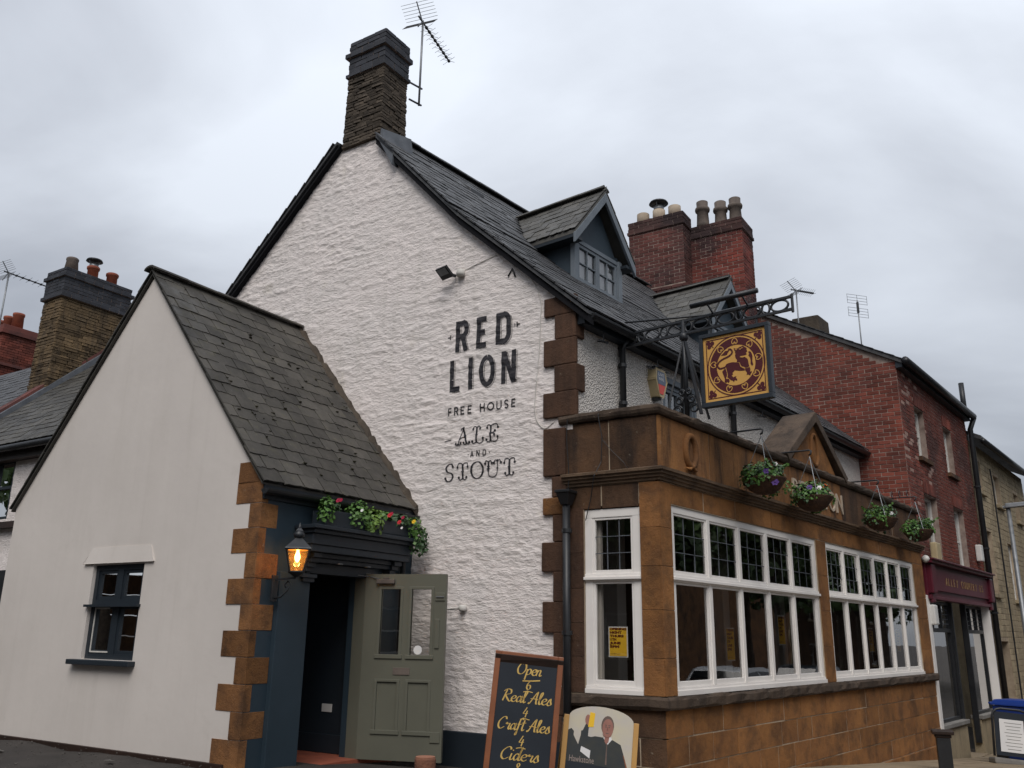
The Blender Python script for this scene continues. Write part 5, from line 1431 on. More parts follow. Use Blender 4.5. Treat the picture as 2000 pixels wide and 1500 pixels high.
def shop_window(u0, u1):
    fr = B(); f = .055; z0, z1, zt = .20, 2.30, 1.78
    fr.box(RF, u0, u1, -.12, -.05, z0, z0 + f).box(RF, u0, u1, -.12, -.05, z1 - f, z1).box(RF, u0, u0 + f, -.12, -.05, z0 + f, z1 - f).box(RF, u1 - f, u1, -.12, -.05, z0 + f, z1 - f).box(RF, u0 + f, u1 - f, -.12, -.045, zt - .035, zt + .035)
    for i in (1, 2): x = u0 + (u1 - u0) * i / 3; fr.box(RF, x - .025, x + .025, -.12, -.051, zt + .035, z1 - f)
    w = fr.obj('shop_window', M['black'], red, bevel=.004)
    pane_obj(RF, (u0 + f, u1 - f, z0 + f, zt - .035), -.085, w)
    for i in range(3):
        a, b_ = u0 + f + (u1 - u0 - 2 * f) * i / 3, u0 + f + (u1 - u0 - 2 * f) * (i + 1) / 3
        pane_obj(RF, (a, b_, zt + .035, z1 - f), -.085, w)
        ld = B()
        for j in range(1, 5): z = zt + .035 + (z1 - f - zt - .035) * j / 5; ld.box(RF, a, b_, -.088, -.078, z - .005, z + .005)
        ld.obj('leading', M['lead'], w)
    B().box(RF, u0 - .02, u1 + .02, -.15, .08, .13, .20).obj('sill', M['kerb'], w, bevel=.01)
    B().box(RF, u0, u1, -.15, .03, -.7, .13).obj('stall_riser', M['buff'], w, bevel=.008)
    return w
sw1 = shop_window(.18, 2.0); sw2 = shop_window(3.15, RL - .62)
B().box(RF, 2.0, 2.06, -.1, .0, -.3, 2.35).obj('door_post', M['black'], red); B().box(RF, 3.09, 3.15, -.1, .0, -.3, 2.35).obj('door_post', M['black'], red)
B().box(RF, 2.06, 3.09, -.9, -.85, -.3, 2.3).obj('shop_door', M['sage'], red, bevel=.006)
B().box(RF, .1, RL - .5, -2.6, -2.5, -.6, 2.5).obj('shop_back_wall', M['interior2'], red)
B().box(RF, .1, RL - .5, -2.5, -.05, -.66, -.6).obj('shop_floor', M['interior2'], red)
B().box(RF, 2.06, 3.09, -.85, .1, -.7, -.48).obj('doorstep', M['paving'], red, bevel=.01)
# --- twin brick chimney on the party wall
CF = Frame(P(8.0, 0, 0), AZL, AZL - 90)
stackbox = B().box(CF, 3.566, 4.794, -.464, -.006, 7.6, 10.2).box(CF, 2.466, 3.62, -1.164, -.456, 6.6, 9.98).obj('chimney', M['redmortar'], red)
def brick_stack(u0, u1, n0, n1, z0, z1, mat, seed, lim):
    """front (facing along -a) and street side faces get single bricks"""
    bricks(CF, u0, u1, z0, z1, lambda u, z: True, stackbox, lim[0], lambda q: -q[1], mat, seed=seed, n=n1, th=.05)
    SF = Frame(CF.p(u0, 0, 0), AZL + 90, AZL - 180)
    F2 = Frame(CF.p(u0, n1, 0), AZL + 90, AZL + 180)
    bricks(F2, .0, n1 - n0, z0, z1, lambda u, z: True, stackbox, lim[1], lambda q: -q[1], mat, seed=seed + 1, n=.0, th=.05)
brick_stack(3.56, 4.80, -.47, .0, 8.62, 9.93, M['brick2'], 7, (110, 40))
brick_stack(3.50, 4.86, -.53, .06, 8.42, 8.58, M['brick2'], 17, (14, 5))
brick_stack(3.60, 4.76, -.43, -.04, 7.7, 8.42, M['brick2'], 27, (40, 10))
brick_stack(2.46, 3.60, -1.17, -.45, 7.3, 9.72, M['brick4'], 9, (110, 70))
crown(CF, 3.56, 4.80, .47, ((9.93, 10.0, .03), (10.0, 10.22, .012)), stackbox, 'brick3')
CF2 = Frame(CF.p(0, -.45, 0), AZL, AZL - 90)
crown(CF2, 2.46, 3.60, .72, ((9.72, 9.79, .03), (9.79, 10.0, .012)), stackbox, 'brick3')
def pot(c, kind, parent):
    k = {'tall': ([(.15, 0), (.135, .1), (.12, .38), (.15, .40), (.16, .44), (.15, .48), (.12, .5), (.125, .62), (.11, .63), (.10, .60)], 'potgrey'),
         'short': ([(.14, 0), (.135, .26), (.12, .27), (.11, .2)], 'potbuff'),
         'red': ([(.12, 0), (.115, .3), (.135, .31), (.14, .36), (.12, .38), (.10, .33)], 'terracotta'),
         'taper': ([(.16, 0), (.12, .32), (.13, .34), (.13, .38), (.11, .40), (.10, .34)], 'potgrey')}[kind]
    return B().lathe(c, k[0], 16).obj('chimney_pot', M[k[1]], parent, smooth=True)
def cowl(c, parent, r=.12):
    o = B().lathe(c, [(r * .8, 0), (r * .8, .1), (r * .2, .1)], 14).obj('cowl', M['cast'], parent, smooth=True)
    B().lathe(c + UP * .17, [(r * 1.5, 0), (r * 1.35, .04), (r * .2, .09)], 16).obj('cowl_cap', M['black'], o, smooth=True)
    b = B()
    for i in range(3): t = 2.1 * i; b.bar(c + Vector((math.cos(t), math.sin(t), 0)) * r * .75 + UP * .08, c + Vector((math.cos(t), math.sin(t), 0)) * r * 1.1 + UP * .19, .015)
    b.obj('cowl_stay', M['cast'], o)
for u in (4.55, 3.82): pot(CF.p(u, -.24, 10.215), 'short', stackbox)
pt_ = pot(CF.p(4.18, -.24, 10.215), 'short', stackbox); cowl(CF.p(4.18, -.24, 10.47), stackbox, .14)
for u, n_ in ((3.33, -.60), (3.0, -.8), (2.68, -.8)): pot(CF.p(u, n_, 9.985), 'tall', stackbox)
B().blob(CF.p(4.40, -.24, 10.29), .05, .05, .07).obj('perched_bird', M['black'], None, smooth=True)
tag(bpy.data.objects['perched_bird'], 'small black bird perched between buff pots on the brick chimney', 'bird')
# low far chimney behind the ridge
B().hexa([P(12.9, 2.6, 7.6), P(13.7, 2.6, 7.6), P(13.7, 3.3, 7.6), P(12.9, 3.3, 7.6), P(12.93, 2.63, 9.2), P(13.67, 2.63, 9.2), P(13.67, 3.27, 9.2), P(12.93, 3.27, 9.2)]).obj('chimney', M['rubble'], red, bevel=.04)
pot(P(12.4, 2.35, 8.0), 'short', red)

# ================================================================== BUFF STONE TERRACE BEYOND
XA = RA + RL + .12
XF = Frame(P(XA, .1, 0), AZR, AZR + 90); XL = 6.4
buff = thing('stone_terrace', XF.p(3, 0, -.9), 'buff stone terrace house at the far right behind the street lamp', 'house')
XWIN = [(.25, .95, 5.0, 5.75), (2.35, 3.0, 4.9, 5.65), (4.75, 5.4, 4.75, 5.5), (.35, 1.2, 2.65, 4.1), (3.0, 3.8, 2.6, 4.0)]
xw = B().prism(rect(.0, XL, -1.4, 6.12), lambda u, z: XF.p(u, -.012, z), lambda u, z: XF.p(u, -.25, z), [rect(*w) for w in XWIN] + [rect(.55, 1.5, -1.3, 1.6)]).obj('front_wall', M['mortar'], buff)
ms_x = None
def blocks(F, u0, u1, z0, z1, cuts, parent, limit, mat, L=.42, H=.13, seed=1):
    r = random.Random(seed); recs = []; z = z0
    while z < z1 - .03:
        u = u0
        while u < u1 - .03:
            w = min(r.uniform(L * .5, L * 1.3), u1 - u)
            for (p, q) in cut_row(u, u + w, z, z + H, cuts):
                if q - p > .03: recs.append(((p + q) / 2, z + H / 2, q - p))
            u += w
        z += H
    recs.sort(key=lambda q: q[0]); ms = unit_set('stone_block', mat, .06, .02, 5); rest = B()
    for i, (u, z, w) in enumerate(recs):
        m = F.mat(u, -.034 + r.uniform(-.003, .004), z, w - .012, .06, H - .012); me = ms[r.randrange(5)]
        if i < limit: piece('stone_block', me, m, parent)
        else: rest.add([m @ v.co for v in me.vertices], [tuple(p.vertices) for p in me.polygons])
    if rest.v: rest.obj('stone_blocks', mat, parent, kind='stuff', fix=False)
blocks(XF, .0, XL, -1.3, 6.1, XWIN + [(.55, 1.5, -1.3, 1.6)], xw, 300, M['buff'], seed=6)
for wn in XWIN: sash_window(XF, *wn, buff, n=-.11, sill='buff')
B().box(XF, .6, 1.45, -.3, -.2, -1.3, 1.6).obj('arched_door', M['darkwood'], buff)
B().hexa([XF.p(-.02, .28, 6.1), XF.p(XL + .1, .28, 6.1), XF.p(XL + .1, -4, 8.3), XF.p(-.02, -4, 8.3), XF.p(-.02, .28, 6.2), XF.p(XL + .1, .28, 6.2), XF.p(XL + .1, -4, 8.42), XF.p(-.02, -4, 8.42)]).obj('roof', M['slate2'], buff)
B().tube([XF.p(0, .3, 6.08), XF.p(XL + .1, .3, 6.08)], .065, 8).obj('gutter', M['black'], buff, smooth=True)
B().box(XF, XL - .25, XL, -6, -.25, -1.4, 6.1).obj('end_wall', M['buff'], buff)
B().tube([XF.p(1.75, .05, 5.7), XF.p(1.8, .06, 5.3), XF.p(1.8, .05, -1)], .02, 6).obj('cable', M['black'], buff)

# ================================================================== WING AND CHIMNEYS BEHIND THE PORCH
wing = thing('rear_wing', P(0, 12, .6), 'slate roofed white wing behind the porch at far left', 'house')
WZ = 4.58
WR = Rubble(7.9, 17.0, 2.2, WZ + .1, .045, 12)
WR.mesh(FG, lambda u, z: not (11.93 < u < 13.2 and 3.35 < z < 4.42) and z < WZ).obj('front_wall', M['white'], wing, smooth=True, fix=False)
B().box(FG, 7.9, 17, -.4, -.3, .3, 4.6).obj('wall_backing', M['interior'], wing)
B().box(FG, 7.9, 17, -.3, .0, .3, 2.2).obj('lower_wall', M['white_old'], wing)
ww = B(); ww.box(FG, 11.93, 13.2, -.1, -.02, 3.35, 3.42).box(FG, 11.93, 13.2, -.1, -.02, 4.35, 4.42).box(FG, 11.93, 12.02, -.1, -.021, 3.42, 4.35).box(FG, 12.5, 12.62, -.1, -.021, 3.42, 4.35).box(FG, 12.02, 13.2, -.1, -.022, 3.9, 3.95)
wwo = ww.obj('window', M['navy'], wing)
pane_obj(FG, (12.02, 12.5, 3.42, 3.9), -.06, wwo); pane_obj(FG, (12.02, 12.5, 3.95, 4.35), -.06, wwo); pane_obj(FG, (12.62, 13.2, 3.42, 3.9), -.06, wwo); pane_obj(FG, (12.62, 13.2, 3.95, 4.35), -.06, wwo)
B().box(FG, 10.8, 14, -.01, .12, 3.20, 3.30).obj('ledge', M['darkwood'], wing)
WE, WRA, WRZ, WV = -.22, 2.75, 7.42, 14.25
def wz(a): return 4.58 + (WRZ - 4.58) * (a - WE) / (WRA - WE)
up = [P(WE, 7.9, 4.60), P(WRA, 7.9, WRZ), P(WRA, WV, WRZ), P(WE, WV, 4.60)]
wro = B().hexa([v - UP * .07 for v in up] + up).obj('roof', M['slate'], wing)
def Pw(a, b_, z): return P(b_, a, z)
lay_slates(Pw, dL, [(WE - .03, 4.60), (WRA, WRZ)], lambda b_: 9.0, lambda b_: WV - .02, .19, .28, M['slate'], wro, 300, lambda q: -q[0])
up = [P(WRA, 7.9, WRZ), P(WRA + 3, 7.9, 4.6), P(WRA + 3, WV, 4.6), P(WRA, WV, WRZ)]
B().hexa([v - UP * .07 for v in up] + up).obj('roof_slope', M['slate'], wing)
B().tube([P(WE - .06, 7.9, 4.53), P(WE - .06, 16, 4.53)], .06, 8).obj('gutter', M['black'], wing, smooth=True)
B().box(FG, 7.9, 16, .0, .16, 4.36, 4.5).obj('eaves_board', M['darkwood'], wing)
# party wall upstand with lead
for i, (b0, b1, h, mt, nm) in enumerate(((WV, WV + .12, .17, 'lead', 'lead_flashing'), (WV + .12, WV + .42, .24, 'brick2', 'party_wall'))):
    B().hexa([P(WE, b0, 4.55), P(WE, b1, 4.55), P(WRA, b1, WRZ - .05), P(WRA, b0, WRZ - .05), P(WE, b0, 4.6 + h), P(WE, b1, 4.6 + h), P(WRA, b1, WRZ + h), P(WRA, b0, WRZ + h)]).obj(nm, M[mt], wing)
up = [P(WE, WV + .42, 4.75), P(WRA + .3, WV + .42, 7.75), P(WRA + .3, 22, 7.75), P(WE, 22, 4.75)]
fro = B().hexa([v - UP * .07 for v in up] + up).obj('roof', M['slate2'], wing)
lay_slates(Pw, dL, [(WE, 4.76), (WRA + .3, 7.76)], lambda b_: WV + .42, lambda b_: 20, .2, .3, M['slate2'], fro, 0)
WC = Frame(P(1.5, 0, 0), AZL, AZL - 90)
wch = B().box(WC, 14.33, 14.97, -1.5, -.03, 5.8, 8.5).obj('chimney', M['mortar'], wing)
rubble_stack(WC, 14.30, 15.0, 1.56, 6.0, 8.42, .05, M['rubble2'], wch, (.04, .085), (.12, .36), 8)
crown(WC, 14.30, 15.0, 1.56, ((8.40, 8.48, .06), (8.48, 8.86, .02), (8.86, 8.94, .06), (8.94, 9.08, .015)), wch)
pot(WC.p(14.65, -.28, 9.06), 'taper', wch); p2 = pot(WC.p(14.65, -.78, 9.06), 'red', wch); cowl(WC.p(14.65, -.78, 9.40), wch, .12); pot(WC.p(14.65, -1.25, 9.06), 'red', wch)
# far red chimney at the picture's left edge
FC = Frame(P(6.0, 0, 0), AZL, AZL - 90)
far = thing('far_chimney_house', P(7, 27.5, .5), 'distant red brick chimney with two clay pots at the left edge', 'chimney')
fch = B().box(FC, 26.45, 28.9, -1.3, -.02, 5, 11.0).obj('chimney', M['redmortar'], far)
bricks(FC, 26.4, 28.9, 8.3, 11.0, lambda u, z: True, fch, 120, lambda q: q[0] - q[1] * .4, M['brick'], L=.24, H=.085, seed=12)
F2 = Frame(FC.p(26.4, 0, 0), AZL + 90, AZL + 180); bricks(F2, 0, 1.3, 8.3, 11.0, lambda u, z: True, fch, 60, lambda q: -q[1], M['brick'], L=.24, H=.085, seed=13)
for (z0, z1, e) in ((9.9, 10.0, .06), (11.0, 11.15, .08), (11.15, 11.32, .02)): B().box(FC, 26.4 - e, 28.9, -1.3 - e, e, z0, z1).obj('crown_course', M['brick2'], fch, bevel=.012)
for u in (26.8, 27.4, 28.1): B().lathe(FC.p(u, -.6, 11.32), [(.19, 0), (.17, .5), (.19, .52), (.19, .6), (.15, .6)], 14).obj('chimney_pot', M['terracotta'], fch, smooth=True)
# black boarded gate left of the porch
gate = thing('boarded_gate', PF.p(5, -.3, .45), 'black boarded gate beside the left edge of the porch', 'gate')
for i in range(8): B().box(PF, PW + .06 + i * .14, PW + .06 + i * .14 + .132, -.5, -.47, .35, 2.30).obj('plank', M['black'], gate, bevel=.004)
for z in (.7, 2.0): B().box(PF, PW + .06, PW + 1.2, -.535, -.502, z, z + .1).obj('rail', M['black'], gate)

# ================================================================== HANGING SIGN AND BRACKET
sign = thing('hanging_sign', FK.p(1.44, 0, 3.94), 'square gold pub sign with maroon lion in a ring, hanging from iron bracket', 'pub sign')
s0, s1, q0, q1 = 1.045, 1.836, 3.938, 4.752; fw_ = .042
sf = B().box(FK, s0, s1, -.038, .038, q0, q0 + fw_ * 1.25).box(FK, s0, s1, -.038, .038, q1 - fw_, q1).box(FK, s0, s0 + fw_, -.037, .037, q0 + fw_ * 1.25, q1 - fw_).box(FK, s1 - fw_, s1, -.037, .037, q0 + fw_ * 1.25, q1 - fw_)
sf.obj('sign_frame', M['signframe'], sign, bevel=.005)
sp = B().box(FK, s0 + fw_ - .004, s1 - fw_ + .004, -.014, .014, q0 + .05, q1 - fw_ + .004).obj('sign_panel', M['signgold'], sign)
for k in (1.18, 1.70): B().tube([FK.p(k, 0, q1), FK.p(k, 0, q1 + .085)], .011, 6).obj('hanger', M['ironwork'], sign)
PX0, PX1, PZ0, PZ1 = s0 + fw_, s1 - fw_, q0 + fw_ * 1.25, q1 - fw_
LION = [[(0.492,0.77),(0.52,0.749),(0.55,0.745),(0.578,0.761),(0.612,0.766),(0.639,0.773),(0.674,0.743),(0.699,0.723),(0.692,0.701),(0.706,0.673),(0.68,0.659),(0.694,0.632),(0.667,0.622),(0.634,0.623),(0.586,0.623),(0.582,0.607),(0.627,0.593),(0.656,0.599),(0.697,0.564),(0.709,0.528),(0.711,0.485),(0.721,0.444),(0.694,0.431),(0.657,0.436),(0.61,0.452),(0.585,0.491),(0.572,0.532),(0.529,0.544),(0.535,0.574),(0.513,0.607),(0.507,0.647),(0.516,0.67),(0.507,0.696),(0.518,0.708),(0.501,0.722)],
 [(0.524,0.539),(0.566,0.527),(0.578,0.483),(0.605,0.444),(0.646,0.421),(0.645,0.393),(0.56,0.403),(0.489,0.424),(0.474,0.408),(0.449,0.389),(0.462,0.369),(0.435,0.353),(0.46,0.324),(0.485,0.329),(0.513,0.333),(0.498,0.312),(0.521,0.284),(0.517,0.261),(0.482,0.277),(0.468,0.247),(0.448,0.274),(0.42,0.282),(0.402,0.307),(0.365,0.34),(0.378,0.374),(0.368,0.424),(0.354,0.494),(0.331,0.494),(0.344,0.52),(0.369,0.544),(0.413,0.552),(0.471,0.552)],
 [(0.342,0.485),(0.359,0.426),(0.366,0.376),(0.351,0.341),(0.346,0.318),(0.392,0.309),(0.4,0.274),(0.385,0.248),(0.361,0.267),(0.34,0.259),(0.318,0.27),(0.325,0.322),(0.31,0.368),(0.298,0.404),(0.289,0.439),(0.327,0.47)],
 [(0.656,0.429),(0.699,0.423),(0.725,0.434),(0.734,0.395),(0.728,0.355),(0.742,0.369),(0.758,0.355),(0.735,0.328),(0.726,0.301),(0.698,0.326),(0.669,0.32),(0.68,0.353),(0.65,0.402)],
 [(0.717,0.666),(0.736,0.672),(0.759,0.654),(0.77,0.626),(0.78,0.585),(0.771,0.516),(0.783,0.461),(0.763,0.443),(0.741,0.483),(0.748,0.52),(0.74,0.57),(0.716,0.613),(0.73,0.63)],
 [(0.28,0.685),(0.312,0.708),(0.353,0.743),(0.422,0.748),(0.401,0.718),(0.38,0.684),(0.341,0.68)]]
TAIL = [(0.343,0.496),(0.303,0.49),(0.259,0.489),(0.226,0.515),(0.222,0.555),(0.254,0.597),(0.319,0.628),(0.398,0.65),(0.453,0.683),(0.465,0.72),(0.442,0.754),(0.403,0.757)]
def sgn(side):
    def fn(x, y, k): return FK.p(PX0 + (PX1 - PX0) * (x if side > 0 else 1 - x), side * (.0155 + k), PZ0 + (PZ1 - PZ0) * y)
    return fn
for side in (1, -1):
    e = Paint()
    for i in range(4):
        c = [(.05, .05), (.95, .05), (.95, .95), (.05, .95)]; e.ribbon([Vector(c[i]), Vector(c[(i + 1) % 4])], .014)
    cx, cy = .512, .503
    e.ribbon([Vector(p) for p in arc(cx, cy, .452, .452, 0, 360, 56)], .016)
    e.obj('border_line', sgn(side), M['signred'], sp)
    e = Paint(); e.ribbon([Vector(p) for p in arc(cx, cy, .364, .364, 0, 360, 56)], .114); e.obj('emblem_ring', sgn(side), M['signred'], sp)
    for i in range(9):        # gold spade-like buds on the ring
        t = rad(90 + 40 * i); rx, tx = Vector((math.cos(t), math.sin(t))), Vector((-math.sin(t), math.cos(t)))
        e = Paint(); e.k = 6
        for s in (-1, 1):
            pts = [(0, .052), (s * .028, .03), (s * .044, .0), (s * .036, -.034), (s * .014, -.036), (s * .012, -.016)]
            e.ribbon(catmull([tuple(Vector((cx, cy)) + rx * .364 + tx * x + rx * y) for x, y in pts], 4), .011)
        e.ribbon([Vector((cx, cy)) + rx * .36, Vector((cx, cy)) + rx * .33], .009)
        e.obj('bud', sgn(side), M['signgold'], sp)
    for (ax, ay, dx, dy) in ((.12, .88, 1, -1), (.88, .88, -1, -1), (.88, .12, -1, 1), (.12, .12, 1, 1)):
        e = Paint()
        for (px, py) in ((-.022 * dx, .028 * dy), (.03 * dx, -.022 * dy), (-.03 * dx, -.03 * dy)): e.disc((ax + px, ay + py), .034, 12)
        e.ribbon(catmull([(ax, ay), (ax + .03 * dx, ay + .03 * dy), (ax + .045 * dx, ay + .05 * dy)], 4), .014)
        e.obj('trefoil', sgn(side), M['signred'], sp)
    e = Paint()
    for pl in LION: e.poly(pl)
    e.ribbon(catmull(TAIL, 6), .026)
    e.obj('lion_emblem', sgn(side), M['signred'], sp)
    e = Paint(); e.k = 40
    for ln in ([(.58, .735), (.60, .722), (.625, .74), (.645, .735)], [(.52, .735), (.535, .725), (.55, .735)], [(.60, .60), (.64, .61), (.67, .60)], [(.585, .49), (.60, .455), (.65, .435)]): e.ribbon(catmull(ln, 4), .008)
    e.obj('lion_detail', sgn(side), M['signgold'], sp)

br = thing('sign_bracket', FK.p(.85, 0, 3.85), 'black ornamental iron bracket on tripod carrying the pub sign', 'iron bracket')
B().bar(FK.p(-.02, 0, 4.972), FK.p(2.10, 0, 4.972), .034, .024).obj('top_rail', M['ironwork'], br)
B().bar(FK.p(.0, 0, 4.822), FK.p(2.10, 0, 4.835), .034, .024).obj('bottom_rail', M['ironwork'], br)
B().bar(FK.p(2.095, 0, 4.80), FK.p(2.095, 0, 5.0), .03, .02).obj('end_bar', M['ironwork'], br)
B().bar(FK.p(.02, 0, 4.72), FK.p(.02, 0, 5.03), .035, .03).obj('wall_plate', M['ironwork'], br)
x = .06; k = 0
while x < 2.02:
    w = .20 if k % 2 == 0 else .10
    if abs(x + w / 2 - .85) > .04:
        pts = [FK.p(x + w / 2 + (w / 2 - .008) * math.cos(6.2832 * i / 20), 0, 4.900 + .060 * math.sin(6.2832 * i / 20)) for i in range(21)]
        B().tube(pts, .0125, 6, caps=False).obj('scroll_ring', M['ironwork'], br, smooth=True)
    x += w; k += 1
B().tube([FK.p(.85, 0, 4.98), FK.p(.85, 0, 3.86)], .026, 10).obj('column', M['ironwork'], br, smooth=True)
for (du, dn) in ((-.20, .10), (.22, .10), (-.16, -.16), (.18, -.16)):
    B().bar(FK.p(.85, 0, 4.80), FK.p(.85 + du, dn, 3.86), .036, .018).obj('leg', M['ironwork'], br)
B().lathe(FK.p(.85, 0, 4.74), [(.03, 0), (.05, .03), (.05, .07), (.03, .1)], 12).obj('column_cap', M['ironwork'], br, smooth=True)
for (du, dz, r) in ((-.10, .10, .055), (.10, .10, .055), (-.07, .20, .045), (.07, .20, .045), (-.04, .29, .035), (.04, .29, .035)):
    pts = [FK.p(.85 + du + r * (1 - .03 * i) * math.cos(.55 * i) * (1 if du < 0 else -1), .02, 3.86 + dz + r * (1 - .03 * i) * math.sin(.55 * i)) for i in range(16)]
    B().tube(pts, .012, 6).obj('scroll', M['ironwork'], br, smooth=True)
B().tube([FK.p(-.15, .05, 5.14), FK.p(1.20, .0, 4.975)], .012, 6).obj('stay_rod', M['ironwork'], br, smooth=True)
for (a, b_, n_, z) in ((1.03, 1.80, .16, 5.06), (1.03, 1.80, -.22, 5.06)):   # strip lights over both faces
    B().tube([FK.p(a, n_, z), FK.p(b_, n_, z)], .028, 10).obj('strip_light', M['ironwork'], br, smooth=True)
    for u in (1.22, 1.62): B().bar(FK.p(u, 0, 4.975), FK.p(u, n_, z), .016).obj('light_arm', M['ironwork'], br)

# ================================================================== LANTERN BY THE DOOR
def lantern():
    c = PS.p(.235, .29, 2.125)
    t = thing('wall_lantern', PS.p(.2, .06, 2.05), 'lit black carriage lantern on scrolled bracket beside the porch door', 'lantern')
    B().box(PS, .155, .225, .055, .075, 1.86, 2.10).obj('wall_plate', M['ironwork'], t, bevel=.006)
    B().bar(PS.p(.19, .07, 2.055), PS.p(.235, .30, 2.075), .016, .016).obj('arm', M['ironwork'], t)
    pts = [PS.p(.19 + .03 + .0 * i, .08 + .0 * i, 1.9) for i in range(1)]
    sc = [PS.p(.19 + .095 * f, .07 + .24 * f, z) for f, z in ((.02, 1.89), (.25, 1.90), (.5, 1.96), (.62, 2.02), (.5, 2.045), (.38, 2.01), (.45, 1.985))]
    B().tube(sc, .009, 6).obj('bracket_scroll', M['ironwork'], t, smooth=True)
    B().lathe(c + UP * -.045, [(.02, 0), (.035, .015), (.075, .04), (.08, .05)], 14).obj('base', M['ironwork'], t, smooth=True)
    r0, r1, h = .062, .108, .205
    rot = rad(45 + 14)
    def cor(r, z, i): a = rot + math.pi / 2 * i; return c + Vector((r * 1.35 * math.cos(a), r * 1.35 * math.sin(a), z))
    for i in range(4):
        B().bar(cor(r0, 0, i), cor(r1, h, i), .012).obj('glazing_bar', M['ironwork'], t)
        B().bar(cor(r0, .004, i), cor(r0, .004, i + 1), .011).obj('glazing_bar', M['ironwork'], t)
        B().bar(cor(r1, h, i), cor(r1, h, i + 1), .012).obj('glazing_bar', M['ironwork'], t)
        k = .97
        B().add([cor(r0 * k, .006, i), cor(r0 * k, .006, i + 1), cor(r1 * k, h - .004, i + 1), cor(r1 * k, h - .004, i)], [(0, 1, 2, 3)]).obj('pane', M['lampglass'], t, fix=False)
    B().lathe(c + UP * (h + .004), [(r1 * 1.55, 0), (r1 * 1.5, .012), (r1 * .95, .055), (r1 * .42, .10), (r1 * .30, .112), (r1 * .33, .12), (.022, .13), (.045, .15), (.048, .17), (.02, .195), (.010, .2), (.014, .212), (.004, .245)], 4, rot=rot).obj('roof', M['ironwork'], t)
    B().lathe(c + UP * (h + .10), [(.03, 0), (.05, .02), (.055, .045), (.035, .07), (.012, .09), (.016, .1), (.004, .14)], 14).obj('finial', M['ironwork'], t, smooth=True)
    B().lathe(c + UP * (h * .98), [(r1 * .85, 0), (r1 * .8, .01)], 14).obj('reflector', M['amber'], t)
    B().lathe(c + UP * .145, [(.008, -.055), (.022, -.03), (.027, -.008), (.02, .02), (.012, .04), (.012, .06)], 12).obj('bulb', M['bulb'], t, smooth=True)
    l = bpy.data.lights.new('lantern_light', 'POINT'); l.energy = 4.0; l.color = (1, .55, .2); l.shadow_soft_size = .03
    o = bpy.data.objects.new('lantern_light', l); link(o, t, Matrix.Translation(c + UP * .12))
lantern()

# ================================================================== PLANTS
def foliage(b, c, rx, ry, rz, n, s, r, down=0.0):
    c = Vector(c)
    for i in range(n):
        th = r.uniform(0, 6.2832); ph = math.acos(r.uniform(-.55, 1)); q = r.uniform(.55, 1.0) ** .6
        d = Vector((math.sin(ph) * math.cos(th), math.sin(ph) * math.sin(th), math.cos(ph)))
        p = c + Vector((d.x * rx * q, d.y * ry * q, d.z * rz * q - down * (d.x ** 2 + d.y ** 2) * r.random()))
        nrm = (d + Vector((r.uniform(-.7, .7), r.uniform(-.7, .7), r.uniform(-.2, .8)))).normalized()
        x = nrm.cross(Vector((r.uniform(-1, 1), r.uniform(-1, 1), r.uniform(-1, 1)))); x = x.normalized() if x.length > 1e-3 else Vector((1, 0, 0)); y = nrm.cross(x)
        L = s * r.uniform(.7, 1.3); w = L * r.uniform(.35, .55)
        b.add([p - x * L * .5, p + y * w - nrm * L * .06, p + x * L * .5 - nrm * L * .15, p - y * w - nrm * L * .06], [(0, 1, 2), (0, 2, 3)])
def flower(c, r_, mat, parent, n=6, face=Vector((-.4, -.8, .4))):
    b = B(); z = face.normalized(); x = z.cross(UP).normalized(); y = z.cross(x)
    for i in range(n):
        t = 6.2832 * i / n; d = x * math.cos(t) + y * math.sin(t); e = x * -math.sin(t) + y * math.cos(t)
        b.add([c, c + d * r_ * .6 + e * r_ * .45 + z * r_ * .15, c + d * r_ + z * r_ * .05, c + d * r_ * .6 - e * r_ * .45 + z * r_ * .15], [(0, 1, 2, 3)])
    b.blob(c + z * r_ * .12, r_ * .2, r_ * .2, r_ * .2, 5)
    return b.obj('flower', M[mat], parent, fix=False)
# trough over the door
tr = thing('flower_trough', PS.p(1.3, .15, 2.6), 'black trough of flowers standing on the porch door hood', 'flower trough')
tb = B(); tb.box(PS, .62, 2.0, .05, .24, 2.602, 2.62).box(PS, .62, 2.0, .05, .065, 2.62, 2.76).box(PS, .62, 2.0, .225, .24, 2.62, 2.76).box(PS, .62, .635, .065, .225, 2.62, 2.76).box(PS, 1.985, 2.0, .065, .225, 2.62, 2.76)
tb.obj('trough', M['navy'], tr, bevel=.006)
B().box(PS, .64, 1.98, .07, .22, 2.62, 2.73).obj('soil', M['coir'], tr)
r = random.Random(31)
for (u, n_, z, rx, rz, nn, mt, dn) in ((.66, .20, 2.78, .10, .13, 170, 'leaf', .12), (.80, .16, 2.80, .08, .09, 110, 'leafdark', .03), (1.10, .20, 2.80, .16, .13, 300, 'leaf', .16), (1.32, .22, 2.74, .13, .13, 200, 'leaflight', .12), (1.55, .16, 2.79, .10, .07, 150, 'leaf', .02), (1.78, .18, 2.78, .13, .08, 160, 'leafdark', .04), (2.0, .24, 2.72, .13, .14, 230, 'leaf', .16), (2.04, .28, 2.58, .11, .17, 190, 'leafdark', .1)):
    f = B(); foliage(f, PS.p(u, n_, z), rx, rx, rz, nn, .042, r, dn); f.obj('plant', M[mt], tr, fix=False, kind='stuff')
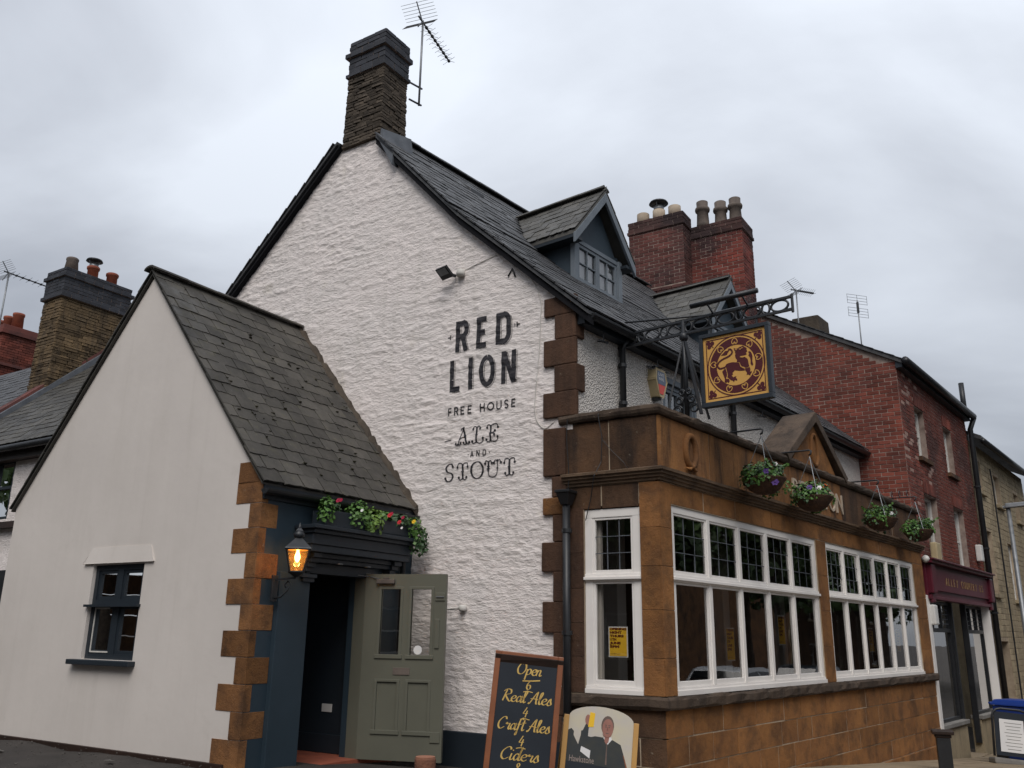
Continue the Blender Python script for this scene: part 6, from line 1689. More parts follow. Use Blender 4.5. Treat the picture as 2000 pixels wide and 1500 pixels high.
for (u, n_, z, s, mt) in ((.74, .27, 2.86, .035, 'fl_crimson'), (.79, .26, 2.87, .03, 'fl_crimson'), (1.02, .34, 2.79, .026, 'fl_whitef'), (1.50, .30, 2.80, .04, 'fl_red'), (1.55, .28, 2.82, .036, 'fl_crimson'), (1.64, .32, 2.74, .038, 'fl_red'), (1.72, .30, 2.80, .03, 'fl_crimson'), (1.86, .34, 2.77, .036, 'fl_yellowf'), (1.66, .34, 2.68, .022, 'fl_whitef')):
    flower(PS.p(u, n_, z), s * .8, mt, tr)
# hanging baskets along the parapet
BK = [(1.70, 3.28, 'four purple striped flowers', 'nearest the sign'), (3.15, 3.26, '', ''), (5.80, 3.28, '', ''), (7.75, 3.30, '', '')]
LBL = ['hanging basket with purple flowers and trailing green plants, nearest the pub sign', 'hanging basket under the stone gablet with one orange flower', 'round brown hanging basket right of the gablet with a white flower', 'hanging basket at the far end of the stone bay before the brick house']
r = random.Random(77)
for i, (a, z, _, _) in enumerate(BK):
    c = FB.p(a, .36, z); t = thing('hanging_basket', c - UP * .15, LBL[i], 'hanging basket', 'hanging baskets on the bay front')
    R_ = .24
    B().lathe(c, [(.03, -.165), (.10, -.15), (.165, -.11), (.205, -.05), (R_, .0), (R_ + .005, .012), (R_ - .02, .012), (.02, -.01)], 20).obj('bowl', M['coir'], t, smooth=True)
    hk = FB.p(a, .36, 3.80)
    for j in range(3):
        tt = 2.1 * j + .4; B().tube([c + Vector((R_ * math.cos(tt), R_ * math.sin(tt), .01)), hk - UP * .02], .0045, 5).obj('chain', M['cast'], t)
    for (dx, dy, dz, rx, rz, nn, mt) in ((-.05, .0, .06, .20, .11, 260, 'leaf'), (.10, -.05, .04, .17, .12, 240, 'leaflight' if i < 3 else 'leaf'), (-.12, -.08, .02, .13, .13, 160, 'leafdark'), (.02, .06, .10, .15, .10, 140, 'leafdark'), (.16, -.02, -.06, .09, .12, 110, 'leaf' if i < 2 else 'leafdark')):
        if i == 3: dx = -dx
        f = B(); foliage(f, c + FB.U * dx * 1.15 + FB.N * dy + UP * (dz + .02), rx * 1.15, rx * 1.1, rz * 1.15, int(nn * (1.2 if i < 2 else .9)), .040, r, .10); f.obj('plant', M[mt], t, fix=False, kind='stuff')
    sp_ = B()
    for k in range(9):
        tt = r.uniform(0, 6.28); d0 = Vector((math.cos(tt), math.sin(tt), 0)); p0 = c + d0 * .17 + UP * .05; up_ = r.random() < .45
        e0 = p0 + d0 * r.uniform(.08, .16) + UP * (r.uniform(.06, .14) if up_ else -r.uniform(.08, .2)); m0 = (p0 + e0) / 2 + UP * .04
        sp_.tube([p0, m0, e0], .0025, 4)
        for q in range(7): foliage(sp_, p0 + (e0 - p0) * (q + 1) / 7 + UP * .03 * math.sin(q * .45), .022, .022, .022, 3, .034, r)
    sp_.obj('trailing_stems', M['leaf'], t, fix=False, kind='stuff')
    fl_ = {0: ((-.20, .12, .06, .042, 'fl_purple'), (-.13, .18, -.06, .045, 'fl_purple'), (-.02, .15, .16, .03, 'fl_whitef'), (-.18, .1, .0, .03, 'fl_purple')),
           1: ((.16, .1, .17, .032, 'fl_orange'), (-.14, .14, .1, .034, 'fl_whitef'), (-.22, .05, .1, .04, 'fl_purple'), (.08, .18, -.02, .02, 'fl_whitef')),
           2: ((-.08, .18, .07, .032, 'fl_whitef'), (.2, .1, .1, .03, 'fl_purple')), 3: ((.2, .08, .11, .025, 'fl_whitef'), (-.1, .16, .09, .022, 'fl_red'))}[i]
    for (du, dn, dz, s, mt) in fl_: flower(c + FB.U * du + FB.N * dn + UP * dz, s, mt, t)
    bk = thing('basket_bracket', FB.p(a, -.1, 3.85), ['black iron basket arm nearest the pub sign', 'black iron basket arm across the gablet', 'black iron basket arm right of the gablet', 'scrolled iron basket arm at the far end of the parapet'][i], 'bracket', 'iron basket arms on the parapet')
    B().tube([FB.p(a, -.28, 3.87), FB.p(a, .36, 3.862), FB.p(a, .385, 3.85), FB.p(a, .375, 3.81), FB.p(a, .35, 3.80)], .011, 6).obj('arm', M['ironwork'], bk, smooth=True)
    if i == 3:
        for k in range(3):
            pts = [FB.p(a + .05 * (1 - .04 * j) * math.cos(.6 * j), .25 - .12 * k, 3.93 + .05 * math.sin(.6 * j)) for j in range(11)]
            B().tube(pts, .006, 5).obj('scroll', M['ironwork'], bk)

# ================================================================== SMALL FITTINGS
def floodlight():
    c = FG.p(2.63, .14, 5.80); t = thing('floodlight', FG.p(2.5, .05, 5.78), 'small black floodlight fixed high on the white gable', 'floodlight')
    FL = Frame(c, AZL + 12, AZL - 78)
    m = Matrix.Translation(c) @ Matrix((FL.U, FL.N, UP)).transposed().to_4x4() @ Matrix.Rotation(rad(-52), 4, 'X')
    def bx(u0, u1, n0, n1, z0, z1, nm, mt):
        b = B(); b.hexa([m @ Vector(q) for q in ((u0, n0, z0), (u1, n0, z0), (u1, n1, z0), (u0, n1, z0), (u0, n0, z1), (u1, n0, z1), (u1, n1, z1), (u0, n1, z1))]); return b.obj(nm, M[mt], t, bevel=.004)
    bx(-.095, .095, -.015, .02, -.08, .08, 'housing', 'black'); bx(-.075, .075, .0205, .024, -.02, .068, 'lens', 'cast')
    B().bar(FG.p(2.55, .02, 5.78), c, .03).obj('arm', M['black'], t)
    B().lathe(FG.p(2.47, .03, 5.76), [(.05, 0), (.055, .03), (.05, .075), (.02, .08)], 12).obj('junction_box', M['white_old'], t, smooth=True)
floodlight()
al = thing('alarm_box', FM.p(1.62, .02, 4.4), 'cream burglar alarm box with blue and red LIVE WIRE badge under the eaves', 'alarm box')
AF = Frame(FM.p(1.66, 0, 0), AZR, AZR + 90)
hx = [(-.13, 4.60), (-.10, 4.73), (.11, 4.73), (.15, 4.60), (.06, 4.39), (-.05, 4.39)]
B().prism(hx, lambda u, z: AF.p(u, .11, z), lambda u, z: AF.p(u, .0, z)).obj('case', M['plastic_cream'], al, bevel=.012)
B().box(AF, -.045, .055, .0, .085, 4.36, 4.392).obj('sounder', M['black'], al, bevel=.008)
thin('badge', M['alarmblue'], al, [(-.085, 4.60), (-.07, 4.71), (.09, 4.71), (.125, 4.60), (.105, 4.545), (-.06, 4.545)], AF, .111)
thin('badge', M['alarmred'], al, [(-.058, 4.542), (.103, 4.542), (.05, 4.425), (-.03, 4.425)], AF, .111)
for k, tx in enumerate(('LIVE', 'WIRE')): text_obj('badge_text', tx, .058, lambda x, y, z, k=k: AF.p(-.055 + x, .1165 + z, 4.65 - .055 * k + y), M['paper'], al, w=.13)
B().bar(FM.p(1.50, .02, 4.76), FM.p(1.95, .06, 4.77), .012).obj('rail', M['ironwork'], al)
# --- aerials
def aerial(base, zt, azb, L, label, refl=True, dirs=9, sc=1.0, brk=None, grid=False):
    t = thing('tv_aerial', base, label, 'aerial', 'television aerials'); top = Vector((base.x, base.y, zt)); d = dirv(azb); x = dirv(azb + 90)
    B().tube([base, top + UP * .03], .016 * sc, 8).obj('mast', M['cast'], t, smooth=True)
    if grid:
        b = B()
        for k in (-1, 1):
            zc = top.z - .12 * sc + k * .17 * sc
            for i in range(4): z = zc - .11 * sc + i * .075 * sc; b.tube([top + x * .28 * sc + UP * (z - top.z), top - x * .28 * sc + UP * (z - top.z)], .005 * sc, 4)
            for s in (-.28, 0, .28): b.tube([top + x * s * sc + UP * (zc - .12 * sc - top.z), top + x * s * sc + UP * (zc + .12 * sc - top.z)], .005 * sc, 4)
        b.obj('reflector', M['cast'], t); B().bar(top - UP * .3 * sc, top - UP * .02, .045 * sc).obj('mast_head', M['ironwork'], t)
        return t
    B().bar(top - d * .15, top + d * L, .02 * sc).obj('boom', M['ironwork'], t)
    b = B()
    for k in (-1, 1):
        o = top - d * .02
        for i in range(6):
            q = o + UP * k * (.03 + .028 * i) * sc - d * (.02 + .04 * i) * (1 if k > 0 else .6); b.tube([q - x * .26 * sc, q + x * .26 * sc], .004 * sc, 4)
        b.bar(o, o + UP * k * .19 * sc - d * .22 * (1 if k > 0 else .6), .014 * sc)
    b.obj('reflector', M['cast'], t)
    for i in range(dirs):
        q = top + d * (L * (i + 1.2) / (dirs + .3)); w = .10 * sc; e = B()
        for s in (-1, 1):
            e.tube([q - x * w + UP * s * .05, q], .0035 * sc, 4).tube([q, q + x * w + UP * s * .05], .0035 * sc, 4)
        e.bar(q - d * .02, q + d * .02, .035 * sc); e.obj('director', M['ironwork'], t)
    return t
mb = P(.70, 3.95, 9.03)
ta = aerial(mb, 10.47, 20, .98, 'television aerial on a mast clamped to the gable chimney')
for z in (9.08, 9.36): B().bar(P(.52, 3.97, z - .03), mb + UP * (z - 9.03) + dirv(20) * .08, .02).obj('wall_bracket', M['ironwork'], ta)
aerial(P(12.5, 2.95, 8.2), 9.75, 70, .5, 'distant aerial behind the tip of the sign bracket', sc=1.1)
aerial(P(12.4, 1.55, 7.4), 9.15, AZR - 55, .6, 'grid aerial standing on the red brick roof', grid=True, sc=.95)
aerial(P(4.0, 22.3, 9.0), 11.55, 30, 1.2, 'aerial cut by the left edge of the picture', sc=1.5, dirs=6)
# --- yellow posters behind the glass
def poster(F, u0, u1, z0, z1, n, label):
    t = thing('poster', F.p((u0 + u1) / 2, n, z0), label, 'poster', 'yellow opening night posters')
    B().box(F, u0, u1, n - .003, n, z0, z1).obj('paper', M['paper'], t)
    m = .012; thin('print', M['yellow'], t, rect(u0 + m, u1 - m, z0 + m, z1 - m), F, n + .0002)
    lines = ['OPENING', 'NIGHT', 'THURS', '11TH', 'JUNE', '5PM']; W_, H_ = u1 - u0, z1 - z0
    fl = F is FG   # on the gable frame u runs leftwards
    for k, tx in enumerate(lines):
        ww_ = W_ * {'OPENING': .86, 'NIGHT': .62, 'THURS': .72, '11TH': .34, 'JUNE': .56, '5PM': .48}[tx]
        def fn(x, y, z, k=k): return F.p((u1 - W_ * .08 - x) if fl else (u0 + W_ * .08 + x), n + .0052 + z, z1 - H_ * (.115 + .115 * k) + y)
        text_obj('poster_line', tx, H_ * .105, fn, M['postertext'], t, w=ww_, bold=.002)
    def fn(x, y, z): return F.p((u1 - W_ * .1 - x) if fl else (u0 + W_ * .1 + x), n + .0052 + z, z0 + H_ * .09 + y)
    text_obj('poster_line', 'TOP RED LION', H_ * .05, fn, M['postertext'], t, w=W_ * .5)
poster(FG, .395, .601, 1.40, 1.685, -.058, 'yellow OPENING NIGHT poster in the narrow end window')
def mid(g, f): return g[0] + (g[1] - g[0]) * f
for gi, k, z0, lb in ((g1, 1, 1.36, 'yellow poster in the second pane of the near long window'), (g1, 3, 1.52, 'yellow poster in the fourth pane of the near long window'), (g2, 2, 1.42, 'yellow poster in the third pane of the far long window'), (g2, 4, 1.42, 'yellow poster in the fifth pane of the far long window')):
    g = gi[k]; c = mid(g, .5) if k != 1 else mid(g, .66); poster(FB, c - .10, c + .10, z0, z0 + .34, -.058, lb)
# --- A-boards
def tilt_frame(o, yaw, roll, lean):
    """local x right along the board, y out of its face, z up; roll follows the sloping ground"""
    X = dirv(yaw + 90) ; N_ = dirv(yaw)
    m = Matrix((X, N_, UP)).transposed().to_4x4()
    return Matrix.Translation(o) @ m @ Matrix.Rotation(roll, 4, 'Y') @ Matrix.Rotation(lean, 4, 'X')
class MF:
    def __init__(s, m): s.m = m
    def p(s, u, n, z): return s.m @ Vector((u, n, z))
def chalkboard():
    o = Vector((-.20, 7.30, .41)); t = thing('chalkboard', o + Vector((.27, .2, 0)), 'tall blackboard with gold script ale list in a hardwood frame', 'chalkboard')
    F = MF(Matrix.Translation(o) @ Matrix.Rotation(rad(5.4), 4, 'Y') @ Matrix.Rotation(rad(-5), 4, 'X'))   # u right, n away, z up
    W, H, f = .555, 1.075, .045
    B().box(F, 0, f, 0, .03, 0, H).box(F, W - f, W, 0, .03, 0, H).box(F, f, W - f, .001, .029, H - f, H).box(F, f, W - f, .001, .029, .08, .08 + f).obj('frame', M['board_wood'], t, bevel=.005)
    B().box(F, f - .003, W - f + .003, .010, .022, .08 + f, H - f + .003).obj('board', M['chalk'], t)
    Fb = MF(Matrix.Translation(o + Vector((0, .34, 0))) @ Matrix.Rotation(rad(5.4), 4, 'Y') @ Matrix.Rotation(rad(14), 4, 'X'))
    B().box(Fb, 0, f, 0, .03, 0, H).box(Fb, W - f, W, 0, .03, 0, H).box(Fb, f, W - f, .001, .029, H - f, H).box(Fb, f, W - f, .001, .02, .08, H - f).obj('rear_leaf', M['darkwood'], t, bevel=.005)
    B().tube([F.p(W, .015, H - .22), Fb.p(W, .015, H - .24)], .004, 5).obj('stay', M['cast'], t)
    for tx, cx, dy, h, w in (('Open', .285, .178, .100, .215), ('6', .29, .297, .082, None), ('Real Ales', .285, .408, .098, .415), ('4', .285, .520, .080, None), ('Craft Ales', .28, .632, .100, .435), ('4', .275, .752, .082, None), ('Ciders', .27, .868, .102, .32), ('&', .265, .965, .08, None)):
        e = Paint(); dy *= .925; script_text(e, tx, cx, H - dy, h * .92, w and w * .96, .115)
        if tx == 'Open': e.ribbon(catmull([(.24, H - .214), (.31, H - .208), (.38, H - .198)], 5), .009)
        if tx in '64': e.ribbon(catmull([(cx - .035, H - dy - .022), (cx, H - dy - .014), (cx + .04, H - dy - .02)], 5), .006)
        e.obj('chalk_line', lambda x, y, k: F.p(x, .0095 - k, y), M['goldink'], t)
chalkboard()
def hawk():
    o = Vector((.40, 7.50, .37)); t = thing('poster_board', o + Vector((.3, .1, 0)), 'arched pine framed advert board showing a man raising a beer glass', 'advert board')
    F = MF(Matrix.Translation(o) @ Matrix.Rotation(rad(6.4), 4, 'Y') @ Matrix.Rotation(rad(-7), 4, 'X') @ Matrix.Rotation(rad(2), 4, 'Z'))
    W, H = .615, .62; AR_ = .10
    B().box(F, 0, .042, -.004, .03, 0, H).obj('post', M['pine'], t, bevel=.004); B().box(F, W - .042, W, -.004, .03, 0, H).obj('post', M['pine'], t, bevel=.004)
    x0, x1 = .042, W - .042
    out = [(x0, .05), (x1, .05), (x1, H - .01)] + [(W / 2 + (x1 - x0) / 2 * math.cos(rad(a)), H - .01 + AR_ * math.sin(rad(a))) for a in range(12, 180, 12)] + [(x0, H - .01)]
    def lay(nm, pts, mt, n):
        return B().prism(pts, lambda u, z: F.p(u, .008 - n, z), lambda u, z: F.p(u, .012 - n, z)).obj(nm, mt, bd)
    bd = B().prism(out, lambda u, z: F.p(u, .008, z), lambda u, z: F.p(u, .024, z)).obj('board', M['sky_print'], t)
    U = lambda u, v: (x0 + (x1 - x0) * u, v)
    man = [(.0, .32), (.0, .505), (.05, .52), (.09, .50), (.09, .47), (.17, .405), (.20, .48), (.20, .51), (.225, .515), (.27, .575), (.315, .575), (.31, .475), (.36, .472), (.42, .482), (.55, .48), (.70, .468), (.82, .44), (.88, .36), (.95, .22), (.95, .05), (.0, .05)]
    lay('figure_print', [U(a, b_) for a, b_ in man], M['coat_print'], .0012)
    lay('figure_print', [U(a, b_) for a, b_ in ((.55, .475), (.57, .50), (.66, .50), (.68, .47), (.62, .43))], M['paper'], .0016)
    hd = [(.60 + .098 * math.cos(6.2832 * i / 18), .572 + .072 * math.sin(6.2832 * i / 18) * 1.05) for i in range(18)]
    lay('figure_print', [U(a, b_) for a, b_ in hd], M['hair_print'], .0018)
    fc = [(.605 + .085 * math.cos(6.2832 * i / 18), .553 + .072 * math.sin(6.2832 * i / 18)) for i in range(18)]
    lay('figure_print', [U(a, b_) for a, b_ in fc], M['skin_print'], .0024)
    lay('figure_print', [U(a, b_) for a, b_ in ((.56, .50), (.64, .50), (.63, .45), (.60, .43), (.57, .45))], M['skin_print'], .0021)
    for (ex) in (.575, .625): lay('figure_print', [U(ex + .012 * math.cos(6.2832 * i / 8), .562 + .006 * math.sin(6.2832 * i / 8)) for i in range(8)], M['hair_print'], .003)
    lay('figure_print', [U(a, b_) for a, b_ in ((.575, .518), (.625, .518), (.618, .511), (.582, .511))], M['hair_print'], .003)
    lay('figure_print', [U(a, b_) for a, b_ in ((.594, .562), (.606, .562), (.613, .535), (.588, .535))], M['skin2_print'], .003)
    for ex in (.573, .627): lay('figure_print', [U(a, b_) for a, b_ in ((ex - .018, .573), (ex + .018, .573), (ex + .014, .579), (ex - .014, .579))], M['hair_print'], .003)
    lay('figure_print', [U(a, b_) for a, b_ in ((.53, .51), (.545, .49), (.60, .478), (.655, .49), (.67, .51), (.65, .495), (.60, .485), (.55, .495))], M['skin2_print'], .0032)
    lay('figure_print', [U(a, b_) for a, b_ in ((.60, .43), (.615, .43), (.625, .28), (.60, .28))], M['hair_print'], .0016)
    lay('figure_print', [U(a, b_) for a, b_ in ((.86, .37), (.95, .22), (.95, .26), (.88, .36))], M['board_wood'], .0018)
    hd2 = [(.29 + .042 * math.cos(6.2832 * i / 12), .60 + .04 * math.sin(6.2832 * i / 12)) for i in range(12)]
    lay('figure_print', [U(a, b_) for a, b_ in hd2], M['skin_print'], .0020)
    lay('figure_print', [U(a, b_) for a, b_ in ((.30, .545), (.385, .55), (.395, .655), (.32, .66))], M['yellow'], .0026)
    lay('figure_print', [U(a, b_) for a, b_ in ((.21, .355), (.36, .31), (.365, .37), (.22, .395))], M['paper'], .0022)
    lay('figure_print', [U(a, b_) for a, b_ in ((.0, .05), (1, .05), (1, .255), (.0, .275))], M['chalk'], .0028)
    text_obj('brand_text', 'Hawkstone', .066, lambda x, y, z: F.p(x0 + .028 + x, .0045 - z, .275 + y), M['brand_print'], bd, w=.20)
    Fb = MF(Matrix.Translation(o + Vector((0, .30, 0))) @ Matrix.Rotation(rad(6.4), 4, 'Y') @ Matrix.Rotation(rad(16), 4, 'X'))
    B().box(Fb, 0, .042, 0, .03, 0, H - .02).box(Fb, W - .042, W, 0, .03, 0, H - .02).box(Fb, .042, W - .042, .004, .02, .05, H - .02).obj('rear_leaf', M['pine'], t, bevel=.004)
M['sky_print'] = pmat('print_sky', (.50, .46, .42), (.56, .50, .36), 5, .5, 0)
M['coat_print'] = pmat('print_coat', (.035, .04, .042), (.05, .05, .042), 9, .5, 0)
M['skin_print'] = pmat('print_skin', (.34, .16, .12), (.28, .13, .10), 12, .5, 0)
M['skin2_print'] = pmat('print_skin_shade', (.22, .095, .075), (.19, .085, .065), 12, .5, 0)
M['hair_print'] = pmat('print_hair', (.16, .11, .09), (.11, .08, .065), 12, .5, 0)
M['brand_print'] = pmat('print_text', (.34, .27, .24), (.30, .24, .21), 12, .5, 0)
hawk()
# log used as door stop
lg = thing('log_round', Vector((-.60, 6.95, .42)), 'short upright log on the ground in front of the open door', 'log')
B().lathe(Vector((-.60, 6.95, .40)), [(.088, 0), (.080, .06), (.076, .18), (.079, .30), (.074, .315)], 18).obj('trunk', M['log'], lg, smooth=True)
B().lathe(Vector((-.60, 6.95, .7155)), [(.072, 0), (.072, .006), (.03, .008)], 18).obj('sawn_top', M['logend'], lg)

# ================================================================== RIGHT HAND STREET FURNITURE
def on(u, n_): q = FB.p(u, n_, 0); return Vector((q.x, q.y, gz(q.x, q.y) + .125))
def bollard():
    c = on(5.6, .92); t = thing('bollard', c, 'black square capped post on the pavement at the end of the bay', 'bollard')
    F = Frame(c, AZR - 18, AZR + 72); z = c.z
    B().box(F, -.085, .085, -.085, .085, z - .1, z + .40).obj('post', M['black'], t, bevel=.012)
    B().box(F, -.13, .13, -.13, .13, z + .44, z + .49).box(F, -.10, .10, -.10, .10, z + .40, z + .44).obj('cap', M['darkwood'], t, bevel=.012)
bollard()
def wheelie(c, az, label):
    t = thing('wheelie_bin', c, label, 'bin', 'blue wheelie bins'); F = Frame(c, az, az + 90); z = c.z
    b = B(); lo, hi = (.21, .25), (.27, .33)
    b.hexa([F.p(-lo[0], -lo[1], z + .06), F.p(lo[0], -lo[1], z + .06), F.p(lo[0], lo[1], z + .06), F.p(-lo[0], lo[1], z + .06), F.p(-hi[0], -hi[1], z + .92), F.p(hi[0], -hi[1], z + .92), F.p(hi[0], hi[1], z + .92), F.p(-hi[0], hi[1], z + .92)]).obj('body', M['bin_blue'], t, bevel=.025)
    B().hexa([F.p(-.30, -.36, z + .925), F.p(.30, -.36, z + .925), F.p(.30, .37, z + .925), F.p(-.30, .37, z + .925), F.p(-.25, -.30, z + 1.02), F.p(.25, -.30, z + 1.02), F.p(.25, .36, z + 1.03), F.p(-.25, .36, z + 1.03)]).obj('lid', M['bin_blue'], t, bevel=.03)
    B().tube([F.p(-.22, -.40, z + .95), F.p(.22, -.40, z + .95)], .018, 8).obj('handle', M['bin_blue'], t)
    for s in (-1, 1): B().tube([F.p(s * .20, -.26, z + .1), F.p(s * .26, -.26, z + .1)], .10, 14).obj('wheel', M['black'], t)
wheelie(on(10.35, 1.0), AZR + 20, 'blue wheelie bin behind the notice board outside the shop')
wheelie(on(11.2, 1.15), AZR - 5, 'second blue wheelie bin at the right picture edge')
def notice():
    c = on(9.35, .72); t = thing('notice_board', c, 'black pavement sign holding a white printed sheet in front of the blue bins', 'pavement sign')
    F = MF(Matrix.Translation(c) @ Matrix.Rotation(rad(-12), 4, 'Z') @ Matrix.Rotation(rad(5), 4, 'Y') @ Matrix.Rotation(rad(-6), 4, 'X'))
    W, H = .55, .86
    rr_ = [(0, .12), (0, H - .13)] + [(.13 - .13 * math.cos(rad(a)), H - .13 + .13 * math.sin(rad(a))) for a in (30, 60, 90)] + [(W - .13 + .13 * math.sin(rad(a)), H - .13 + .13 * math.cos(rad(a))) for a in (0, 30, 60, 90)] + [(W, .12)]
    B().tube([F.p(u, 0, z) for u, z in rr_], .020, 8).obj('tube_frame', M['black'], t, smooth=True)
    B().box(F, .03, W - .03, -.004, .01, .14, H - .05).obj('panel', M['chalk'], t)
    sh = B().box(F, .10, W - .09, -.012, -.006, .20, .70).obj('printed_sheet', M['paper'], t)
    b = B()
    for k in range(9): z = .64 - .05 * k; w = .26 - .03 * (k % 3); b.box(F, .30 - w / 2, .30 + w / 2, -.0135, -.0122, z, z + .008)
    b.obj('print_lines', M['kerb'], sh, kind='stuff')
    B().box(F, -.05, W + .05, -.18, .18, .0, .10).obj('base', M['kerb'], t, bevel=.03)
notice()
def street_lamp():
    c = on(14.9, .5); t = thing('street_lamp', c, 'grey steel street lamp against the buff stone terrace', 'street lamp')
    B().tube([c, c + UP * 1.4, c + UP * 1.45, c + UP * 5.05], [.085, .085, .055, .045], 10).obj('post', M['cast'], t, smooth=True)
    d = FB.N
    B().tube([c + UP * 5.0, c + UP * 5.06 - d * .1, c + UP * 5.08 + d * .5], .035, 8).obj('arm', M['cast'], t)
    F = Frame(c + d * .1, AZR + 90, AZR); z = c.z + 5.06
    B().hexa([F.p(-.15, -.09, z - .03), F.p(.75, -.11, z + .02), F.p(.75, .11, z + .02), F.p(-.15, .09, z - .03), F.p(-.15, -.07, z + .08), F.p(.75, -.07, z + .1), F.p(.75, .07, z + .1), F.p(-.15, .07, z + .08)]).obj('lamp_head', M['cast'], t, bevel=.02)
street_lamp()
def wallbox(F, u, z, w, h, d, mt, name, label, n=.01):
    o = B().box(F, u - w / 2, u + w / 2, n, n + d, z - h / 2, z + h / 2).obj(name, M[mt], None, bevel=.025)
    return tag(o, label, 'alarm box')
wallbox(RF, 1.05, 3.15, .30, .42, .12, 'plastic_cream', 'alarm_box', 'yellowed alarm box on red brick above the shopfront')
wallbox(RF, 4.75, 3.45, .22, .36, .12, 'plastic_white', 'alarm_box', 'white alarm box beside the black downpipe on red brick')
wallbox(RF, .14, 2.03, .20, .34, .14, 'plastic_white', 'meter_box', 'white box on the white post left of the shop window', n=.045)
B().blob(RF.p(-.02, .14, 2.98), .07, .07, .07, 10).obj('security_camera', M['plastic_white'], None, smooth=True)
tag(bpy.data.objects['security_camera'], 'white dome camera at the corner between bay and maroon fascia', 'camera')
# green and pink displays in the shop window
gd = B().box(RF, .42, .80, -.14, -.12, 1.15, 1.62).obj('window_poster', M['leaf'], None); tag(gd, 'green poster in the shop window', 'poster')
pk = B().hexa([RF.p(.85, -.5, .35), RF.p(1.15, -.5, .35), RF.p(1.15, -.35, .35), RF.p(.85, -.35, .35), RF.p(.70, -.5, 1.35), RF.p(1.10, -.5, 1.35), RF.p(1.10, -.38, 1.35), RF.p(.70, -.38, 1.35)]).obj('pink_dress', M['fl_crimson'], None, bevel=.04); tag(pk, 'pink dress hanging in the shop window', 'dress')

# ================================================================== ACROSS THE STREET (seen mirrored in the bay windows)
def far_house(F, u0, u1, n0, dep, h, label, mat, win):
    q = F.p((u0 + u1) / 2, n0, 0); g = gz(q.x, q.y)
    t = thing('stone_house', Vector((q.x, q.y, g)), label, 'house')
    rows = [(g + 1.0, g + 2.3), (g + 3.6, g + 4.9)]; n = max(2, int((u1 - u0) / 2.2)); holes = []
    for i in range(n):
        c = u0 + (u1 - u0) * (i + .5) / n
        for (a, b_) in rows: holes.append((c - .45, c + .45, a, b_))
    B().prism(rect(u0, u1, g - 1, g + h), lambda u, z: F.p(u, n0, z), lambda u, z: F.p(u, n0 + .3, z), [rect(*w) for w in holes]).obj('front_wall', mat, t)
    B().box(F, u0, u0 + .3, n0 + .3, n0 + dep, g - 1, g + h).obj('side_wall', mat, t); B().box(F, u1 - .3, u1, n0 + .3, n0 + dep, g - 1, g + h).obj('side_wall', mat, t)
    for w in holes:
        fr = B(); f = .06; a, b_, c, d = w; m = n0 + .12
        fr.box(F, a, a + f, m, m + .06, c, d).box(F, b_ - f, b_, m, m + .06, c, d).box(F, a + f, b_ - f, m, m + .06, c, c + f).box(F, a + f, b_ - f, m, m + .06, d - f, d).box(F, a + f, b_ - f, m, m + .05, (c + d) / 2 - .02, (c + d) / 2 + .02)
        o = fr.obj('window', M['white_old'], t); B().box(F, a, b_, m + .1, m + .12, c, d).obj('pane', M['interior'], o)
        B().box(F, a - .1, b_ + .1, n0 - .06, n0 + .1, c - .12, c - .003).obj('sill', M['buff'], o)
    B().hexa([F.p(u0 - .1, n0 - .3, g + h), F.p(u1 + .1, n0 - .3, g + h), F.p(u1 + .1, n0 + dep / 2, g + h + 2.6), F.p(u0 - .1, n0 + dep / 2, g + h + 2.6), F.p(u0 - .1, n0 - .3, g + h + .12), F.p(u1 + .1, n0 - .3, g + h + .12), F.p(u1 + .1, n0 + dep / 2, g + h + 2.72), F.p(u0 - .1, n0 + dep / 2, g + h + 2.72)]).obj('roof', M['slate2'], t)
    for s in (u0, u1 - .35):
        for k in range(12): B().box(F, s, s + (.35 if k % 2 else .25), n0 - .03, n0 + .02, g + .5 * k, g + .5 * k + .48).obj('quoin', M['buff'], t, bevel=.01)
    return t
far_house(FB, 1.5, 17.2, 9.8, 8, 6.2, 'ironstone house across the street, mirrored in the first bay panes', M['irondark'], 5)
far_house(FB, 40, 54, 14.5, 8, 6.5, 'ironstone house far down the other side of the street', M['irondark'], 5)
far_house(FG, -7, 24, 17.5, 8, 9.5, 'dark stone market building behind the photographer', M['irondark'], 6)
def tree(F, u, n_, h, cr, label, seed):
    q = F.p(u, n_, 0); c = Vector((q.x, q.y, gz(q.x, q.y))); t = thing('street_tree', c, label, 'tree', 'trees across the street'); r = random.Random(seed)
    b = B().tube([c - UP * .2, c + UP * 1, c + UP * h * .35 + Vector((.1, .1, 0)), c + UP * h * .6], [.28, .22, .17, .08], 10)
    tips = []
    for i in range(8):
        a = 6.2832 * i / 8 + r.uniform(-.3, .3); z = h * r.uniform(.32, .55); e = c + Vector((math.cos(a) * cr * .7, math.sin(a) * cr * .7, z + h * r.uniform(.1, .3)))
        b.tube([c + UP * z, (c + UP * z + e) / 2 + UP * .3, e], [.1, .06, .02], 6); tips.append(e)
    b.obj('trunk', M['bark'], t, smooth=True)
    f = B()
    for e in tips + [c + UP * h * .8, c + UP * h * .7, c + UP * h * .6]:
        for k in range(4):
            p = e + Vector((r.uniform(-1, 1), r.uniform(-1, 1), r.uniform(-.8, .9))) * cr * .35
            foliage(f, p, cr * r.uniform(.25, .4), cr * r.uniform(.25, .4), cr * r.uniform(.2, .32), 110, .30, r)
    f.obj('crown', M['treeleaf'], t, fix=False)
ORD = ['first', 'second', 'third', 'fourth', 'fifth', 'sixth', 'seventh']
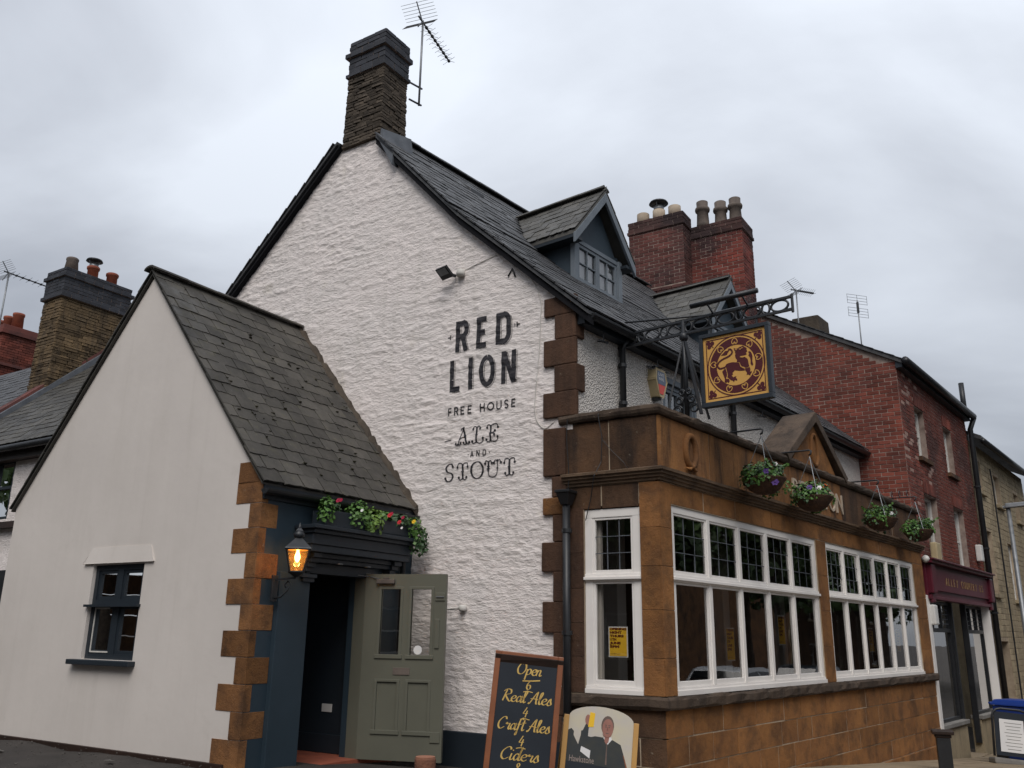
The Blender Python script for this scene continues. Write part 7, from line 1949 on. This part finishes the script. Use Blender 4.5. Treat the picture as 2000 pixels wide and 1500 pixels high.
for i, (u, n_, h, cr) in enumerate(((20.5, 11.5, 9, 3.1), (25, 10.5, 10, 3.4), (30, 11, 9, 3.2), (35, 10, 10, 3.6), (41, 10.5, 10, 3.8), (47, 9.5, 10, 3.8), (54, 9.5, 10, 3.8))):
    tree(FB, u, n_, h, cr, ORD[i] + ' tree down the far side of the street, counted from the house', 50 + i)
for i, (u, n_) in enumerate(((10.5, 15.5), (15, 13), (20, 11.5), (23.5, 8.5))): tree(FG, u, n_, 9, 3.2, ['leafy tree beside the market building', 'leafy tree opposite the porch', 'unseen tree added left of the camera to darken the porch window reflection', 'second unseen tree added at far left to darken the porch window reflection'][i], 60 + i)  # last two trees added to hide bright sky from the porch window glass
yw = thing('sky_screen_wall', FG.p(21, 8, .3), 'unseen stone wall added at far left to block bright sky from window reflections', 'wall')  # wall added out of view so the porch window reflects less sky
for k in range(5):
    for i in range(9): B().box(FG, 21.0, 21.35, 1 + i * 1.7 + (.8 if k % 2 else 0), 2.66 + i * 1.7 + (.8 if k % 2 else 0), .2 + k * .6, .77 + k * .6).obj('stone_block', M['irondark'], yw, bevel=.02)
M['carwhite'] = pmat('white_car_paint', (.72, .73, .74), (.70, .71, .72), 2, .2, 0, spec=.6)
M['cardark'] = pmat('dark_car_paint', (.02, .025, .035), (.018, .022, .03), 2, .2, 0, spec=.6)
M['tyre'] = pmat('tyre_rubber', (.015, .015, .015), (.02, .02, .02), 5, .8, 0)
M['carglass'] = pmat('car_glass', (.01, .012, .014), (.012, .014, .016), 2, .08, 0, spec=.7)
M['taillight'] = pmat('tail_light', (.35, .01, .01), (.3, .01, .01), 2, .2, 0, spec=.6)
def car(u, n_, mt, label):
    q = FB.p(u, n_, 0); e = FB.p(u + 1, n_, 0); g = gz(q.x, q.y); sl = gz(e.x, e.y) - g
    t = thing('parked_car', Vector((q.x, q.y, g)), label, 'car', 'cars parked across the street')
    def T(x, y, z): return FB.p(u + x, n_ + y, g + z + sl * x)
    low = [(-2.05, .30), (-2.1, .55), (-2.0, .88), (-1.85, .95), (1.2, .92), (1.95, .78), (2.08, .6), (2.08, .3), (1.75, .2), (-1.8, .2)]
    top = [(-1.85, .95), (-1.55, 1.42), (-1.2, 1.47), (.0, 1.47), (.35, 1.40), (1.2, .92)]
    B().prism(low, lambda x, z: T(x, -.87, z), lambda x, z: T(x, .87, z)).obj('body', M[mt], t, bevel=.07)
    b = B(); ya = lambda z: .84 - .22 * max(0, (z - .93)) / .5
    n = len(top); b.add([T(x, -ya(z), z) for x, z in top] + [T(x, ya(z), z) for x, z in top], [tuple(range(n)), tuple(range(n, 2 * n))[::-1]] + [(i, (i + 1) % n, n + (i + 1) % n, n + i) for i in range(n)])
    cab = b.obj('cabin', M[mt], t, bevel=.03)
    for s in (-1, 1):
        for pts in ([(-1.5, .99), (-1.35, 1.36), (-.55, 1.40), (-.55, .99)], [(-.48, .99), (-.48, 1.40), (.25, 1.36), (.95, .99)]):
            B().prism(pts, lambda x, z: T(x, s * (ya(z) + .006), z), lambda x, z: T(x, s * (ya(z) - .02), z)).obj('side_window', M['carglass'], cab)
    for (x0, z0, x1, z1) in ((-1.83, 1.0, -1.58, 1.39), (1.13, .97, .42, 1.37)):
        d = -.02 if x0 < 0 else .02
        B().add([T(x0 + d, -.68, z0), T(x0 + d, .68, z0), T(x1 + d, .6, z1), T(x1 + d, -.6, z1)], [(0, 1, 2, 3)]).obj('windscreen', M['carglass'], cab, fix=False)
    for x in (-1.28, 1.28):
        for s in (-1, 1):
            w = B().tube([T(x, s * .70, .31), T(x, s * .885, .31)], .31, 20).obj('wheel', M['tyre'], t, smooth=False)
            B().tube([T(x, s * .87, .31), T(x, s * .895, .31)], .20, 16).obj('rim', M['cast'], w)
    for s in (-1, 1):
        B().box(MF(Matrix.Translation(T(-2.02, s * .68, .80)) @ Matrix.Rotation(rad(-AZR + 90), 4, 'Z')), -.07, .06, -.14, .14, -.09, .09).obj('tail_light', M['taillight'], t, bevel=.02)
        B().box(MF(Matrix.Translation(T(2.0, s * .62, .66)) @ Matrix.Rotation(rad(-AZR + 90), 4, 'Z')), -.1, .07, -.17, .17, -.07, .07).obj('headlight', M['plastic_white'], t, bevel=.02)
car(16.2, 6.6, 'carwhite', 'white hatchback parked across the street, mirrored in the bay window')
car(22.5, 6.8, 'cardark', 'dark car parked across the street beyond the white hatchback')
rl = thing('iron_railing', FB.p(13, 8.4, -.2), 'black iron railing in front of the house across the street', 'railing')
g_ = lambda u: gz(*FB.p(u, 8.4, 0).xy)
for i in range(34): u = 10.5 + i * .15; B().bar(FB.p(u, 8.4, g_(u)), FB.p(u, 8.4, g_(u) + 1.35), .022).obj('railing_bar', M['ironwork'], rl)
for z in (.15, 1.2): B().bar(FB.p(10.4, 8.4, g_(10.4) + z), FB.p(15.6, 8.4, g_(15.6) + z), .03, .035).obj('rail', M['ironwork'], rl)
